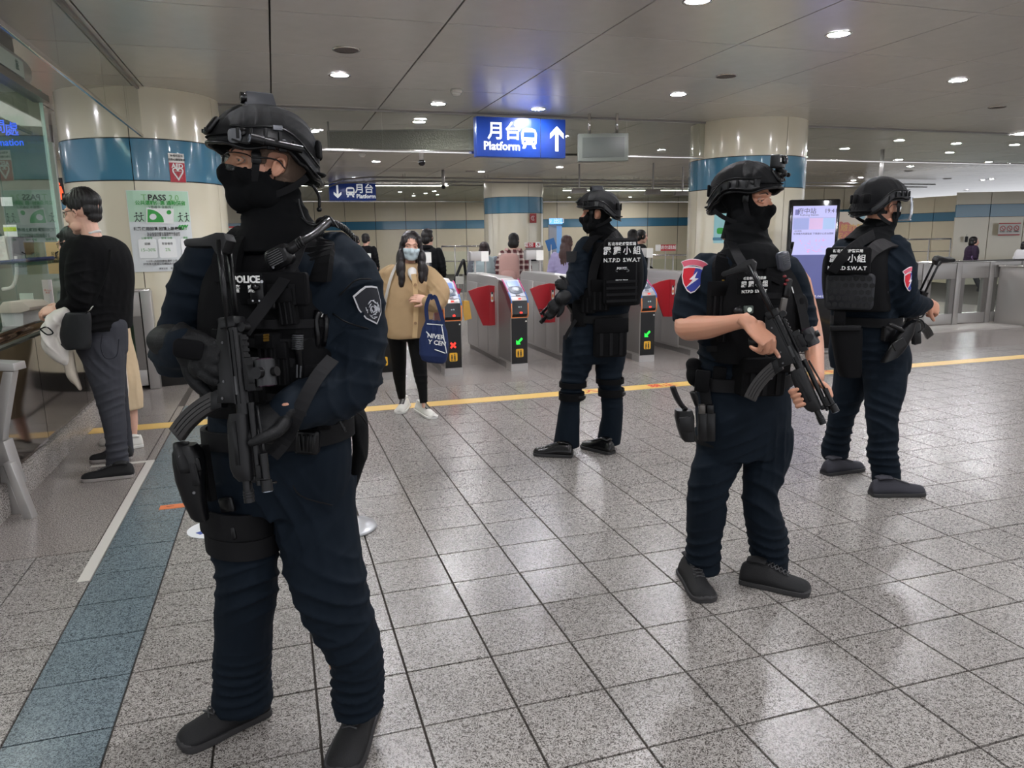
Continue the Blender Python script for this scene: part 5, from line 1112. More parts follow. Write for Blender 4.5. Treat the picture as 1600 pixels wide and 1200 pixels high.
# ---------------------------------------------------------------- compact submachine gun; x to the muzzle, z up, y left; metres
def gun(label, butt, muzzle, up, optic=True, light=True, stock_ext=True, scale=1.0):
    b = Vector(butt); m_ = Vector(muzzle); x = (m_ - b).normalized(); z = Vector(up); z = (z - x * z.dot(x)).normalized(); y = z.cross(x)
    k = (m_ - b).length / .735 * scale; M = Matrix((x, y, z)).transposed().to_4x4() @ Matrix.Scale(k, 4); M.translation = b + x * (.355 * k)
    q = thing('submachine_gun', label, 'gun', mtx=M); L = dict(local=True); T = lambda *a: V(*a)
    Soup().tube([(-.115, 0, .012), (.14, 0, .012)], .0195, n=18).build('receiver_tube', GUN, q, 'auto', **L)
    for zz in (.018, .004): 
        for sy in (-1, 1): Soup().box((.01, sy * .0195, zz), (.2, .003, .005)).build('receiver_rib', GUN, q, **L)
    Soup().prism([(-.115, .0), (-.112, -.028), (-.06, -.045), (.045, -.045), (.05, -.052), (.102, -.062), (.108, .0)], (0, -.0165, 0), V(1, 0, 0), Z, V(0, 1, 0), .033).build('lower_receiver', GUN, q, bevel=.003, **L)
    Soup().prism([(.060, -.04), (.115, -.05), (.120, -.088), (.070, -.080)], (0, -.014, 0), V(1, 0, 0), Z, V(0, 1, 0), .028).build('magazine_well', GUN, q, bevel=.002, **L)
    c = [(.092, -.075), (.103, -.11), (.121, -.15), (.146, -.19), (.176, -.225)]; rs = []
    A = catmull([[*p, 0] for p in c], 4)
    for i, p in enumerate(A):
        t = (A[min(i + 1, len(A) - 1)] - A[max(i - 1, 0)]); t = V(t[0], 0, t[1]).normalized(); nn = V(t.z, 0, -t.x) * -1; cc = V(p[0], 0, p[1]); rs.append([cc + nn * .0255 + T(0, .011, 0), cc + nn * .0255 - T(0, .011, 0), cc - nn * .0255 - T(0, .011, 0), cc - nn * .0255 + T(0, .011, 0)])
    mg = Soup().rings(rs).build('magazine', mat('magazine_steel', (56, 54, 53), .33, .35), q, bevel=.002, **L)
    for off in (-.012, .0, .012):
        for sy in (-1, 1): Soup().tube([V(p[0] + off * .8, sy * .0112, p[1] + off * .5) for p in A[1:-1]], .0016, n=5).build('magazine_rib', GUN, mg, True, **L)
    Soup().tube([(-.012, 0, -.035), (-.022, 0, -.07), (-.036, 0, -.105), (-.044, 0, -.13)], [.0185, .020, .021, .019], ratio=.72, up=V(0, 1, 0), n=14, sub=3).build('pistol_grip', GUNP, q, True, **L)
    Soup().tube([(.052, 0, -.052), (.048, 0, -.082), (.03, 0, -.09), (.008, 0, -.085), (-.008, 0, -.068)], .0038, n=8, sub=3, ratio=1.6, up=V(0, 1, 0)).build('trigger_guard', GUNP, q, True, **L)
    Soup().tube([(.024, 0, -.045), (.02, 0, -.06), (.026, 0, -.073)], .003, n=6, sub=2).build('trigger', GUN, q, True, **L)
    hgs = []
    for xx, w_, zt, zb in ((.135, .021, .026, -.030), (.16, .025, .026, -.038), (.22, .0255, .024, -.042), (.28, .0265, .024, -.044), (.305, .024, .023, -.036), (.32, .018, .02, -.022)):
        cz = (zt + zb) / 2; hgs.append(ringe(V(xx, 0, cz), V(0, 1, 0), Z, w_, (zt - zb) / 2, (zt - zb) / 2, 20, 3.0))
    Soup().rings(hgs).build('handguard', GUNP, q, 'auto', **L)
    for sy in (-1, 1): Soup().box((.215, sy * .0262, -.005), (.12, .003, .014)).build('handguard_groove', GUN, q, bevel=.001, **L)
    Soup().cyl((.11, 0, .038), (.335, 0, .038), .0095, n=14).build('cocking_tube', GUN, q, 'auto', **L)
    Soup().cyl((.30, 0, -.002), (.345, 0, -.002), .0125, n=16).build('barrel_collar', GUN, q, 'auto', **L); Soup().cyl((.345, 0, -.002), (.38, 0, -.002), .0145, n=18).build('muzzle', GUN, q, 'auto', **L)
    for xx in (.35, .358, .366): Soup().tube([(xx, .0145 * math.cos(a), -.002 + .0145 * math.sin(a)) for a in np.linspace(0, 6.2832, 17)], .0013, n=5).build('muzzle_ring', BLACKP, q, True, **L)
    Soup().cyl((.3795, 0, -.002), (.381, 0, -.002), .007, n=14).build('bore', BLACKG, q, **L)
    Soup().tube([(.318, .015 * math.cos(a), .052 + .015 * math.sin(a)) for a in np.linspace(0, 6.2832, 21)], .003, n=6).build('front_sight', GUN, q, True, **L); Soup().box((.318, 0, .03), (.018, .012, .03)).build('sight_base', GUN, q, bevel=.002, **L); Soup().cyl((.318, 0, .035), (.318, 0, .055), .0015, n=5).build('sight_post', GUN, q, **L)
    Soup().cyl((-.095, -.012, .042), (-.095, .012, .042), .013, n=16).build('rear_sight', GUN, q, 'auto', **L)
    Soup().box((.0, 0, .036), (.15, .02, .008)).build('top_rail', GUNP, q, **L)
    for i in range(9): Soup().box((-.065 + i * .016, 0, .0415), (.008, .022, .005)).build('rail_tooth', GUNP, q, **L)
    if optic:
        o = Soup().box((.035, 0, .056), (.09, .03, .028)).build('optic_mount', GUNP, q, bevel=.002, **L)
        Soup().tube([(.0, 0, .096), (.07, 0, .096)], .0265, n=20).build('optic_tube', mat('optic_black', (26, 27, 30), .35), o, 'auto', **L)
        Soup().cyl((.069, 0, .096), (.0725, 0, .096), .022, n=20).build('optic_lens', mat('lens_coat', (70, 40, 60), .05, .5), o, **L); Soup().cyl((-.0025, 0, .096), (.001, 0, .096), .022, n=20).build('optic_lens', MATS['lens_coat'], o, **L)
        Soup().cyl((.035, 0, .12), (.035, 0, .134), .013, n=16).build('optic_turret', GUN, o, 'auto', **L); Soup().cyl((.035, -.024, .096), (.035, -.04, .096), .016, n=16).build('optic_turret', GUN, o, 'auto', **L)
        Soup().box((.035, -.018, .066), (.05, .012, .022)).build('mount_clamp', GUN, o, bevel=.002, **L)
    if light:
        l = Soup().tube([(.25, -.002, .062), (.32, -.002, .062), (.322, -.002, .062), (.352, -.002, .062)], [.0105, .0105, .0145, .0155], n=16).build('weapon_light', GUN, q, 'auto', **L)
        Soup().cyl((.352, -.002, .062), (.354, -.002, .062), .013, n=16).build('light_lens', mat('lens_pale', (0, 0, 0)), l, **L); Soup().box((.30, 0, .048), (.04, .03, .016)).build('light_mount', GUNP, l, bevel=.002, **L)
        Soup().cyl((.335, .018, .052), (.335, .045, .056), .004, n=8).build('light_lever', GUN, l, True, **L)
        Soup().tube([(.25, 0, .062), (.2, .004, .058), (.12, .006, .052)], .004, n=6, sub=3).build('light_cable', BLACKP, l, True, **L)
    for sy in (-1, 1):
        Soup().tube([(-.10, sy * .019, .006), (-.335, sy * .019, .006)], .0058, n=10, ratio=1.5, up=Z).build('stock_rod', GUN, q, True, **L)
    Soup().box((-.112, 0, .005), (.03, .048, .052)).build('stock_housing', GUN, q, bevel=.004, **L)
    Soup().prism([(-.315, .024), (-.33, .034), (-.352, .026), (-.357, -.0), (-.352, -.05), (-.357, -.10), (-.352, -.112), (-.336, -.108), (-.328, -.06), (-.322, -.018), (-.30, -.008), (-.30, .014)], (0, -.021, 0), V(1, 0, 0), Z, V(0, 1, 0), .042).build('butt_plate', GUNP, q, bevel=.005, **L)
    Soup().tube([(.0, .018, .0), (.0, .03, .0)], .006, n=8).build('selector', GUN, q, **L)
    for xx, zz in ((-.06, -.02), (.045, -.03), (.09, -.04), (-.1, -.01)): Soup().cyl((xx, -.018, zz), (xx, .018, zz), .0038, n=8).build('pin', mat('pin_steel', (90, 90, 92), .3, .8), q, **L)
    Soup().box((.06, -.0185, .012), (.05, .003, .016)).build('ejection_port', BLACKG, q, **L)
    return q, M
# ================================================================ OFFICER 1, nearest, left
def patchpoly_shield(w, h):
    return [(-w, h * .72), (-w * .45, h * .9), (0, h), (w * .45, h * .9), (w, h * .72), (w * .92, 0), (w * .62, -h * .55), (0, -h), (-w * .62, -h * .55), (-w * .92, 0)]
def body_of(fig, M, arms=(), legs=(), trunk=None, k=1.0, female=False, skin=None, g=0.0, hv=.0034, ears=True):
    """one continuous body mesh: head, neck, trunk, arms, legs; fine hands are fused on"""
    hs = head_soup(M, k, g, ears, female); hm = hs.remesh(hv, 3, .5); sculpt(hm, M, k); mes = [hm]
    for s_, vox in arms: mes.append(s_.remesh(vox, 3, .5))
    if trunk: mes.append(trunk.remesh(.014, 3))
    return finish(join_me(mes, 'body'), 'body', skin or SKIN, fig)
def gaiter(fig, spec, phi, seed=1, mt=None, name='neck_gaiter'):
    s = Soup(); tubeP(s, spec, sub=5, n=26, round_ends=False); me = s.remesh(.005, 3); c = P(*spec[1][:3]); wrinkle(me, [(c, .10, (.3, .2, 1), .005, .042)], .003, seed); return finish(me, name, mt or BLKC, fig)

f1 = figure('nearest officer in navy uniform, black helmet, glasses and half mask, gun hanging muzzle down', P(430, 1130, 2.0).x, P(430, 1130, 2.0).y)
M1 = head_frame(415, 263, 1.98, -55, nod=8); MH1 = head_frame(409, 260, 1.98, -58, nod=1)
K1 = 1.0
# --- skin
tr = Soup(); torso(tr, [(428, 400, 2.0, 95, .09), (430, 480, 2.0, 90, .10), (430, 620, 2.0, 85, .09), (432, 720, 2.02, 92, .10)], -20)
for spec in ([(380, 740, 2.05, 40), (385, 880, 2.02, 32), (380, 1085, 2.08, 26)], [(495, 740, 2.05, 42), (530, 960, 1.98, 34), (558, 1100, 2.0, 26)], [(525, 420, 2.0, 26), (553, 560, 1.97, 22), (490, 615, 1.80, 18)], [(322, 425, 2.02, 18), (284, 530, 1.97, 14), (282, 545, 1.84, 12)]): tubeP(tr, spec, sub=2)
body_of(f1, M1, trunk=tr)
eyes(M1, f1, K1, -.3)
glasses(M1, f1, K1, big=True)
# short hair at the temple
me = head_soup(M1, K1, .004, ears=False).remesh(.005, 2); clip(me, M1, lambda x, y, z: z > -.035 and z < .06 and (y < .035 + .02 * math.sin(z * 60)) and not (abs(x) > .06 and -.03 < y < .016 and z < .03), K1); thicken(me, .003); finish(me, 'cropped_hair', mat('grey_stubble', (112, 92, 78), .8, bump=.6, scale=500, vary=.2), f1)
# mask
me = mask_soup(M1, K1).remesh(.004, 9); clip(me, M1, lambda x, y, z: z < -.016 + .012 * max(0, 1 - abs(x) * 14) * (y > .05) and y > (.010 if z > -.032 else -.05) and z > -.125, K1); thicken(me, .003); finish(me, 'face_mask', BLKC, f1)
gaiter(f1, [(418, 292, 2.0, 46), (424, 318, 2.0, 47), (430, 345, 2.0, 54), (434, 370, 2.0, 72), (436, 392, 2.0, 84)], -50)
helmet(MH1, f1, .985, top_box=True, torch=1)
Soup().tube([M1 @ V(-.074, -.10, -.03), M1 @ V(-.07, -.12, -.055), M1 @ V(-.066, -.125, -.085)], .004, n=6, sub=4).build('helmet_cord', BLACKP, f1, True); Soup().ball(M1 @ V(-.066, -.125, -.088), .007, 6).build('cord_lock', BLACKP, f1, True)
# --- shirt
s = Soup(); torso(s, [(432, 372, 2.0, 52, .065), (430, 392, 2.0, 98, .085), (430, 415, 2.0, 128, .105), (432, 450, 2.0, 136, .118), (432, 520, 1.99, 124, .122), (432, 600, 1.99, 112, .118), (434, 660, 2.0, 112, .12), (434, 700, 2.02, 112, .12)], -20)
A1 = [(525, 408, 2.01, 46), (545, 445, 2.0, 52), (556, 500, 1.98, 50), (558, 548, 1.95, 48), (548, 592, 1.91, 48), (512, 616, 1.85, 47), (474, 632, 1.77, 39), (448, 640, 1.71, 31)]
B1 = [(322, 408, 2.0, 36), (305, 440, 2.0, 38), (290, 490, 1.98, 37), (277, 535, 1.93, 38), (275, 552, 1.86, 38), (284, 545, 1.78, 36), (292, 538, 1.73, 32)]
tubeP(s, A1, ratio=.98); tubeP(s, B1)
s.ball(P(524, 420, 2.01), .085, 10); s.ball(P(328, 420, 2.0), .08, 10)
me = s.remesh(.0062, 5)
wrinkle(me, [(P(556, 575, 1.93), .10, HR * .5 + Z * .9, .011, .05), (P(520, 610, 1.85), .09, (HR + Z * .3), .010, .045), (P(552, 470, 1.98), .10, Z * 1 - HR * .4, .007, .06), (P(505, 430, 1.9), .08, HR - Z * .5, .008, .05), (P(280, 545, 1.85), .09, Z, .009, .045), (P(300, 450, 1.95), .09, Z + HR * .3, .009, .05), (P(430, 680, 1.95), .15, Z, .006, .05), (P(540, 520, 1.85), .12, Z - HR * .8, .011, .08)], .005, 2)
finish(me, 'shirt', NAVY, f1)
# --- trousers
s = Soup(); torso(s, [(434, 650, 2.02, 108, .115), (434, 690, 2.02, 118, .125), (432, 740, 2.03, 119, .13), (430, 790, 2.03, 112, .115)], -20)
R1 = [(372, 745, 2.03, 55), (375, 800, 2.02, 54), (382, 850, 2.0, 49), (386, 885, 1.99, 45), (385, 925, 2.0, 44), (382, 965, 2.02, 43), (380, 1010, 2.04, 42.5), (379, 1060, 2.06, 42), (379, 1096, 2.07, 44)]
L1 = [(490, 745, 2.03, 64), (492, 800, 2.01, 62), (502, 860, 1.98, 60), (512, 905, 1.96, 57), (526, 950, 1.95, 52), (545, 995, 1.95, 45), (558, 1035, 1.96, 41), (559, 1075, 1.98, 38.5), (559, 1108, 1.99, 36)]
tubeP(s, R1, round_ends=False, ratio=1.05); tubeP(s, L1, round_ends=False, ratio=1.05)
me = s.remesh(.0065, 4)
wrinkle(me, [(P(385, 910, 1.95), .10, Z - HR * .5, .012, .055), (P(518, 930, 1.9), .11, Z + HR * .5, .012, .06), (P(380, 1070, 2.0), .09, Z, .012, .04), (P(558, 1085, 1.95), .10, Z, .013, .042), (P(430, 790, 1.92), .12, HR + Z * .6, .008, .05), (P(480, 850, 1.9), .12, Z - HR * .8, .006, .07), (P(545, 1010, 1.9), .09, Z - HR * .3, .010, .05)], .0035, 5)
finish(me, 'trousers', NAVY, f1)
for a, b, c in (((452, 745, 1.885), (470, 775, 1.88), (520, 790, 1.895)),): Soup().tube([P(*a), P(*b), P(*c)], .0022, n=5, sub=4).build('pocket_seam', STRAPM, f1, True)
TC = mat('toe_rubber', (58, 57, 58), .8)
shoe(f1, G(418, 1108), G(281, 1171), .108, .115, toecap=TC); shoe(f1, G(577, 1098), G(532, 1215), .108, .115, toecap=TC)
# --- vest
s = Soup(); torso(s, [(428, 396, 2.0, 70, .125), (428, 425, 1.99, 92, .145), (430, 480, 1.98, 106, .155), (432, 560, 1.97, 108, .158), (432, 610, 1.97, 106, .155), (434, 640, 1.98, 102, .145)], -20, sq=3.0)
me = s.remesh(.007, 3); wrinkle(me, [], .002, 8); vest = finish(me, 'plate_carrier', BLK, f1)
def fn(phi): return face_dir(phi)
Soup().strap([P(352, 440, 1.85), P(356, 400, 1.87), P(372, 372, 1.93), P(392, 362, 2.05), P(400, 380, 2.14)], .075, .02, [fn(-20), fn(-20) + Z * .5, Z - HR * .2, Z - fn(-20) * .5, -fn(-20)]).build('shoulder_strap', BLK, vest)
Soup().strap([P(494, 440, 1.86), P(498, 405, 1.88), P(498, 378, 1.94), P(486, 366, 2.05), P(470, 380, 2.14)], .075, .02, [fn(-20), fn(-20) + Z * .5, Z + HR * .3, Z - fn(-20) * .5, -fn(-20)]).build('shoulder_strap', BLK, vest)
for py in (505, 535, 565, 595, 620): Soup().strap([P(338, py, 1.86), P(370, py, 1.80), P(430, py + 2, 1.785), P(490, py, 1.835), P(525, py - 3, 1.90)], .022, .004, [fn(-60), fn(-30), fn(-15), fn(15), fn(45)]).build('webbing_row', STRAPM, vest)
pouch(vest, 424, 452, 1.79, 118, 52, .02, -15, 0, BLK, False, 'chest_panel')
np_, NM, c, s_ = gbox(vest, 'name_patch', 384, 447, 1.765, 56, 40, .006, -15, 0, BLKC, .05)
text(None, 'POLICE', .0225, frame(P(384, 437, 1.748), face_dir(-15).cross(Z) * -1, Z), INKW, np_, bold=.0008); text(None, '警    察', .019, frame(P(381, 452, 1.748), face_dir(-15).cross(Z) * -1, Z), INKW, np_, bold=.0004)
bc, M, c, s_ = gbox(vest, 'body_camera', 400, 455, 1.745, 22, 38, .022, -10, 0, BLACKP, .15); Soup().cyl(P(398, 448, 1.742), P(398, 448, 1.732), .009, n=16).build('camera_lens', BLACKG, bc, True)
for dx in (-5, 5): Soup().cyl(P(400 + dx, 470, 1.742), P(400 + dx, 470, 1.738), .0022, n=8).build('indicator', mat('indicator_grey', (170, 172, 176), .3), bc)
Soup().cyl(P(409, 440, 1.742), P(409, 440, 1.736), .0035, n=10).build('camera_button', mat('indicator_grey', (0, 0, 0)), bc)
gbox(vest, 'camera_cradle', 414, 470, 1.765, 30, 26, .02, -10, 0, GUNP, .15)
pouch(vest, 446, 480, 1.77, 26, 58, .035, 0, -4); pouch(vest, 416, 552, 1.765, 30, 60, .045, -10, 0, name='magazine_pouch')
for k in range(3): Soup().cyl(P(412, 524 + k * 4, 1.735), P(420, 523 + k * 4, 1.735), .003, n=6).build('cartridge', mat('brass', (170, 132, 60), .3, .8), vest)
pouch(vest, 436, 570, 1.775, 26, 70, .04, 0, 0, name='magazine_pouch'); pouch(vest, 350, 560, 1.80, 34, 90, .05, -30, 0, name='magazine_pouch'); pouch(vest, 385, 600, 1.79, 60, 60, .04, -20, 0, name='admin_pouch')
pouch(vest, 497, 600, 1.83, 40, 62, .04, 30, 4)
# baton / torch with ribbed head
bt_ = Soup().tube([P(465, 522, 1.80), P(465, 546, 1.80), P(467, 552, 1.80), P(470, 590, 1.81)], [.0125, .0125, .009, .009], n=14).build('torch', GUN, vest, 'auto')
for k in range(8): Soup().tube([P(456, 524 + k * 3, 1.782), P(465, 524.5 + k * 3, 1.776), P(474, 524 + k * 3, 1.784)], .0012, n=5).build('torch_rib', mat('rib_grey', (110, 112, 116), .3, .6), bt_, True)
gbox(vest, 'torch_holster', 466, 572, 1.815, 26, 50, .03, 10, 2, BLK, .2)
for a, b in (((464, 570), (464, 590)), ((470, 572), (469, 590))): Soup().cyl(P(*a, 1.775), P(*b, 1.775), .0022, n=6).build('clip', mat('rib_grey', (0, 0, 0)), vest)
# side shears with white tab
Soup().tube([P(498, 488, 1.85), P(494, 500, 1.84), P(497, 528, 1.84), P(494, 548, 1.85)], [.012, .007, .008, .007], n=8, sub=3).build('shears_handle', GUN, vest, True); Soup().tube([P(508, 492, 1.85), P(510, 512, 1.84), P(506, 540, 1.85)], .006, n=8, sub=3).build('shears_handle', GUN, vest, True)
gbox(vest, 'white_tab', 499, 491, 1.845, 11, 7, .008, 20, 25, WHITE, .3)
# radio microphone, cord and shoulder cluster
mic, M, c, s_ = gbox(f1, 'radio_microphone', 432, 402, 1.78, 44, 33, .034, -10, -24, BLACKP, .3)
for k in range(7): Soup().box(c + M @ V(-.004, -.001, .016 - k * .0052), (.044 - abs(k - 3) * .003, .003, .0016), M).build('grille_slot', BLACKG, mic)
Soup().cyl(c + M @ V(-.018, 0, -.018), c + M @ V(-.018, -.002, -.018), .003, n=8).build('logo_dot', MATS['rib_grey'], mic)
Soup().tube([P(450, 392, 1.79), P(470, 378, 1.80), P(490, 366, 1.84), P(505, 354, 1.90), P(516, 344, 1.98)], [.014, .011, .010, .010, .009], n=12, sub=3).build('microphone_neck', BLACKP, mic, True)
for k in range(4): q = P(462 + k * 3, 384 - k * 2.2, 1.795); Soup().cyl(q - V(.001, 0, 0), q + HR * .003 + Z * .0015, .0128, n=12).build('neck_rib', GUNP, mic, True)
pts = []
for k in range(140):
    t = k / 139; c_ = P(505 + 50 * t, 350 + 24 * t * t - 16 * t * (1 - t), 1.93 + .12 * t); a = k * .9; pts.append(c_ + Z * (.008 * math.cos(a)) + HF * (.008 * math.sin(a)))
Soup().tube(pts, .0026, n=5).build('coiled_cord', BLACKP, f1, True)
sc_ = Soup().ball(P(506, 348, 1.98), (.022, .03, .016), 8).build('shoulder_clip', BLACKP, f1, True)
for pts_ in ([(470, 338), (480, 348), (492, 352), (505, 342), (512, 340)], [(498, 352), (512, 338), (520, 345), (528, 356)], [(505, 344), (510, 337), (503, 341)], [(466, 310), (469, 325), (478, 345), (492, 349)]): Soup().tube([P(a, b, 1.95) for a, b in pts_], .0022, n=5, sub=4).build('wire_loop', BLACKP, sc_, True)
# gun sling
Soup().strap([P(474, 372, 1.86), P(455, 420, 1.80), P(420, 470, 1.74), P(382, 520, 1.69)], .03, .003, [fn(-15)] * 4).build('sling', STRAPM, f1)
Soup().strap([P(520, 560, 1.80), P(495, 590, 1.74), P(468, 640, 1.68), P(447, 685, 1.68), P(425, 712, 1.66)], .034, .003, [fn(-5)] * 5).build('sling', STRAPM, f1)
# belt and what hangs from it
s = Soup(); rs = []
A = [(434, 664, 2.02, 114, .132), (434, 686, 2.02, 115, .134)]
for (px, py, D, hw, dp) in A:
    f = face_dir(-20); c = P(px, py, D); h = hw * S(D) * 1.0; rs.append((c, f, h, dp))
def belt(fig, px, py, D, hw, dp, phi, hgt=.045, th=.012, tiltx=0.0, mt=None, name='belt'):
    c = P(px, py, D); f = face_dir(phi); r = f.cross(Z); w_ = hw * (c - CAMPOS).dot(CF) / FP; rr = []
    for k in range(41):
        a = 2 * math.pi * k / 40; ca, sa = math.copysign(abs(math.cos(a)) ** .87, math.cos(a)), math.copysign(abs(math.sin(a)) ** .87, math.sin(a)); p = c + r * (ca * w_) + f * (sa * dp) + Z * (ca * tiltx); o = (r * (ca / w_) + f * (sa / dp)).normalized(); rr.append([p - Z * hgt / 2, p + o * th - Z * hgt / 2, p + o * th + Z * hgt / 2, p + Z * hgt / 2])
    return Soup().rings(rr, False).build(name, mt or STRAPM, fig, 'auto')
bl = belt(f1, 434, 672, 2.01, 118, .135, -20, .05, .014, -.018)
gbox(bl, 'belt_keeper', 462, 668, 1.865, 18, 34, .02, -10, 4, BLACKP, .2); gbox(bl, 'belt_keeper', 506, 656, 1.86, 22, 34, .02, 10, 4, BLK, .2); gbox(bl, 'belt_buckle', 410, 676, 1.85, 34, 24, .016, -20, 0, BLACKP, .2)
hp, M, c, s_ = gbox(bl, 'handcuff_pouch', 478, 692, 1.845, 38, 40, .035, 0, 6, BLACKP, .15)
for k in range(4): Soup().tube([c + M @ V(-.018 + k * .012, -.002, .022), c + M @ V(-.016 + k * .011, -.004, 0), c + M @ V(-.012 + k * .009, -.002, -.022)], .003, n=6, sub=3).build('pouch_rib', GUNP, hp, True)
Soup().tube([P(463 + 7 * math.cos(a), 665 + 8 * math.sin(a), 1.83) for a in np.linspace(0, 6.28, 17)], .0018, n=6).build('key_ring', CHROME, bl, True)
gbox(bl, 'wrist_watch', 466, 638, 1.70, 14, 11, .012, 20, -20, mat('watch_grey', (120, 124, 130), .2, .6), .4)
for pts_ in ([(528, 652), (534, 664), (540, 676), (537, 668)],): Soup().tube([P(a, b, 1.86) for a, b in pts_], .004, n=6, sub=3).build('snap_hook', GUN, bl, True)
me = Soup(); tubeP(me, [(548, 640, 2.05, 30), (560, 660, 2.05, 30), (563, 700, 2.07, 24), (557, 740, 2.08, 16), (550, 768, 2.08, 9)], ratio=.5); m_ = me.remesh(.006, 3); wrinkle(m_, [(P(560, 690, 2.0), .1, HR, .006, .05)], .002, 4); dp = finish(m_, 'drop_pouch', BLKC, f1)
Soup().tube([P(525, 662, 1.90), P(545, 644, 1.90), P(562, 648, 1.93), P(574, 664, 1.97)], .0025, n=5, sub=4).build('drawcord', STRAPM, dp, True)
# thigh holster (his right, left in the picture)
hs = Soup(); rs = []
for px, py, w_, d_ in ((292, 694, 15, .02), (293, 706, 23, .028), (296, 722, 25, .03), (298, 750, 22, .03), (304, 780, 17, .028), (312, 806, 13, .022), (316, 812, 10, .018)):
    c = P(px, py, 1.86); rs.append(ringe(c, HR, -HF, w_ * 1.84 / FP, d_, d_, 16, 3.2))
ho = hs.rings(rs).build('thigh_holster', BLACKP, f1, 'auto')
Soup().tube([P(283, 692, 1.86), P(287, 715, 1.84), P(290, 740, 1.83)], [.02, .022, .014], n=12, ratio=.6, sub=3).build('pistol_grip', GUNP, ho, True); gbox(ho, 'holster_panel', 296, 742, 1.832, 26, 40, .012, -8, -8, GUNP, .2); gbox(ho, 'holster_release', 306, 727, 1.835, 12, 22, .014, -8, -8, BLACKP, .3)
for px, py in ((281, 714), (284, 730), (303, 770)): Soup().cyl(P(px, py, 1.835), P(px, py, 1.827), .004, n=8).build('rivet', MATS['pin_steel'], ho)
gbox(f1, 'holster_hanger', 318, 740, 1.90, 16, 90, .02, -40, -6, BLK, .1)
def legband(fig, px, py, D, hw, rz, hgt, tilt=0, name='thigh_strap', ratio=1.05, mt=None):
    c = P(px, py, D); w_ = hw * (c - CAMPOS).dot(CF) / FP; rr = []
    for k in range(33):
        a = 2 * math.pi * k / 32; p = c + HR * (math.cos(a) * w_) + HF * (math.sin(a) * w_ * ratio) + Z * (math.cos(a) * tilt); o = (HR * math.cos(a) + HF * math.sin(a)) * .007; rr.append([p - Z * hgt / 2, p + o - Z * hgt / 2, p + o + Z * hgt / 2, p + Z * hgt / 2])
    return Soup().rings(rr, False).build(name, mt or STRAPM, fig, 'auto')
b_ = legband(f1, 376, 802, 2.015, 56, 1, .075, -.014); gbox(b_, 'strap_buckle', 352, 790, 1.905, 26, 24, .014, -20, -12, BLACKP, .2)
b_ = legband(f1, 382, 838, 2.005, 53.5, 1, .055, -.010); gbox(b_, 'strap_buckle', 356, 834, 1.905, 24, 22, .014, -20, -8, BLACKP, .2)
gbox(f1, 'holster_leg_plate', 322, 806, 1.97, 14, 62, .05, -70, -4, BLK, .1)
# --- gloves and gun
g1, GM = gun('black submachine gun held muzzle down across the chest of the nearest officer', P(345, 366, 1.72), P(391, 785, 1.60), HR * 1.0 - HF * .35)
gm3 = GM.to_3x3().normalized(); gx, gy, gz = gm3.col[0], gm3.col[1], gm3.col[2]
GLV = mat('glove_leather', (11, 12, 14), .6, bump=.3, scale=300, spec=.3)
grip = GM @ V(-.025, 0, -.07)
s = Soup(); w0 = P(292, 532, 1.72); kn = grip - gy * .005
fdir = (kn + gx * .01 - w0).normalized(); hand(s, w0, fdir, (-HF * 1.0 - HR * .3 + Z * .1), +1, ((45, 70, 50), (55, 80, 50), (60, 85, 50), (60, 85, 50)), 1.2, .0112)
tubeP(s, [(262, 532, 1.80, 33), (275, 533, 1.77, 32), (292, 534, 1.74, 27)], ratio=.8, sub=2); s.ball(P(306, 548, 1.715), (.046, .034, .05), 9); s.ball(P(318, 572, 1.70), (.034, .03, .034), 8)
me = s.remesh(.003, 3); wrinkle(me, [], .0012, 3); gl = finish(me, 'glove', GLV, f1)
Soup().rbox(w0 + fdir * .03 - HF * .034, (.07, .012, .045), MF @ Matrix.Rotation(math.radians(8), 3, 'Y'), .3).build('knuckle_pad', BLK, gl, True)
s = Soup(); w1 = P(452, 642, 1.70); hg = GM @ V(.17, 0, -.005); d1 = (hg - w1).normalized()
hand(s, w1, d1, (-HF * .8 + Z * .75 - HR * 0), -1, ((40, 60, 35), (45, 65, 40), (50, 65, 40), (50, 65, 40)), 1.05, .0108, thumb=((.6, .7, .2), (.2, 1, .1), (0, 1, -.2)))
tubeP(s, [(462, 640, 1.73, 26), (450, 643, 1.70, 24)], ratio=.8, sub=1); s.ball(P(434, 655, 1.71), (.042, .036, .05), 9); s.ball(P(424, 672, 1.70), (.034, .03, .036), 8)
me = s.remesh(.003, 3); wrinkle(me, [], .0012, 4); g_ = finish(me, 'glove', GLV, f1); Soup().ball(P(446, 633, 1.674), (.009, .004, .006), 6).build('bare_skin_gap', SKIN, g_, True)
# --- sleeve patch
o = P(577, 477, 1.925); nn = (-HF * .72 + HR * .70 + Z * .05).normalized(); yy = (Z * .95 - HR * .35); M = frame(o, yy.cross(nn), yy - nn * yy.dot(nn))
W_, H_ = .036, .052
pt = patch(f1, M, .075, [('sleeve_patch', patchpoly_shield(W_, H_), mat('patch_white', (200, 200, 204), .7), .010), ('patch_field', patchpoly_shield(W_ * .9, H_ * .91), mat('patch_black', (24, 26, 34), .8), .0112)])
curvetext(pt, M, .086, 'THUNDER SQUAD', .0095, .033, .004, mat('patch_thread', (190, 192, 198), .8), 110)
rng = random.Random(5); s = Soup()
for k in range(46):
    a = rng.uniform(.0, 6.28); r_ = rng.uniform(.004, .020); x = r_ * math.cos(a) + .001; y = r_ * math.sin(a) * 1.2 - .011; t = x / .086; p = M @ V(math.sin(t) * .0875, y, math.cos(t) * .0875 - .075); a2 = a + rng.uniform(1.2, 1.9); q = M.to_3x3() @ V(math.cos(a2) * .005, math.sin(a2) * .005, 0); s.cyl(p - q, p + q, .0009, n=4)
s.build('patch_eagle', MATS['patch_thread'], pt)
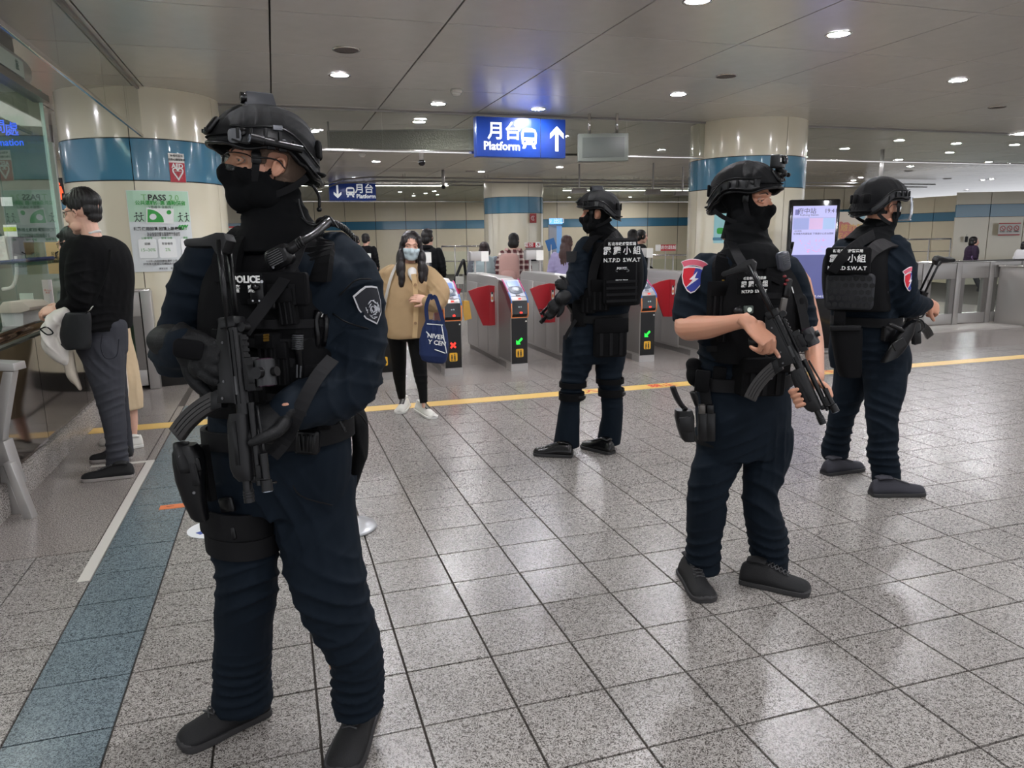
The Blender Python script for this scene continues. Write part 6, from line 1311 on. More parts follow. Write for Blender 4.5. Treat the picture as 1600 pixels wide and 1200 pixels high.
q = P(566, 478, 1.93); Soup().tube([P(530, 462, 1.875), P(556, 438, 1.885), P(580, 436, 1.93)], .0022, n=5, sub=4).build('sleeve_seam', STRAPM, f1, True); Soup().tube([P(520, 490, 1.88), P(545, 505, 1.87), P(600, 520, 1.95)], .0022, n=5, sub=4).build('sleeve_seam', STRAPM, f1, True)
# ================================================================ OFFICER 2, bare forearms, right of centre
def shoe_to(fig, tx, ty, phi, L=.285, **kw):
    t = G(tx, ty); f = face_dir(phi); return shoe(fig, t - f * L, t, **kw)
def chest_letters(par, px, py, D, phi, k, lines):
    x = face_dir(phi).cross(Z) * -1
    for dy, t_, sz, sp in lines: text(None, t_, sz * k, frame(P(px, py, D) + Z * dy * k, x, Z), INKW, par, bold=.0006, spacing=sp)
def red_blue_patch(fig, px, py, D, nn, yy, R, k=1.0):
    nn = nn.normalized(); M = frame(P(px, py, D), yy.cross(nn), yy - nn * yy.dot(nn)); W_, H_ = .036 * k, .047 * k
    def sh(w, h, dx=0): return [(-w, h * .80), (-w * .5, h * .93), (0, h * .96), (w * .5, h * .93), (w, h * .80), (w * 1.02, h * .2), (w * .8, -h * .35), (w * .35, -h * .85), (0, -h), (-w * .35, -h * .85), (-w * .8, -h * .35), (-w * 1.02, h * .2)]
    p = patch(fig, M, R, [('sleeve_patch', sh(W_, H_), mat('patch_edge_white', (232, 226, 228), .6), .006), ('red_half', [(x, y) for x, y in sh(W_ * .9, H_ * .91)], mat('patch_red', (206, 24, 46), .6), .0068),
        ('blue_half', [(.004 * k, H_ * .86), (W_ * .5, H_ * .84), (W_ * .88, H_ * .72), (W_ * .9, H_ * .2), (W_ * .7, -H_ * .33), (W_ * .3, -H_ * .78), (-.001, -H_ * .89), (-.018 * k, -.028 * k), (-.002 * k, -.004 * k)], mat('patch_blue', (44, 60, 150), .6), .0076),
        ('lightning', [(.012 * k, .030 * k), (-.010 * k, .0), (.001 * k, .0), (-.020 * k, -.032 * k), (.018 * k, .006 * k), (.006 * k, .006 * k)], MATS['patch_edge_white'], .0086)])
    arc = lambda r, a0, a1, n: [(r * math.sin(math.radians(a0 + (a1 - a0) * i / n)), H_ * 1.08 - .05 * k + r * math.cos(math.radians(a0 + (a1 - a0) * i / n)) - .008 * k) for i in range(n + 1)]
    q = patch(fig, M, R, [('shoulder_tab', arc(.078 * k, -36, 36, 10) + arc(.055 * k, 36, -36, 10), MATS['patch_edge_white'], .006), ('tab_field', arc(.0755 * k, -34, 34, 10) + arc(.0575 * k, 34, -34, 10), mat('patch_pink', (214, 96, 116), .6), .0068)])
    curvetext(q, M, R, '新北市霹靂小組', .012 * k, .065 * k, H_ * 1.08 - .059 * k, mat('tab_ink', (110, 30, 50), .6), 56)
    return p
f2 = figure('bare-armed officer in short-sleeved navy uniform and balaclava, camera on helmet, gun in both hands', P(1160, 915, 2.95).x, P(1160, 915, 2.95).y)
M2 = head_frame(1167, 316, 2.95, 47, nod=-1); D2_ = 2.95
tr = Soup(); torso(tr, [(1165, 420, 2.95, 58, .09), (1165, 480, 2.95, 56, .10), (1163, 560, 2.95, 56, .09), (1162, 640, 2.95, 60, .10)], 18)
for spec in ([(1130, 680, 2.95, 26), (1104, 800, 2.95, 20), (1098, 885, 2.98, 16)], [(1198, 680, 2.97, 26), (1190, 780, 2.95, 20), (1203, 880, 3.0, 16)]): tubeP(tr, spec, sub=2)
g2, GM2 = gun('black submachine gun carried diagonally by the bare-armed officer, pale curved magazine', P(1166, 408, 2.66), P(1287, 662, 2.50), HR * .86 + Z * .38 - HF * .42)
gm = GM2.to_3x3().normalized(); gx, gy, gz = gm.col[0].copy(), gm.col[1].copy(), gm.col[2].copy()
ra = Soup(); tubeP(ra, [(1090, 450, 2.96, 20), (1080, 490, 2.95, 21), (1074, 511, 2.90, 20), (1088, 512, 2.85, 19.5), (1108, 511, 2.79, 18), (1132, 507, 2.72, 14), (1158, 502, 2.665, 12), (1172, 505, 2.63, 12)], sub=4)
wr = P(1170, 505, 2.632); gr = GM2 @ V(-.022, -.03, -.055); fd = (gr - wr).normalized()
# the trigger finger lies straight along the receiver, the others close on the grip
tips = hand(ra, wr, (fd + Z * .05), (-HF * .86 + HR * .35 + Z * .55), -1, ((12, 8, 6), (70, 60, 30), (72, 62, 30), (75, 62, 30)), 1.12, .0092, thumb=((.6, .7, -.5), (.3, .9, -.5), (.1, .95, -.5)), index=(P(1206, 536, 2.60), P(1212, 547, 2.585), P(1217, 557, 2.575)))
la = Soup(); w2 = P(1277, 590, 2.66); hgp = GM2 @ V(.24, 0, -.02)
tubeP(la, [(1248, 440, 3.0, 18), (1262, 500, 2.98, 18), (1270, 535, 2.90, 16), (1274, 565, 2.78, 13), (1277, 590, 2.67, 10.5)], sub=4)
# fingers wrapped round the fore-end, seen left of it, and the thumb on its right side
s = la
for i, (t0, ln) in enumerate(((.215, .9), (.237, 1.0), (.259, 1.0), (.280, .85))):
    pts = [GM2 @ V(t0 * 1.05, -.034 * 0 + .036, -.020), GM2 @ V(t0, .030, -.050), GM2 @ V(t0 - .004, .002, -.063), GM2 @ V(t0 - .006, -.026, -.052), GM2 @ V(t0 - .006, -.036 , -.030)]
    s.tube(pts, [.0095, .0098, .0096, .0088, .0072], n=10, sub=3, round_ends=True)
s.tube([GM2 @ V(.205, .045, .0), GM2 @ V(.225, .038, .046), GM2 @ V(.255, .022, .068), GM2 @ V(.285, .004, .070)], [.015, .0135, .012, .0095], n=10, sub=3, round_ends=True)
s.ball(GM2 @ V(.235, .052, -.01), (.03, .022, .036), 8)
tubeP(s, [(1273, 565, 2.78, 13), (1277, 590, 2.70, 10.5)], sub=1); s.tube([P(1277, 590, 2.70), GM2 @ V(.22, .052, -.005)], [.026, .026], n=12)
body_of(f2, M2, arms=((ra, .003), (la, .003)), trunk=tr, ears=False)
s = Soup()   # nails
for q in (tips[0],): s.ball(q - HF * .006, (.0055, .003, .0055), 6)
s.build('fingernail', mat('nail', (222, 176, 160), .3), f2, True)
eyes(M2, f2, 1.0, .9)
K2 = 1.0
me = mask_soup(M2, K2, .0058).remesh(.0042, 7); clip(me, M2, lambda x, y, z: not (y > .03 and -.016 + .006 * (abs(x) < .02) < z < .05 and abs(x) < .058) and z > -.14, K2); thicken(me, .003); finish(me, 'balaclava', BLKC, f2)
gaiter(f2, [(1162, 345, 2.95, 31), (1165, 366, 2.95, 33), (1167, 384, 2.95, 38), (1168, 402, 2.94, 50), (1168, 418, 2.94, 56)], 20, 4)
helmet(M2, f2, 1.0, camera=True)
s = Soup(); torso(s, [(1166, 392, 2.95, 34, .06), (1165, 402, 2.95, 62, .08), (1164, 420, 2.95, 82, .10), (1164, 450, 2.95, 84, .115), (1163, 500, 2.95, 74, .118), (1162, 550, 2.95, 72, .115), (1161, 600, 2.95, 73, .118), (1161, 625, 2.95, 75, .12)], 18)
tubeP(s, [(1104, 418, 2.96, 24), (1092, 438, 2.96, 29), (1086, 462, 2.95, 31), (1083, 484, 2.94, 31.5), (1082, 502, 2.93, 31)], round_ends=False); s.ball(P(1106, 424, 2.96), .078, 8)
tubeP(s, [(1222, 414, 2.97, 24), (1236, 440, 2.98, 25), (1246, 470, 2.98, 24), (1254, 500, 2.97, 23), (1258, 518, 2.95, 22)], round_ends=False); s.ball(P(1222, 424, 2.97), .072, 8)
me = s.remesh(.0065, 4); wrinkle(me, [(P(1085, 480, 2.86), .09, Z + HR * .4, .007, .055), (P(1110, 560, 2.86), .12, Z + HR * .2, .012, .05), (P(1100, 425, 2.9), .08, HR, .006, .05), (P(1250, 490, 2.9), .08, Z, .009, .05)], .003, 12); finish(me, 'shirt', NAVY, f2)
s = Soup(); torso(s, [(1161, 600, 2.95, 73, .12), (1162, 640, 2.95, 76, .125), (1163, 680, 2.96, 73, .125), (1163, 712, 2.96, 66, .11)], 18)
tubeP(s, [(1128, 670, 2.95, 40), (1127, 705, 2.95, 37), (1112, 745, 2.93, 33), (1106, 770, 2.92, 30), (1104, 805, 2.94, 29.5), (1100, 840, 2.96, 26.5), (1099, 868, 2.98, 26), (1098, 893, 2.98, 25)], round_ends=False, ratio=1.05)
tubeP(s, [(1199, 670, 2.98, 37), (1199, 705, 2.98, 36), (1193, 740, 2.96, 32), (1187, 775, 2.95, 26.5), (1193, 812, 2.97, 28), (1200, 842, 3.0, 30), (1202, 866, 3.02, 28.5), (1203, 890, 3.03, 27)], round_ends=False, ratio=1.05)
me = s.remesh(.007, 4); wrinkle(me, [(P(1110, 765, 2.85), .10, Z - HR * .5, .013, .055), (P(1190, 775, 2.88), .11, Z + HR * .7, .014, .06), (P(1100, 870, 2.9), .10, Z, .014, .045), (P(1203, 860, 2.95), .10, Z, .016, .045), (P(1162, 700, 2.85), .12, Z - HR * .4, .009, .05), (P(1215, 700, 2.9), .1, HR, .006, .05)], .0035, 13); finish(me, 'trousers', NAVY, f2)
shoe_to(f2, 1104, 943, 4, .29, w=.104, h=.11, toecap=TC); shoe_to(f2, 1266, 929, 62, .285, w=.104, h=.11, toecap=TC)
# carrier
s = Soup(); torso(s, [(1166, 408, 2.95, 48, .12), (1166, 430, 2.94, 62, .14), (1168, 470, 2.93, 70, .152), (1170, 520, 2.93, 72, .155), (1168, 560, 2.93, 70, .15)], 18, sq=3); me = s.remesh(.007, 3); wrinkle(me, [], .002, 9); v2 = finish(me, 'plate_carrier', BLK, f2)
for a in ([(1128, 440, 2.82), (1128, 415, 2.84), (1138, 398, 2.92), (1146, 396, 3.04)], [(1206, 440, 2.80), (1208, 415, 2.84), (1202, 398, 2.92), (1192, 396, 3.04)]): Soup().strap([P(*p) for p in a], .07, .02, [fn(18), fn(18) + Z * .5, Z, -fn(18) + Z]).build('shoulder_strap', BLK, v2)
Soup().strap([P(1142, 378, 2.88), P(1152, 398, 2.80), P(1162, 420, 2.74), P(1150, 430, 2.74)], .045, .004, [fn(10) + Z * .3, fn(10), fn(10), fn(10)]).build('sling', STRAPM, f2)
Soup().strap([P(1196, 388, 2.86), P(1225, 420, 2.84), P(1247, 460, 2.84), P(1262, 530, 2.80)], .04, .004, [fn(18)] * 4).build('sling', STRAPM, f2)
for py in (462, 482, 502, 522, 545): Soup().strap([P(1104, py, 2.86), P(1130, py, 2.81), P(1172, py, 2.775), P(1215, py, 2.79), P(1236, py, 2.84)], .022, .004, [fn(-30), fn(0), fn(18), fn(30), fn(60)]).build('webbing_row', STRAPM, v2)
np2, M, c, s_ = gbox(v2, 'name_patch', 1179, 446, 2.765, 60, 26, .006, 18, 0, BLKC, .05)
chest_letters(np2, 1179, 446, 2.755, 18, 1, ((.026, '新北市政府警察局', .011, 1.25), (.004, '霹 靂 小 組', .024, 1.0), (-.022, 'N.T.P.D  S.W.A.T', .015, 1)))
for a in ((1126, 470, 2.80, 34, 60), (1137, 520, 2.79, 24, 30), (1205, 512, 2.775, 24, 40)): pouch(v2, *a, .035, 10)
gbox(v2, 'upright_magazine', 1225, 480, 2.75, 9, 28, .012, 15, 8, mat('magazine_grey', (92, 88, 84), .4, .4), .1); gbox(v2, 'buckle', 1108, 502, 2.80, 18, 12, .012, 0, 0, BLACKP, .2)
l_, M, c, s_ = gbox(v2, 'chest_lamp', 1171, 484, 2.755, 15, 13, .02, 10, 0, mat('lamp_body', (80, 90, 84), .2), .2); Soup().cyl(c, c + fn(10) * .002, .009, n=14).build('lamp_lens', mat('lamp_lens_white', (214, 226, 214), .1, emit=.25), l_)
Soup().ball(P(1153, 486, 2.76), (.022, .016, .02), 8).build('chest_torch', GUN, v2, True); Soup().ball(P(1130, 438, 2.80), (.006, .003, .003), 5).build('brass_pin', mat('brass', (0, 0, 0)), v2, True)
mic2, M, c, s_ = gbox(v2, 'radio_microphone', 1228, 408, 2.80, 20, 30, .03, 20, -14, mat('mic_grey', (62, 64, 72), .35), .25)
for k in range(5): Soup().box(c + M @ V(0, -.001, .02 - k * .007), (.03, .003, .002), M).build('grille_slot', BLACKG, mic2)
for dx, dy in ((-2, 32), (2, 38), (-1, 44)): Soup().ball(P(1228 + dx, 408 + dy - 8, 2.79), (.008, .006, .006), 6).build('red_key_tag', mat('dark_red', (110, 26, 30), .4), v2, True)
gbox(v2, 'hanging_torch', 1233, 450, 2.79, 11, 30, .02, 20, 8, GUN, .3); Soup().cyl(P(1237, 448, 2.78), P(1240, 458, 2.78), .002, n=5).build('white_pull', INKW, v2)
at = Soup().tube([P(1232, 404, 2.86), P(1236, 395, 2.87), P(1238, 388, 2.87)], [.005, .004, .003], n=8).build('antenna_base', BLACKP, v2, True); Soup().tube([P(1237, 390, 2.87), P(1237.5, 384, 2.87), P(1239, 378, 2.87)], [.004, .009, .008], n=8, ratio=.4, sub=2).build('antenna_tip', BLACKP, at, True)
s = Soup(); s.ball(P(1246, 478, 2.86), (.045, .03, .055), 9); s.ball(P(1250, 505, 2.86), (.035, .03, .06), 9); finish(s.remesh(.006, 3), 'elbow_pad', BLK, f2)
# front waist pack
wp, M, c, s_ = pouch(f2, 1196, 590, 2.755, 74, 62, .10, 12, 2, BLK, True, 'waist_pack'); lb = Soup().rbox(P(1200, 585, 2.748), (.044, .003, .036), M, .1).build('pack_label', mat('label_grey', (74, 74, 78), .6), wp)
for k in range(5): Soup().box(P(1200, 578 + k * 3.6, 2.744), (.034, .002, .0022), M).build('label_print', mat('label_print_grey', (150, 150, 154), .6), lb)
bl = belt(f2, 1161, 592, 2.95, 76, .132, 18, .05, .012)
for a in ((1098, 596, 22, 34), (1124, 590, 20, 34)): gbox(bl, 'belt_keeper', a[0], a[1], 2.82, a[2], a[3], .02, -10, 4, BLK, .1)
s = Soup(); s.ball(P(1086, 585, 2.92), (.035, .04, .05), 8); s.ball(P(1084, 570, 2.92), (.03, .04, .03), 8); finish(s.remesh(.007, 3), 'side_pouch', BLK, f2)
def holster(fig, pts, D, grip, phi=0, depth=.03, mt=None):
    rs = []
    for px, py, hw in pts: c = P(px, py, D); rs.append(ringe(c, HR, -HF, hw * S(D), depth, depth, 16, 3.4))
    o = Soup().rings(rs).build('thigh_holster', mt or BLACKP, fig, 'auto')
    if grip: Soup().tube([P(a, b, D - .01) for a, b in grip], [.016, .017, .015, .013][:len(grip)], n=12, ratio=.6, sub=3).build('pistol_grip', GUN, o, True); q = P(*grip[-1], D - .02); Soup().tube([q + Z * .01, q - HR * .012, q - Z * .02], .003, n=6, sub=3).build('trigger_guard', GUN, o, True)
    return o
ho = holster(f2, [(1068, 640, 13), (1069, 650, 15.5), (1071, 668, 13.5), (1074, 684, 11), (1076, 688, 9)], 2.80, [(1051, 604), (1056, 618), (1064, 632), (1072, 640)])
gbox(ho, 'holster_panel', 1072, 664, 2.765, 20, 26, .01, -5, -8, GUNP, .15); Soup().tube([P(1082, 612, 2.80), P(1086, 622, 2.80), P(1088, 634, 2.80)], [.018, .02, .01], n=12, ratio=.5, sub=2).build('hammer_guard', GUNP, ho, True)
for k, px in enumerate((1098, 1111)): o_, M, c, s_ = gbox(f2, 'magazine_holder', px, 668, 2.81, 13, 46, .03, -10, -2, BLACKP, .12); gbox(o_, 'spare_magazine', px - 1, 640, 2.805, 10, 14, .022, -10, -2, mat('magazine_grey', (0, 0, 0)) if k == 0 else GUN, .1)
gbox(f2, 'drop_leg_strap', 1103, 625, 2.83, 16, 50, .012, -15, -10, STRAPM, .05); b_ = legband(f2, 1128, 682, 2.955, 40, 1, .045, -.004); gbox(b_, 'strap_buckle', 1158, 684, 2.85, 16, 16, .014, 20, 0, BLACKP, .2)
red_blue_patch(f2, 1082, 437, 2.868, (-HF * .97 - HR * .22), (Z - HR * -.10), .085, 1.12)

# ================================================================ OFFICER 3, far, back turned
f3 = figure('far officer with back to the viewer, looking left, dark lettering vest, among the ticket gates', P(920, 705, 4.95).x, P(920, 705, 4.95).y)
M3 = head_frame(933, 335, 4.95, -100)
tr = Soup(); torso(tr, [(950, 395, 4.97, 30, .09), (955, 450, 4.97, 28, .09), (940, 520, 4.97, 30, .09)], -150)
for spec in ([(905, 540, 4.95, 15), (893, 615, 4.93, 11), (885, 692, 4.94, 9)], [(954, 540, 5.0, 15), (956, 615, 5.0, 11), (952, 690, 5.05, 9)]): tubeP(tr, spec, sub=2)
body_of(f3, M3, trunk=tr)
me = mask_soup(M3, 1.0, .006).remesh(.005, 6); clip(me, M3, lambda x, y, z: not (y > .05 and -.012 < z < .03 and abs(x) < .05) and not (abs(x) > .055 and -.026 < y < .012 and -.028 < z < .026) and z > -.14); thicken(me, .003); finish(me, 'balaclava', BLKC, f3)
eyes(M3, f3, 1.0, 0)
gaiter(f3, [(935, 350, 4.95, 17), (939, 362, 4.96, 20), (944, 374, 4.98, 27), (946, 382, 4.98, 32)], -150, 3)
helmet(M3, f3, 1.0, top_box=(0, .0, .160))
s = Soup(); torso(s, [(944, 374, 4.97, 22, .06), (946, 380, 4.97, 40, .085), (952, 392, 4.97, 42, .11), (957, 415, 4.97, 38, .12), (957, 450, 4.97, 38, .12), (946, 480, 4.97, 38, .12), (938, 505, 4.97, 42, .12), (936, 525, 4.97, 43, .12)], -150)
tubeP(s, [(916, 386, 4.90, 17), (909, 402, 4.87, 18), (904, 425, 4.84, 19), (898, 447, 4.80, 18.5), (888, 459, 4.75, 16), (876, 468, 4.70, 11)]); s.ball(P(916, 392, 4.92), .078, 8)
tubeP(s, [(985, 392, 5.05, 17), (996, 425, 5.1, 17), (985, 455, 5.1, 15), (950, 470, 4.95, 12)])
me = s.remesh(.009, 3); wrinkle(me, [(P(900, 450, 4.75), .12, Z + HR, .012, .055), (P(905, 410, 4.8), .1, Z, .008, .06)], .004, 21); finish(me, 'jacket', NAVY, f3)
s = Soup(); torso(s, [(936, 500, 4.97, 43, .125), (934, 530, 4.97, 45, .13), (932, 552, 4.97, 44, .12), (931, 566, 4.97, 38, .10)], -150)
tubeP(s, [(905, 525, 4.95, 25), (903, 560, 4.94, 25), (896, 590, 4.92, 20), (893, 612, 4.91, 16.5), (890, 640, 4.92, 17), (887, 670, 4.94, 19), (885, 696, 4.95, 20)], round_ends=False)
tubeP(s, [(954, 525, 5.0, 25), (953, 560, 5.0, 24), (951, 588, 4.98, 20), (955, 612, 4.98, 17.5), (957, 645, 5.0, 17), (954, 670, 5.03, 17.5), (951, 690, 5.05, 18)], round_ends=False)
me = s.remesh(.010, 3); wrinkle(me, [(P(895, 605, 4.85), .12, Z, .014, .06), (P(955, 605, 4.9), .12, Z, .014, .06), (P(925, 550, 4.85), .12, Z, .01, .06)], .004, 22); finish(me, 'trousers', NAVY, f3)
LTH = mat('shoe_leather', (15, 15, 16), .25); shoe(f3, G(895, 714), G(834, 710), .10, .10, upper=LTH); shoe(f3, G(957, 710), G(911, 698), .10, .10, upper=LTH)
s = Soup(); torso(s, [(950, 378, 4.96, 34, .11), (956, 392, 4.95, 42, .135), (961, 420, 4.95, 41, .145), (960, 450, 4.95, 41, .145), (957, 476, 4.95, 39, .14)], -160, sq=3.2); me = s.remesh(.010, 2); v3 = finish(me, 'plate_carrier', BLK, f3)
bp, M, c, s_ = gbox(v3, 'back_panel', 972, 425, 4.72, 52, 104, .06, 14, 0, BLK, .12)
chest_letters(bp, 972, 398, 4.712, 14, 1, ((.066, '新北市政府警察局', .022, 1.15), (.022, '霹 靂 小 組', .054, .95), (-.034, 'N.T.P.D  S.W.A.T', .034, 1), (-.085, 'POLICE', .02, 1), (-.16, 'SPECIAL TEAM', .013, 1)))
s = Soup()
for sx in (-1, 1): s.tube([P(972, 421, 4.712), P(972 + sx * 5, 419, 4.712), P(972 + sx * 11, 423, 4.712), P(972 + sx * 7, 424.5, 4.712)], .003, n=5, sub=3)
s.build('wing_badge', mat('rib_grey', (0, 0, 0)), bp, True)
for k in range(4): Soup().box(P(972, 440 + k * 10, 4.712), (.21, .004, .016), M).build('webbing_row', STRAPM, bp)
Soup().strap([P(930, 480, 4.80), P(925, 440, 4.78), P(935, 400, 4.78), P(958, 372, 4.80), P(966, 366, 4.86)], .055, .006, [-HF] * 5).build('sling', STRAPM, f3)
Soup().strap([P(914, 392, 4.80), P(926, 374, 4.84), P(940, 367, 4.9)], .05, .006, [-HF, -HF + Z, Z]).build('collar_strap', BLK, f3)
pouch(f3, 938, 462, 4.78, 30, 50, .06, 0); pouch(f3, 955, 528, 4.78, 52, 62, .06, 8, 0, BLK, True, 'hip_bag'); pouch(f3, 918, 470, 4.80, 22, 40, .05, -20); gbox(f3, 'radio_pouch', 904, 490, 4.83, 20, 42, .05, -30, 0, BLK); belt(f3, 937, 495, 4.97, 45, .14, -150, .05, .012)
Soup().strap([P(900, 500, 4.80), P(890, 515, 4.79), P(882, 530, 4.79)], .022, .003, [-HF] * 3).build('loose_strap', STRAPM, f3)
Soup().tube([P(946, 450, 4.74), P(949, 430, 4.73), P(951, 424, 4.73)], [.008, .012, .004], n=6).build('white_cable_tie', INKW, f3, True)
for px, py, D, hw, px2 in ((893, 618, 4.91, 18.5, 908), (955, 612, 4.98, 19, 971), (895, 600, 4.91, 20, 0), (953, 594, 4.98, 20.5, 0)):
    b_ = legband(f3, px, py, D, hw, 1, .05 if px2 else .035, 0, 'knee_strap', mt=BLK)
    if px2: gbox(b_, 'strap_end', px2 + 2, py + 3, D - .06, 12, 5, .02, 40, 10, BLACKP, .2)
g3, GM3 = gun('submachine gun of the far officer, only its muzzle end showing before the red flap door', P(935, 412, 5.25), P(845, 503, 4.80), Z * .8 - HR * .7, optic=False, light=False)
s = Soup(); hand(s, P(878, 467, 4.70), (P(862, 480, 4.68) - P(878, 467, 4.70)), (-HF + Z * .4 - HR * .2), -1, ((60, 70, 40),) * 4, .95, .012); tubeP(s, [(884, 462, 4.71, 11), (877, 468, 4.68, 9.5)], sub=1); finish(s.remesh(.005, 2), 'glove', GLV, f3)
s = Soup(); hand(s, P(888, 452, 4.72), (P(873, 442, 4.7) - P(888, 452, 4.72)), (-HF + Z * .6), 1, ((70, 80, 40),) * 4, .8, .011); finish(s.remesh(.005, 2), 'glove', GLV, f3)
pt = patch(f3, frame(P(893, 400, 4.79), (HR * .9 + HF * .2).normalized(), Z), .08, [('sleeve_patch', [(-.03, -.04), (.03, -.04), (.034, .03), (-.034, .03)], mat('patch_dark', (26, 27, 30), .7), .006)])

# ================================================================ OFFICER 4, right, back turned, looking right
f4 = figure('officer at right seen from behind, looking right through a clear visor, textured back plate', P(1360, 755, 4.3).x, P(1360, 755, 4.3).y)
K4 = 1.06; M4 = head_frame(1377, 325, 4.28, 103)
tr = Soup(); torso(tr, [(1355, 400, 4.28, 34, .09), (1350, 450, 4.28, 32, .09), (1352, 530, 4.28, 32, .09)], 145)
for spec in ([(1330, 560, 4.42, 18), (1315, 650, 4.46, 13), (1305, 712, 4.5, 10)], [(1382, 560, 4.2, 20), (1379, 660, 4.12, 14), (1384, 755, 4.12, 11)]): tubeP(tr, spec, sub=2)
ra = Soup(); tubeP(ra, [(1440, 478, 4.33, 11), (1452, 474, 4.36, 8)], sub=1); hand(ra, P(1450, 474, 4.36), (HR * .75 - Z * .35 + HF * .3), (-HF * .7 + HR * .2 + Z * .3), 1, ((50, 55, 30),) * 4, 1.0, .0095)
body_of(f4, M4, arms=((ra, .004),), trunk=tr, k=K4)
me = mask_soup(M4, K4, .006).remesh(.0045, 7); clip(me, M4, lambda x, y, z: z < -.022 and y > .0 - z * .2 and z > -.13, K4); thicken(me, .003); finish(me, 'face_mask', BLKC, f4)
eyes(M4, f4, K4, 0); glasses(M4, f4, K4, big=True)
me = head_soup(M4, K4, .004, ears=False).remesh(.006, 2); clip(me, M4, lambda x, y, z: z > -.035 and z < .06 and y < .02 and not (abs(x) > .06 and -.03 < y < .016 and z < .025), K4); thicken(me, .003); finish(me, 'cropped_hair', HAIRM, f4)
gaiter(f4, [(1376, 345, 4.28, 22), (1372, 358, 4.28, 24), (1366, 370, 4.28, 32), (1362, 382, 4.28, 42)], 145, 6)
helmet(M4, f4, 1.10, visor=True, mark=('SWAT', 1))
s = Soup(); torso(s, [(1364, 372, 4.28, 26, .06), (1362, 380, 4.28, 46, .085), (1356, 396, 4.28, 50, .11), (1348, 425, 4.28, 46, .12), (1345, 455, 4.28, 44, .12), (1348, 485, 4.28, 43, .12), (1352, 510, 4.28, 46, .122)], 145)
tubeP(s, [(1396, 388, 4.22, 22), (1402, 405, 4.2, 25), (1404, 432, 4.19, 27), (1406, 458, 4.2, 27), (1416, 474, 4.23, 24), (1434, 477, 4.29, 17), (1447, 475, 4.34, 11)]); s.ball(P(1395, 395, 4.22), .082, 8)
tubeP(s, [(1318, 392, 4.36, 20), (1308, 430, 4.45, 20), (1330, 465, 4.5, 17)])
me = s.remesh(.008, 3); wrinkle(me, [(P(1410, 470, 4.15), .12, HR - Z, .012, .055), (P(1402, 400, 4.15), .1, Z + HR, .007, .06), (P(1350, 500, 4.2), .1, Z, .01, .05)], .004, 31); finish(me, 'jacket', NAVY, f4)
s = Soup(); torso(s, [(1352, 500, 4.28, 46, .125), (1356, 530, 4.28, 50, .135), (1358, 556, 4.28, 53, .13), (1358, 578, 4.28, 50, .11)], 145)
tubeP(s, [(1333, 550, 4.38, 29), (1330, 590, 4.40, 27), (1322, 625, 4.42, 23), (1314, 655, 4.44, 19.5), (1309, 680, 4.47, 18.5), (1305, 700, 4.49, 21), (1305, 714, 4.5, 19)], round_ends=False)
tubeP(s, [(1381, 550, 4.22, 35), (1383, 590, 4.18, 32), (1381, 625, 4.15, 28), (1378, 655, 4.12, 24), (1380, 685, 4.12, 22), (1378, 706, 4.12, 23.5), (1382, 724, 4.12, 22), (1384, 742, 4.12, 21), (1385, 757, 4.12, 20)], round_ends=False)
me = s.remesh(.009, 3); wrinkle(me, [(P(1312, 690, 4.4), .11, Z, .016, .05), (P(1380, 715, 4.05), .11, Z, .016, .05), (P(1380, 650, 4.05), .12, Z + HR * .4, .012, .06), (P(1330, 640, 4.35), .1, Z, .01, .06), (P(1370, 570, 4.1), .12, Z, .008, .06)], .004, 32); finish(me, 'trousers', NAVY, f4)
TC2 = mat('grey_shoe', (44, 44, 52), .8, bump=.3, scale=400)
shoe(f4, G(1287, 742), G(1346, 733), .102, .105, upper=TC2); shoe(f4, G(1360, 774), G(1443, 772), .102, .105, upper=TC2)
s = Soup(); torso(s, [(1350, 385, 4.26, 40, .12), (1338, 400, 4.25, 44, .14), (1336, 430, 4.24, 46, .15), (1338, 460, 4.24, 46, .15), (1342, 484, 4.24, 44, .145)], 150, sq=3); me = s.remesh(.009, 2); v4 = finish(me, 'plate_carrier', BLK, f4)
bp, M, c, s_ = gbox(v4, 'back_panel', 1324, 408, 4.06, 56, 42, .03, -32, 0, BLK, .1); chest_letters(bp, 1324, 407, 4.05, -32, 1, ((.050, '新北市政府警察局', .018, 1.1), (.008, '霹靂小組', .045, 1.05), (-.042, 'N.T.P.D S.W.A.T', .028, 1)))
hp, M, c, s_ = gbox(v4, 'hexagon_back_pad', 1327, 456, 4.07, 62, 56, .04, -28, 0, mat('pad_black', (20, 22, 28), .6), .12)
for r in range(5):
    for k in range(7): q = c + M @ V((k - 3 + .5 * (r % 2)) * .033 - .004, -.0005, (2 - r) * .036); Soup().prism([(.0145 * math.cos(a), .0145 * math.sin(a)) for a in [math.pi / 3 * j + math.pi / 6 for j in range(6)]], q, M.col[0].xyz if len(M.col[0]) > 3 else M.col[0], Z, M @ V(0, -1, 0), .004).build('hexagon_cell', mat('cell_black', (9, 10, 14), .8), hp)
gbox(v4, 'side_strap', 1372, 462, 4.10, 34, 22, .02, 40, 0, BLK, .1); 
for dy in (-5, 5): Soup().strap([P(1357, 462 + dy, 4.09), P(1372, 462 + dy, 4.085), P(1388, 462 + dy, 4.10)], .012, .003, [-HF] * 3).build('side_webbing', mat('webbing_grey', (60, 62, 68), .7), v4)
Soup().strap([P(1300, 425, 4.08), P(1318, 400, 4.05), P(1342, 380, 4.08), P(1366, 366, 4.16)], .055, .006, [-HF] * 4).build('sling', STRAPM, f4); Soup().strap([P(1345, 418, 4.07), P(1362, 392, 4.08), P(1385, 380, 4.12), P(1402, 384, 4.2)], .07, .012, [-HF, -HF, -HF + Z, Z]).build('shoulder_strap', mat('strap_brown_black', (26, 24, 26), .7), f4)
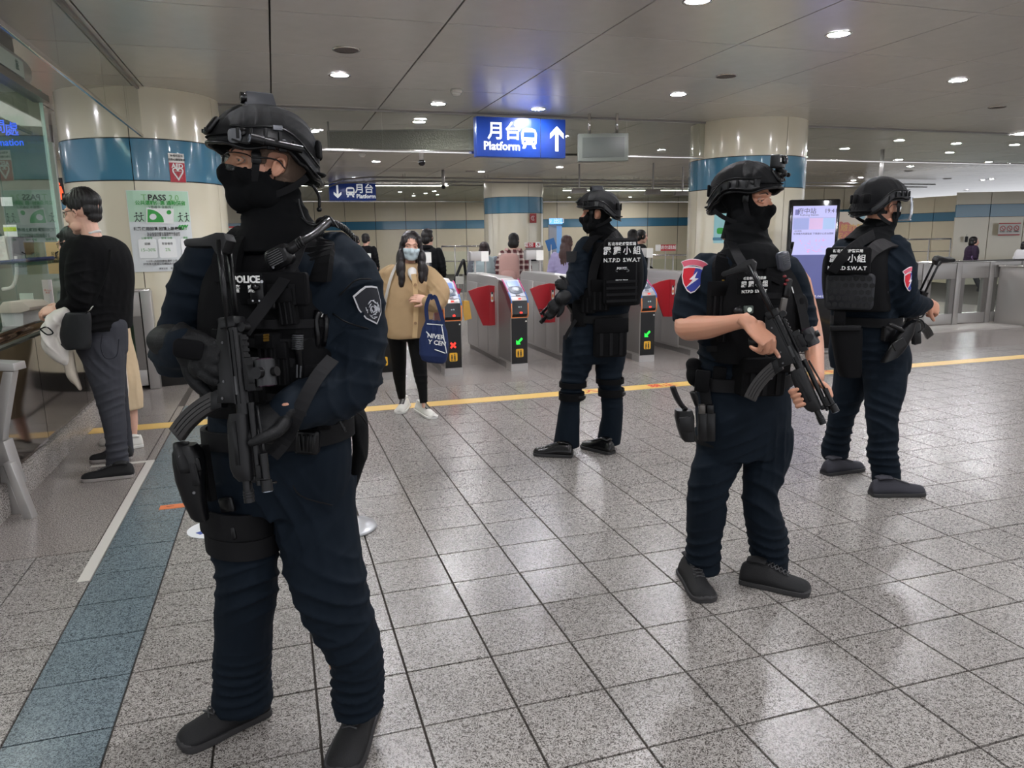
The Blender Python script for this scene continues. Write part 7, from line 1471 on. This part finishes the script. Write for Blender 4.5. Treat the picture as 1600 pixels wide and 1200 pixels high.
mic4, M, c, s_ = gbox(f4, 'radio_microphone', 1411, 381, 4.22, 14, 14, .03, 20, -30, BLACKP, .3)
belt(f4, 1353, 500, 4.28, 48, .138, 145, .05, .014); dpz = Soup(); rs = []
for px, py, hw in ((1322, 512, 24), (1323, 530, 23), (1325, 560, 20), (1327, 580, 18), (1328, 588, 15)): rs.append(ringe(P(px, py, 4.12), HR, -HF, hw * S(4.1), .05, .05, 18, 3))
Soup().rings(rs).build('dump_pouch', BLK, f4, 'auto'); gbox(f4, 'pouch_rim', 1322, 513, 4.06, 48, 8, .02, 0, 0, STRAPM, .2)
rs = []
for px, py, hw in ((1424, 503, 7), (1417, 512, 13), (1410, 528, 17), (1401, 545, 17), (1394, 556, 16), (1389, 562, 13)): rs.append(ringe(P(px, py, 4.05), (HR * .9 - Z * -.35).normalized(), -HF, hw * S(4.05), .03, .03, 16, 3))
h4 = Soup().rings(rs).build('belt_holster', BLACKP, f4, 'auto'); Soup().tube([P(1388, 506, 4.03), P(1398, 510, 4.02), P(1412, 517, 4.02)], [.016, .019, .014], n=12, sub=3, ratio=.7).build('pistol_grip', GUNP, h4, True)
Soup().rbox(P(1405, 538, 4.015), (.07, .01, .05), MF @ Matrix.Rotation(math.radians(-30), 3, 'Y'), .1).build('holster_panel', GUNP, h4)
gbox(f4, 'magazine_holder', 1434, 522, 4.2, 14, 34, .03, 10, -10, BLACKP, .2); gbox(f4, 'belt_pouch', 1312, 498, 4.1, 16, 22, .04, -20, 0, BLK); Soup().tube([P(1426, 500, 4.15), P(1440, 500, 4.15), P(1445, 512, 4.15), P(1434, 520, 4.15)], .004, n=6, sub=3).build('coiled_lanyard', BLACKP, f4, True)
gbox(f4, 'cuff_pouch', 1392, 522, 4.08, 20, 24, .04, 10, 0, BLACKP, .15)
g4, GM4 = gun('submachine gun of the officer at right, skeleton butt raised above his forearm', P(1469, 401, 4.42), P(1390, 566, 4.62), (-HR * .9 - Z * .42 - HF * .1), optic=False, light=False)
gbox(f4, 'front_pouch', 1432, 440, 4.42, 22, 60, .05, 60, 0, BLK)
red_blue_patch(f4, 1420, 440, 4.095, (-HF * .80 + HR * .60), (Z + HR * -.18), .095, 1.15)
# ================================================================ WOMAN WALKING
CAM = mat('camel_wool', (180, 152, 116), .9, bump=.3, scale=500, vary=.05, spec=.2); LEG = mat('black_leggings', (7, 7, 8), .8, spec=.2)
fw = figure('masked woman with long dark hair in camel jacket, walking towards the viewer with tote bag', G(645, 645).x, G(645, 645).y)
MWm = head_frame(642, 385, 6.18, 12, nod=-6, tilt=-3); KW = .96
tr = Soup(); torso(tr, [(641, 425, 6.2, 24, .08), (640, 470, 6.2, 22, .08), (638, 520, 6.22, 24, .09)], 8)
for spec in ([(622, 525, 6.24, 6), (624, 585, 6.31, 5), (628, 626, 6.4, 3.5)], [(651, 525, 6.17, 6), (657, 585, 6.1, 5), (662, 636, 6.05, 3.5)]): tubeP(tr, spec, sub=2)
ha = Soup(); tubeP(ha, [(676, 470, 6.02, 6.5), (667, 468, 5.99, 5.5)], sub=1); hand(ha, P(667, 468, 5.98), (-HR * .95 + Z * .15 - HF * .1), (-HF * .8 + Z * .4), -1, ((20, 30, 20),) * 4, .92, .0085)
body_of(fw, MWm, arms=((ha, .003),), trunk=tr, k=KW, female=True, skin=SKINL); eyes(MWm, fw, KW, lids=SKINL)
me = mask_soup(MWm, KW, .009).remesh(.0045, 8); clip(me, MWm, lambda x, y, z: -.112 < z < -.006 + .004 * (abs(x) < .02) and y > .030 + abs(z + .05) * .25, KW); thicken(me, .002); finish(me, 'medical_mask', mat('mask_blue', (206, 222, 228), .7), fw)
for dz in (-.045, -.07): pass
def hairmass(fig, M, k, lobes, mt=HAIRM, vox=.006, seed=1, amp=.004, name='hair'):
    s = Soup(); R3 = M.to_3x3()
    for c, r in lobes: s.ball(M @ (V(*c) * k), tuple(x * k for x in r), 10, R3)
    me = s.remesh(vox, 5); q = co(me); n = nor(me); loc = (np.c_[q, np.ones(len(q))] @ np.array(M.inverted()).T)[:, :3]
    a = np.arctan2(loc[:, 0], -loc[:, 1]); rr = np.random.RandomState(seed); d = sum(np.sin(a * f_ + loc[:, 2] * g_ + p_) / (1 + i) for i, (f_, g_, p_) in enumerate(zip((26, 41, 63, 88), (9, -14, 20, -25), rr.uniform(0, 6, 4))))
    setco(me, q + n * (amp * d)[:, None] * .35); return finish(me, name, mt, fig)
def hair_cap(extra=()): return [((0, -.022, .048), (.083, .094, .083)), ((.055, .0, .01), (.030, .05, .06)), ((-.055, .0, .01), (.030, .05, .06)), ((0, -.06, -.01), (.070, .055, .075))] + list(extra)
lob = [((0, -.022, .050), (.084, .096, .084)), ((0, -.07, -.03), (.080, .05, .10)), ((0, -.08, -.13), (.10, .045, .12))]
for sx in (-1, 1): lob += [((sx * .062, .028, .045), (.026, .052, .055)), ((sx * .078, .014, -.03), (.024, .045, .08)), ((sx * .090, .05, -.11), (.036, .055, .09)), ((sx * .090, .10, -.18), (.040, .045, .085)), ((sx * .082, .13, -.25), (.030, .034, .065))]
lob += [((-.115, .10, -.22), (.035, .04, .09)), ((-.12, .12, -.28), (.026, .03, .06)), ((.085, .14, -.29), (.024, .026, .05))]
hairmass(fw, MWm, KW, lob, mat('very_dark_hair', (26, 18, 20), .4, bump=.5, scale=120, stretch=(1, 1, .08)), amp=.005)
s = Soup(); torso(s, [(640, 411, 6.2, 13, .06), (641, 415, 6.2, 28, .085), (641, 424, 6.2, 40, .11), (641, 450, 6.18, 44, .13), (639, 480, 6.18, 40, .135), (638, 505, 6.18, 37, .14), (637, 520, 6.18, 33, .14), (636, 527, 6.18, 30, .13)], 8, sq=2.4)
tubeP(s, [(612, 425, 6.22, 12), (601, 436, 6.24, 14.5), (594, 450, 6.28, 15.5), (600, 468, 6.32, 14), (612, 480, 6.30, 11)]); tubeP(s, [(670, 427, 6.18, 12), (680, 442, 6.14, 15), (686, 458, 6.08, 17), (681, 472, 6.02, 16), (672, 474, 5.99, 13), (668, 472, 5.98, 10.5)])
s.ball(P(680, 478, 6.02), .06, 8)
me = s.remesh(.0085, 4); wrinkle(me, [(P(683, 462, 6.0), .1, HR + Z, .010, .06), (P(598, 445, 6.15), .1, Z, .008, .06), (P(655, 440, 6.05), .1, HR + Z, .007, .07)], .004, 41); jk = finish(me, 'jacket', CAM, fw)
Soup().strap([P(646, 428, 6.03), P(649, 450, 6.02), P(650, 485, 6.015), P(648, 528, 6.02)], .04, .006, [-HF] * 4).build('button_band', mat('camel_light', (208, 176, 132), .9), jk)
for py in (445, 478, 505): Soup().cyl(P(649, py, 6.01), P(649, py, 6.0), .012, n=12).build('button', mat('horn_button', (150, 116, 80), .4), jk)
s = Soup(); tubeP(s, [(644, 421, 6.12, 6.5), (644, 427, 6.07, 7), (645, 435, 6.05, 4.5)], ratio=.6); finish(s.remesh(.006, 2), 'white_top', mat('white_cotton', (224, 220, 216), .9), fw)
Soup().tube([P(672 + 7 * math.cos(a) * .7, 471 + 11 * math.sin(a), 5.985) for a in np.linspace(0, 6.28, 20)], .008, n=6).build('striped_cuff', mat('grey_cuff', (92, 88, 96), .8), jk, True)
s = Soup()
tubeP(s, [(622, 505, 6.22, 17), (621, 530, 6.24, 14.5), (623, 560, 6.28, 12), (624, 585, 6.31, 10.5), (626, 605, 6.35, 8), (628, 622, 6.40, 6)], round_ends=False); tubeP(s, [(650, 505, 6.2, 17), (651, 535, 6.17, 14), (654, 560, 6.13, 12.5), (657, 585, 6.1, 11), (660, 608, 6.07, 8), (662, 630, 6.05, 6.2)], round_ends=False); s.ball(P(636, 510, 6.2), .13, 9)
me = s.remesh(.008, 4); wrinkle(me, [(P(624, 590, 6.2), .08, Z, .005, .05), (P(657, 590, 6.05), .08, Z, .005, .05)], .002, 42); finish(me, 'leggings', LEG, fw)
WSH = mat('white_trainer', (222, 220, 212), .6); BSL = mat('dark_sole', (60, 58, 56), .7)
shoe(fw, G(635, 634), G(624, 647), .10, .10, upper=WSH, sole=WHITE); shoe(fw, G(653, 641), G(678, 655), .10, .10, upper=WSH, sole=WHITE)
Soup().strap([P(622, 410, 6.12), P(612, 430, 6.04), P(604, 460, 6.02), P(600, 485, 6.06)], .022, .004, [-HF] * 4).build('bag_strap', mat('grey_strap', (188, 182, 174), .7), fw)
# tote bag
tb = thing('tote_bag', 'navy blue tote bag with white lettering hanging from the forearm of the walking woman', 'bag', tuple(P(678, 565, 5.9)))
TBM = mat('navy_canvas', (20, 38, 82), .85, bump=.2, scale=500, vary=.05); s = Soup(); rs = []
for cx, py, hw, dp_ in ((680, 500, 14, .02), (679, 515, 20, .035), (678, 535, 23, .05), (677, 555, 22.5, .06), (678, 564, 19, .05), (680, 567, 13, .03)): rs.append(ringe(P(cx, py, 5.93), (HR * 1 - Z * .12).normalized(), -HF, hw * S(6.0), dp_, dp_, 24, 2.6))
s.rings(rs); me = s.remesh(.006, 3); wrinkle(me, [(P(680, 515, 5.9), .1, HR, .008, .05)], .003, 44); finish(me, 'bag_body', TBM, tb)
for pts in ([(668, 505), (666, 480), (672, 462), (676, 468)], [(693, 505), (686, 480), (680, 464), (676, 466)]): Soup().strap([P(a, b, 5.90) for a, b in pts], .03, .004, [-HF] * 4).build('bag_handle', TBM, tb)
xx = (HR * 1 - Z * .16).normalized(); yy = Z
text(None, 'NIVER', .05, frame(P(681, 526, 5.855), xx, yy), INKW, tb, bold=.001); text(None, 'Y CEN', .05, frame(P(683, 536, 5.85), xx, yy), INKW, tb, bold=.001)
for a, b in (((667, 506), (692, 508)), ((666, 518), (674, 528)), ((679, 546), (696, 552)), ((690, 508), (698, 552))): Soup().cyl(P(*a, 5.868), P(*b, 5.868), .004, n=5).build('white_piping', INKW, tb)

# ================================================================ MAN AT THE COUNTER
fm = figure('man in black sweater and grey jeans with glasses, leaning at the service counter', P(180, 730, 4.75).x, P(180, 730, 4.75).y)
Mm = head_frame(129, 334, 4.72, -98, nod=-4); KM = 1.08
tr = Soup(); torso(tr, [(150, 400, 4.75, 26, .08), (152, 460, 4.75, 26, .08), (160, 530, 4.75, 24, .08)], -105)
for spec in ([(160, 540, 4.7, 14), (176, 640, 4.65, 11), (183, 722, 4.6, 9)], [(170, 540, 4.9, 12), (188, 640, 4.95, 9), (194, 705, 5.0, 8)]): tubeP(tr, spec, sub=2)
ha = Soup(); tubeP(ha, [(112, 480, 4.62, 11), (98, 481, 4.60, 9), (90, 482, 4.6, 7.5)], sub=2); hand(ha, P(92, 482, 4.6), (-HR * .9 - Z * .15 - HF * .1), (Z * .8 - HF * .6), 1, ((30, 40, 30),) * 4, 1.0, .009)
body_of(fm, Mm, arms=((ha, .0035),), trunk=tr, k=KM, skin=SKINL); eyes(Mm, fm, KM, lids=SKINL); glasses(Mm, fm, KM)
T_ = lambda x, y, z: Mm @ (V(x, y, z) * KM); Soup().tube([T_(-.02, .088, -.0645), T_(0, .0965, -.0640), T_(.02, .088, -.0645)], .0042, n=8, sub=3).build('lips', LIPS, fm, True)
hairmass(fm, Mm, KM, [((0, -.022, .070), (.082, .096, .072)), ((0, .045, .088), (.060, .044, .034)), ((0, -.062, .025), (.066, .045, .062)), ((.062, -.012, .05), (.020, .05, .040)), ((-.062, -.012, .05), (.020, .05, .040)), ((0, .072, .070), (.050, .022, .022)), ((0, -.02, .122), (.055, .06, .028)), ((0, -.07, -.02), (.05, .03, .035))], HAIRM, .005, 3, .006)
SWB = mat('black_sweater', (9, 9, 11), .9, bump=.2, scale=400, spec=.2)
s = Soup(); torso(s, [(144, 368, 4.74, 17, .06), (146, 374, 4.74, 28, .10), (149, 388, 4.75, 35, .15), (152, 410, 4.75, 37, .17), (154, 445, 4.75, 38, .165), (153, 480, 4.75, 38, .16), (153, 508, 4.75, 38, .155), (154, 516, 4.75, 35, .15)], -105)
tubeP(s, [(133, 386, 4.62, 20), (126, 405, 4.58, 20), (124, 430, 4.56, 20.5), (126, 455, 4.55, 20), (124, 470, 4.55, 18), (112, 477, 4.57, 14), (100, 479, 4.59, 12)]); s.ball(P(136, 388, 4.64), .085, 8)
me = s.remesh(.0075, 4); wrinkle(me, [(P(126, 460, 4.5), .1, HR + Z, .011, .05), (P(150, 500, 4.6), .1, Z, .008, .05), (P(128, 425, 4.5), .08, Z, .008, .06), (P(165, 440, 4.6), .12, HR, .007, .08)], .003, 51); finish(me, 'sweater', SWB, fm)
Soup().tube([T_(-.045, -.05, -.115), T_(0, -.085, -.105), T_(.045, -.05, -.115)], .009, n=8, sub=4).build('white_collar', mat('white_cotton', (0, 0, 0)), fm, True)
JEAN = mat('grey_denim', (60, 61, 67), .85, bump=.3, scale=500, vary=.15, spec=.2)
s = Soup(); tubeP(s, [(158, 505, 4.75, 34), (159, 525, 4.75, 34), (160, 548, 4.74, 33)], ratio=1.1); tubeP(s, [(158, 535, 4.72, 31), (162, 560, 4.70, 30), (167, 590, 4.68, 26), (172, 620, 4.66, 21), (177, 650, 4.64, 18), (181, 680, 4.62, 16), (183, 705, 4.6, 16), (184, 728, 4.6, 17)], round_ends=False); tubeP(s, [(168, 540, 4.84, 27), (176, 590, 4.88, 20), (186, 640, 4.93, 15), (192, 680, 4.98, 13), (195, 708, 5.0, 13)], round_ends=False)
me = s.remesh(.0085, 4); wrinkle(me, [(P(172, 625, 4.6), .1, Z - HR * .3, .009, .05), (P(182, 705, 4.55), .1, Z, .011, .045), (P(160, 570, 4.6), .1, Z + HR, .006, .06)], .003, 52); jn = finish(me, 'jeans', JEAN, fm)
Soup().strap([P(160, 522, 4.575), P(158, 545, 4.57), P(166, 560, 4.58), P(182, 556, 4.60), P(186, 530, 4.63)], .006, .003, [-HF] * 5).build('pocket_stitch', mat('denim_dark', (40, 42, 50), .9), jn)
BSH = mat('black_knit', (14, 14, 15), .8, bump=.4, scale=300); GSL = mat('grey_sole', (150, 144, 140), .7)
shoe(fm, G(210, 744), G(128, 752), .10, .095, upper=BSH, sole=GSL); shoe(fm, G(208, 716), G(141, 722), .10, .095, upper=BSH, sole=GSL)
q = thing('crossbody_bag', 'black crossbody bag at the hip of the man at the counter', 'bag', tuple(P(118, 545, 4.5))); s = Soup(); rs = []
for cx, py, hw in ((122, 488, 19), (120, 500, 23), (118, 520, 25), (119, 538, 24), (122, 546, 18)): rs.append(ringe(P(cx, py, 4.5), HR, -HF, hw * S(4.5), .04, .04, 20, 2.2))
me = s.rings(rs).remesh(.006, 9); wrinkle(me, [], .003, 8); finish(me, 'bag_body', mat('bag_black', (14, 16, 20), .6), q)
Soup().strap([P(139, 486, 4.47), P(150, 465, 4.49), P(168, 420, 4.55), P(172, 390, 4.62)], .016, .003, [-HF] * 4).build('bag_strap', BLK, q); Soup().tube([P(134, 490, 4.47), P(141, 484, 4.46), P(145, 478, 4.46)], .004, n=6).build('snap_hook', CHROME, q, True)
q = thing('folded_jacket', 'cream fleece jacket with dark piping draped over the arm of the man at the counter', 'clothes', tuple(P(95, 560, 4.5))); FL = mat('cream_fleece', (222, 216, 208), .95, bump=.4, scale=250)
s = Soup(); tubeP(s, [(98, 490, 4.52, 14), (85, 500, 4.50, 17), (76, 520, 4.49, 16), (80, 540, 4.49, 17), (92, 556, 4.5, 13)], ratio=.7); tubeP(s, [(100, 495, 4.54, 12), (100, 530, 4.53, 13), (102, 560, 4.53, 12)], ratio=.6)
me = s.remesh(.007, 3); wrinkle(me, [(P(85, 525, 4.45), .12, HR + Z * .4, .012, .05)], .003, 53); finish(me, 'fleece', FL, q)
s = Soup(); tubeP(s, [(108, 545, 4.56, 14), (110, 570, 4.57, 17), (116, 590, 4.58, 16), (122, 602, 4.58, 10)], ratio=.4); me = s.remesh(.008, 3); wrinkle(me, [(P(112, 575, 4.5), .12, HR, .012, .04)], .003, 54); finish(me, 'lining', mat('beige_lining', (186, 176, 160), .9), q)
Soup().tube([P(63, 514, 4.44), P(73, 511, 4.43), P(83, 520, 4.43), P(74, 523, 4.43), P(63, 515, 4.44)], .004, n=6, sub=3).build('dark_piping', BLKC, q, True)

# ================================================================ WOMAN AT THE COUNTER (behind him)
fc = figure('woman with glasses and beige coat, mostly hidden behind the man at the counter', P(190, 700, 5.35).x, P(190, 700, 5.35).y)
Mc = head_frame(113, 381, 5.35, -100, nod=-8); KC = .98
tr = Soup(); torso(tr, [(150, 430, 5.4, 24, .08), (165, 500, 5.4, 24, .08), (185, 560, 5.4, 20, .08)], -100); tubeP(tr, [(203, 620, 5.35, 9), (207, 650, 5.35, 8), (208, 690, 5.35, 5.5)]); tubeP(tr, [(190, 620, 5.45, 9), (188, 650, 5.45, 8), (186, 690, 5.45, 5.5)])
body_of(fc, Mc, trunk=tr, k=KC, female=True, skin=SKINL); eyes(Mc, fc, KC, lids=SKINL); glasses(Mc, fc, KC, col=mat('pink_metal', (150, 110, 110), .3, .6))
T_ = lambda x, y, z: Mc @ (V(x, y, z) * KC); Soup().tube([T_(-.018, .088, -.0645), T_(0, .0955, -.0640), T_(.018, .088, -.0645)], .0042, n=8, sub=3).build('lips', LIPS, fc, True)
hairmass(fc, Mc, KC, hair_cap([((0, .055, .066), (.055, .036, .026)), ((0, -.08, -.07), (.07, .05, .09))]), HAIRM, .006, 5)
BEI = mat('beige_coat', (202, 180, 148), .9, vary=.05, spec=.2); LTB = mat('cream_skirt', (214, 202, 186), .9, vary=.05)
s = Soup(); tubeP(s, [(140, 410, 5.4, 22), (150, 430, 5.4, 34), (158, 470, 5.4, 38), (168, 520, 5.4, 36), (182, 570, 5.38, 34), (192, 610, 5.36, 31), (196, 640, 5.35, 28)], round_ends=False, ratio=.9); me = s.remesh(.01, 3); wrinkle(me, [(P(195, 590, 5.2), .2, HR, .012, .07)], .004, 61); finish(me, 'coat', BEI, fc)
s = Soup(); tubeP(s, [(172, 500, 5.2, 20), (182, 550, 5.18, 22), (192, 600, 5.16, 17), (198, 622, 5.16, 8)], round_ends=False, ratio=.4); me = s.remesh(.009, 3); wrinkle(me, [(P(185, 570, 5.1), .15, HR, .01, .05)], .003, 62); finish(me, 'scarf_end', LTB, fc)
shoe(fc, G(224, 697), G(165, 706), .095, .085, upper=WSH, sole=WHITE); shoe(fc, G(214, 688), G(155, 695), .095, .085, upper=WSH, sole=WHITE)

# ================================================================ PASSERS-BY beyond the gates
def walker(label, px, py, D, phi, headw, top, bottom, hair, hairm=HAIRM, hooded=False, tilt=0, foot=True, k=None, wide=1.0, group=None, arm=None, skirt=False, swing=.0):
    """px,py = centre of the head in the photograph; height follows from where the head is"""
    c = P(px, py, D); k = k or headw; H = c.z + .12 * k; f = figure(label, c.x, c.y); M = head_frame(px, py, D, phi, 0, tilt); fd = face_dir(phi); r = fd.cross(Z); b = V(c.x, c.y, 0) - fd * .03
    def at(dx, dy, z): return b + r * dx + fd * dy + Z * z
    Q = H / 1.7; st = Soup()
    hs = head_soup(M, k, 0, True).remesh(.007, 2); sculpt(hs, M, k); s = Soup()
    for sx in (-1, 1):
        aa = arm or 0; s.tube([at(sx * .2, 0, 1.36 * Q), at(sx * .24, .0, 1.08 * Q), at(sx * .22, .05 + .15 * aa, (.86 + .2 * aa) * Q)], [.035, .03, .02], n=8, sub=2, round_ends=True); s.ball(at(sx * .22, .07 + .2 * aa, (.79 + .24 * aa) * Q), (.03, .03, .06), 6)
        s.tube([at(sx * .09, 0, .85 * Q), at(sx * .09, sx * swing, .45 * Q), at(sx * .09, sx * swing * 2, .07)], [.05, .04, .03], n=8, sub=2, round_ends=True)
    s.tube([at(0, 0, .85 * Q), at(0, 0, 1.1 * Q), at(0, 0, 1.35 * Q)], .09, n=10); finish(join_me([hs, s.remesh(.012, 3)], 'body'), 'body', SKINL, f)
    s = Soup(); rs = []
    for z, w_, d_ in ((1.44, .05, .05), (1.415, .12, .075), (1.37, .185, .095), (1.25, .19, .12), (1.05, .17, .12), (.90, .18, .125), (.80, .185, .13)): rs.append(ringe(at(0, 0, z * Q), r, fd, w_ * wide, d_ * wide, d_ * wide, 22, 2.3))
    s.rings(rs)
    for sx in (-1, 1): 
        aa = arm or 0; s.tube([at(sx * .175 * wide, 0, 1.36 * Q), at(sx * .215 * wide, -.01, 1.22 * Q), at(sx * .235 * wide, .0, 1.06 * Q), at(sx * .225, .06 + .12 * aa, (.93 + .12 * aa) * Q), at(sx * .22, .06 + .2 * aa, (.84 + .22 * aa) * Q)], [.062, .062, .056, .048, .042], n=12, sub=3, round_ends=True)
    me = s.remesh(.012, 3); wrinkle(me, [(at(.2, 0, 1.05 * Q), .15, Z, .012, .07), (at(-.2, 0, 1.05 * Q), .15, Z, .012, .07)], .006, int(px)); tp = finish(me, 'top', top, f)
    s = Soup()
    if skirt: s.tube([at(0, 0, .9 * Q), at(0, 0, .7 * Q), at(0, 0, .4 * Q)], [.15, .2, .24], n=18, sub=3)
    for sx in (-1, 1): s.tube([at(sx * .085, 0, .86 * Q), at(sx * .09, sx * swing * .5, .65 * Q), at(sx * .09, sx * swing, .45 * Q), at(sx * .09, sx * swing * 1.6, .25 * Q), at(sx * .09, sx * swing * 2.2, .08)], [.105, .09, .07, .06, .055], n=12, sub=2)
    me = s.remesh(.013, 3); finish(me, 'trousers' if not skirt else 'skirt', bottom, f)
    for sx in (-1, 1): hh = at(sx * .09, sx * swing * 2.2 - .09, 0); shoe(f, hh, hh + fd * .26, .09, .09, upper=SHOE)
    if hair: hairmass(f, M, k, hair, hairm, .008, int(px), .004)
    if hooded: Soup().tube([M @ V(.07, -.03, -.14), M @ V(.05, -.10, -.13), M @ V(-.05, -.10, -.13), M @ V(-.07, -.03, -.14)], .04, n=10, sub=3, round_ends=True).build('hood', top, f, True)
    return f, at, Q, tp
SH = hair_cap(); MH = hair_cap([((0, .05, .075), (.05, .03, .025))])
BOB = hair_cap([((0, -.05, -.04), (.088, .065, .075)), ((.07, .0, -.03), (.028, .05, .06)), ((-.07, .0, -.03), (.028, .05, .06))])
LONG = hair_cap([((0, -.075, -.06), (.09, .055, .10)), ((0, -.10, -.16), (.10, .05, .12)), ((0, -.11, -.27), (.09, .04, .12)), ((.04, -.11, -.36), (.05, .03, .09))])
GRY = mat('grey_jacket', (138, 142, 150), .8); BKJ = mat('black_jacket', (16, 17, 20), .85, spec=.2); DKT = mat('dark_trousers', (34, 34, 40), .85); LBL = mat('pale_blue_vest', (170, 186, 190), .85)
walker('distant dark-haired passer in a grey jacket, above the nearest officer\'s shoulder', 556, 377, 16.2, 150, 1.0, GRY, DKT, SH)[0]
f_, at, Q, tp = walker('distant walker in a black coat beside the grey-jacketed passer', 572, 374, 15.8, 165, 1.0, BKJ, DKT, SH, swing=.1); 
f_, at, Q, tp = walker('man in black hoodie with a grey backpack, just behind the walking woman', 668, 373, 11.6, 160, 1.05, BKJ, DKT, MH + [((0, .0, .10), (.08, .08, .05))], hooded=True, wide=1.1)
bk = Soup().rbox(at(.0, -.19, 1.15 * Q), (.28, .14, .42), Matrix((HR, HF, Z)).transposed(), .25).build('backpack', mat('dark_grey_pack', (72, 74, 80), .7), f_, True); Soup().rbox(at(.02, -.275, 1.08 * Q), (.2, .02, .22), Matrix((HR, HF, Z)).transposed(), .1).build('pack_label', mat('pale_label', (196, 196, 192), .6), bk); Soup().tube([at(-.12, -.24, 1.2 * Q), at(-.06, -.28, 1.34 * Q), at(.06, -.28, 1.34 * Q), at(.12, -.24, 1.2 * Q)], .01, n=6, sub=3).build('pack_piping', mat('pack_silver', (176, 176, 180), .4), bk, True)
f_, at, Q, tp = walker('woman with brown bobbed hair and pale blue vest, seen beyond the gates', 757, 390, 12.3, 172, 1.0, LBL, DKT, BOB, mat('dark_brown_hair', (44, 30, 30), .45, bump=.5, scale=120, stretch=(1, 1, .08)))
for sx in (-1, 1): Soup().tube([at(sx * .19, 0, 1.34 * Q), at(sx * .235, 0, 1.1 * Q), at(sx * .24, .06, .92 * Q)], [.072, .066, .056], n=12, sub=3, round_ends=True).build('grey_sleeve', mat('slate_sleeve', (112, 116, 124), .85), f_, True)
PLD = mat('plaid_flannel', (110, 56, 56), .9)
nt = PLD.node_tree; b = nt.nodes['Principled BSDF']; tc = nt.nodes.new('ShaderNodeTexCoord'); sp = nt.nodes.new('ShaderNodeSeparateXYZ'); nt.links.new(tc.outputs['Object'], sp.inputs[0]); prev = None
for ax in (0, 2):
    mm = nt.nodes.new('ShaderNodeMath'); mm.operation = 'MULTIPLY'; mm.inputs[1].default_value = 78; nt.links.new(sp.outputs[ax], mm.inputs[0]); sn = nt.nodes.new('ShaderNodeMath'); sn.operation = 'SINE'; nt.links.new(mm.outputs[0], sn.inputs[0]); gt = nt.nodes.new('ShaderNodeMath'); gt.operation = 'GREATER_THAN'; gt.inputs[1].default_value = .35; nt.links.new(sn.outputs[0], gt.inputs[0])
    if prev is None: prev = gt
    else: ad = nt.nodes.new('ShaderNodeMath'); ad.operation = 'ADD'; nt.links.new(prev.outputs[0], ad.inputs[0]); nt.links.new(gt.outputs[0], ad.inputs[1])
dv = nt.nodes.new('ShaderNodeMath'); dv.operation = 'MULTIPLY'; dv.inputs[1].default_value = .5; nt.links.new(ad.outputs[0], dv.inputs[0]); mx = nt.nodes.new('ShaderNodeMix'); mx.data_type = 'RGBA'; mx.inputs[6].default_value = (*srgb((92, 44, 48)), 1); mx.inputs[7].default_value = (*srgb((228, 214, 204)), 1); nt.links.new(dv.outputs[0], mx.inputs[0]); nt.links.new(mx.outputs[2], b.inputs['Base Color'])
f_, at, Q, tp = walker('woman with short black hair in a plaid shirt carrying a pink backpack, beyond the gates', 803, 377, 11.4, 168, .98, PLD, DKT, BOB[:-2])
bk = Soup().rbox(at(-.03, -.19, 1.12 * Q), (.30, .16, .46), Matrix((HR, HF, Z)).transposed(), .3).build('backpack', mat('dusty_pink', (186, 148, 140), .8), f_, True); Soup().rbox(at(-.03, -.28, 1.0 * Q), (.22, .05, .18), Matrix((HR, HF, Z)).transposed(), .3).build('pack_pocket', MATS['dusty_pink'], bk, True)
for sx in (-1, 1): Soup().strap([at(sx * .09, -.12, 1.42 * Q), at(sx * .10, -.02, 1.45 * Q), at(sx * .1, .1, 1.38 * Q)], .05, .01, [-HF + Z, Z, Z]).build('pack_strap', MATS['dusty_pink'], bk)
walker('woman with long light brown hair in a lavender top, left of the far officer', 886, 381, 11.0, 160, 1.0, mat('lavender_knit', (172, 164, 204), .85, vary=.2), DKT, LONG, HAIRB, arm=.3)
f_, at, Q, tp = walker('man in black suit with white collar and dark hair, right behind the far officer', 989, 371, 11.8, 160, 1.0, BKJ, DKT, SH, arm=.3); Soup().tube([at(-.06, -.05, 1.455 * Q), at(0, -.075, 1.465 * Q), at(.06, -.05, 1.455 * Q)], .022, n=8, sub=3).build('white_collar', INKW, f_, True)
walker('dark-suited passer with short black hair, seen beyond the white-collared man', 1003, 370, 13.4, 100, 1.0, BKJ, DKT, SH, arm=.4)
f_, at, Q, tp = walker('walker in a dark purple jacket with bobbed black hair, behind the right barrier', 1522, 378, 18.6, 75, 1.05, mat('purple_jacket', (46, 26, 54), .8), DKT, BOB[:-2], wide=1.25, swing=.12)
for sx in (-1,): Soup().tube([at(-.1, .05, 1.38 * Q), at(-.12, .14, 1.2 * Q), at(-.12, .16, .95 * Q)], .03, n=8, sub=2).build('grey_lapel', mat('grey_scarf', (150, 146, 160), .8), f_, True); Soup().tube([at(.24, -.02, 1.08 * Q), at(.26, .04, .98 * Q)], .05, n=8, round_ends=True).build('lilac_cuff', mat('lilac', (160, 130, 180), .8), f_, True)
walker('passer in a white top and rust trousers at the right picture edge', 1603, 385, 17.5, 95, 1.0, mat('white_shirt', (226, 224, 224), .8), mat('rust_trousers', (168, 112, 96), .8), SH, arm=.4)
walker('distant figure in black seen over the shoulder of the officer at right', 1411, 379, 17.5, 100, .95, BKJ, DKT, SH)
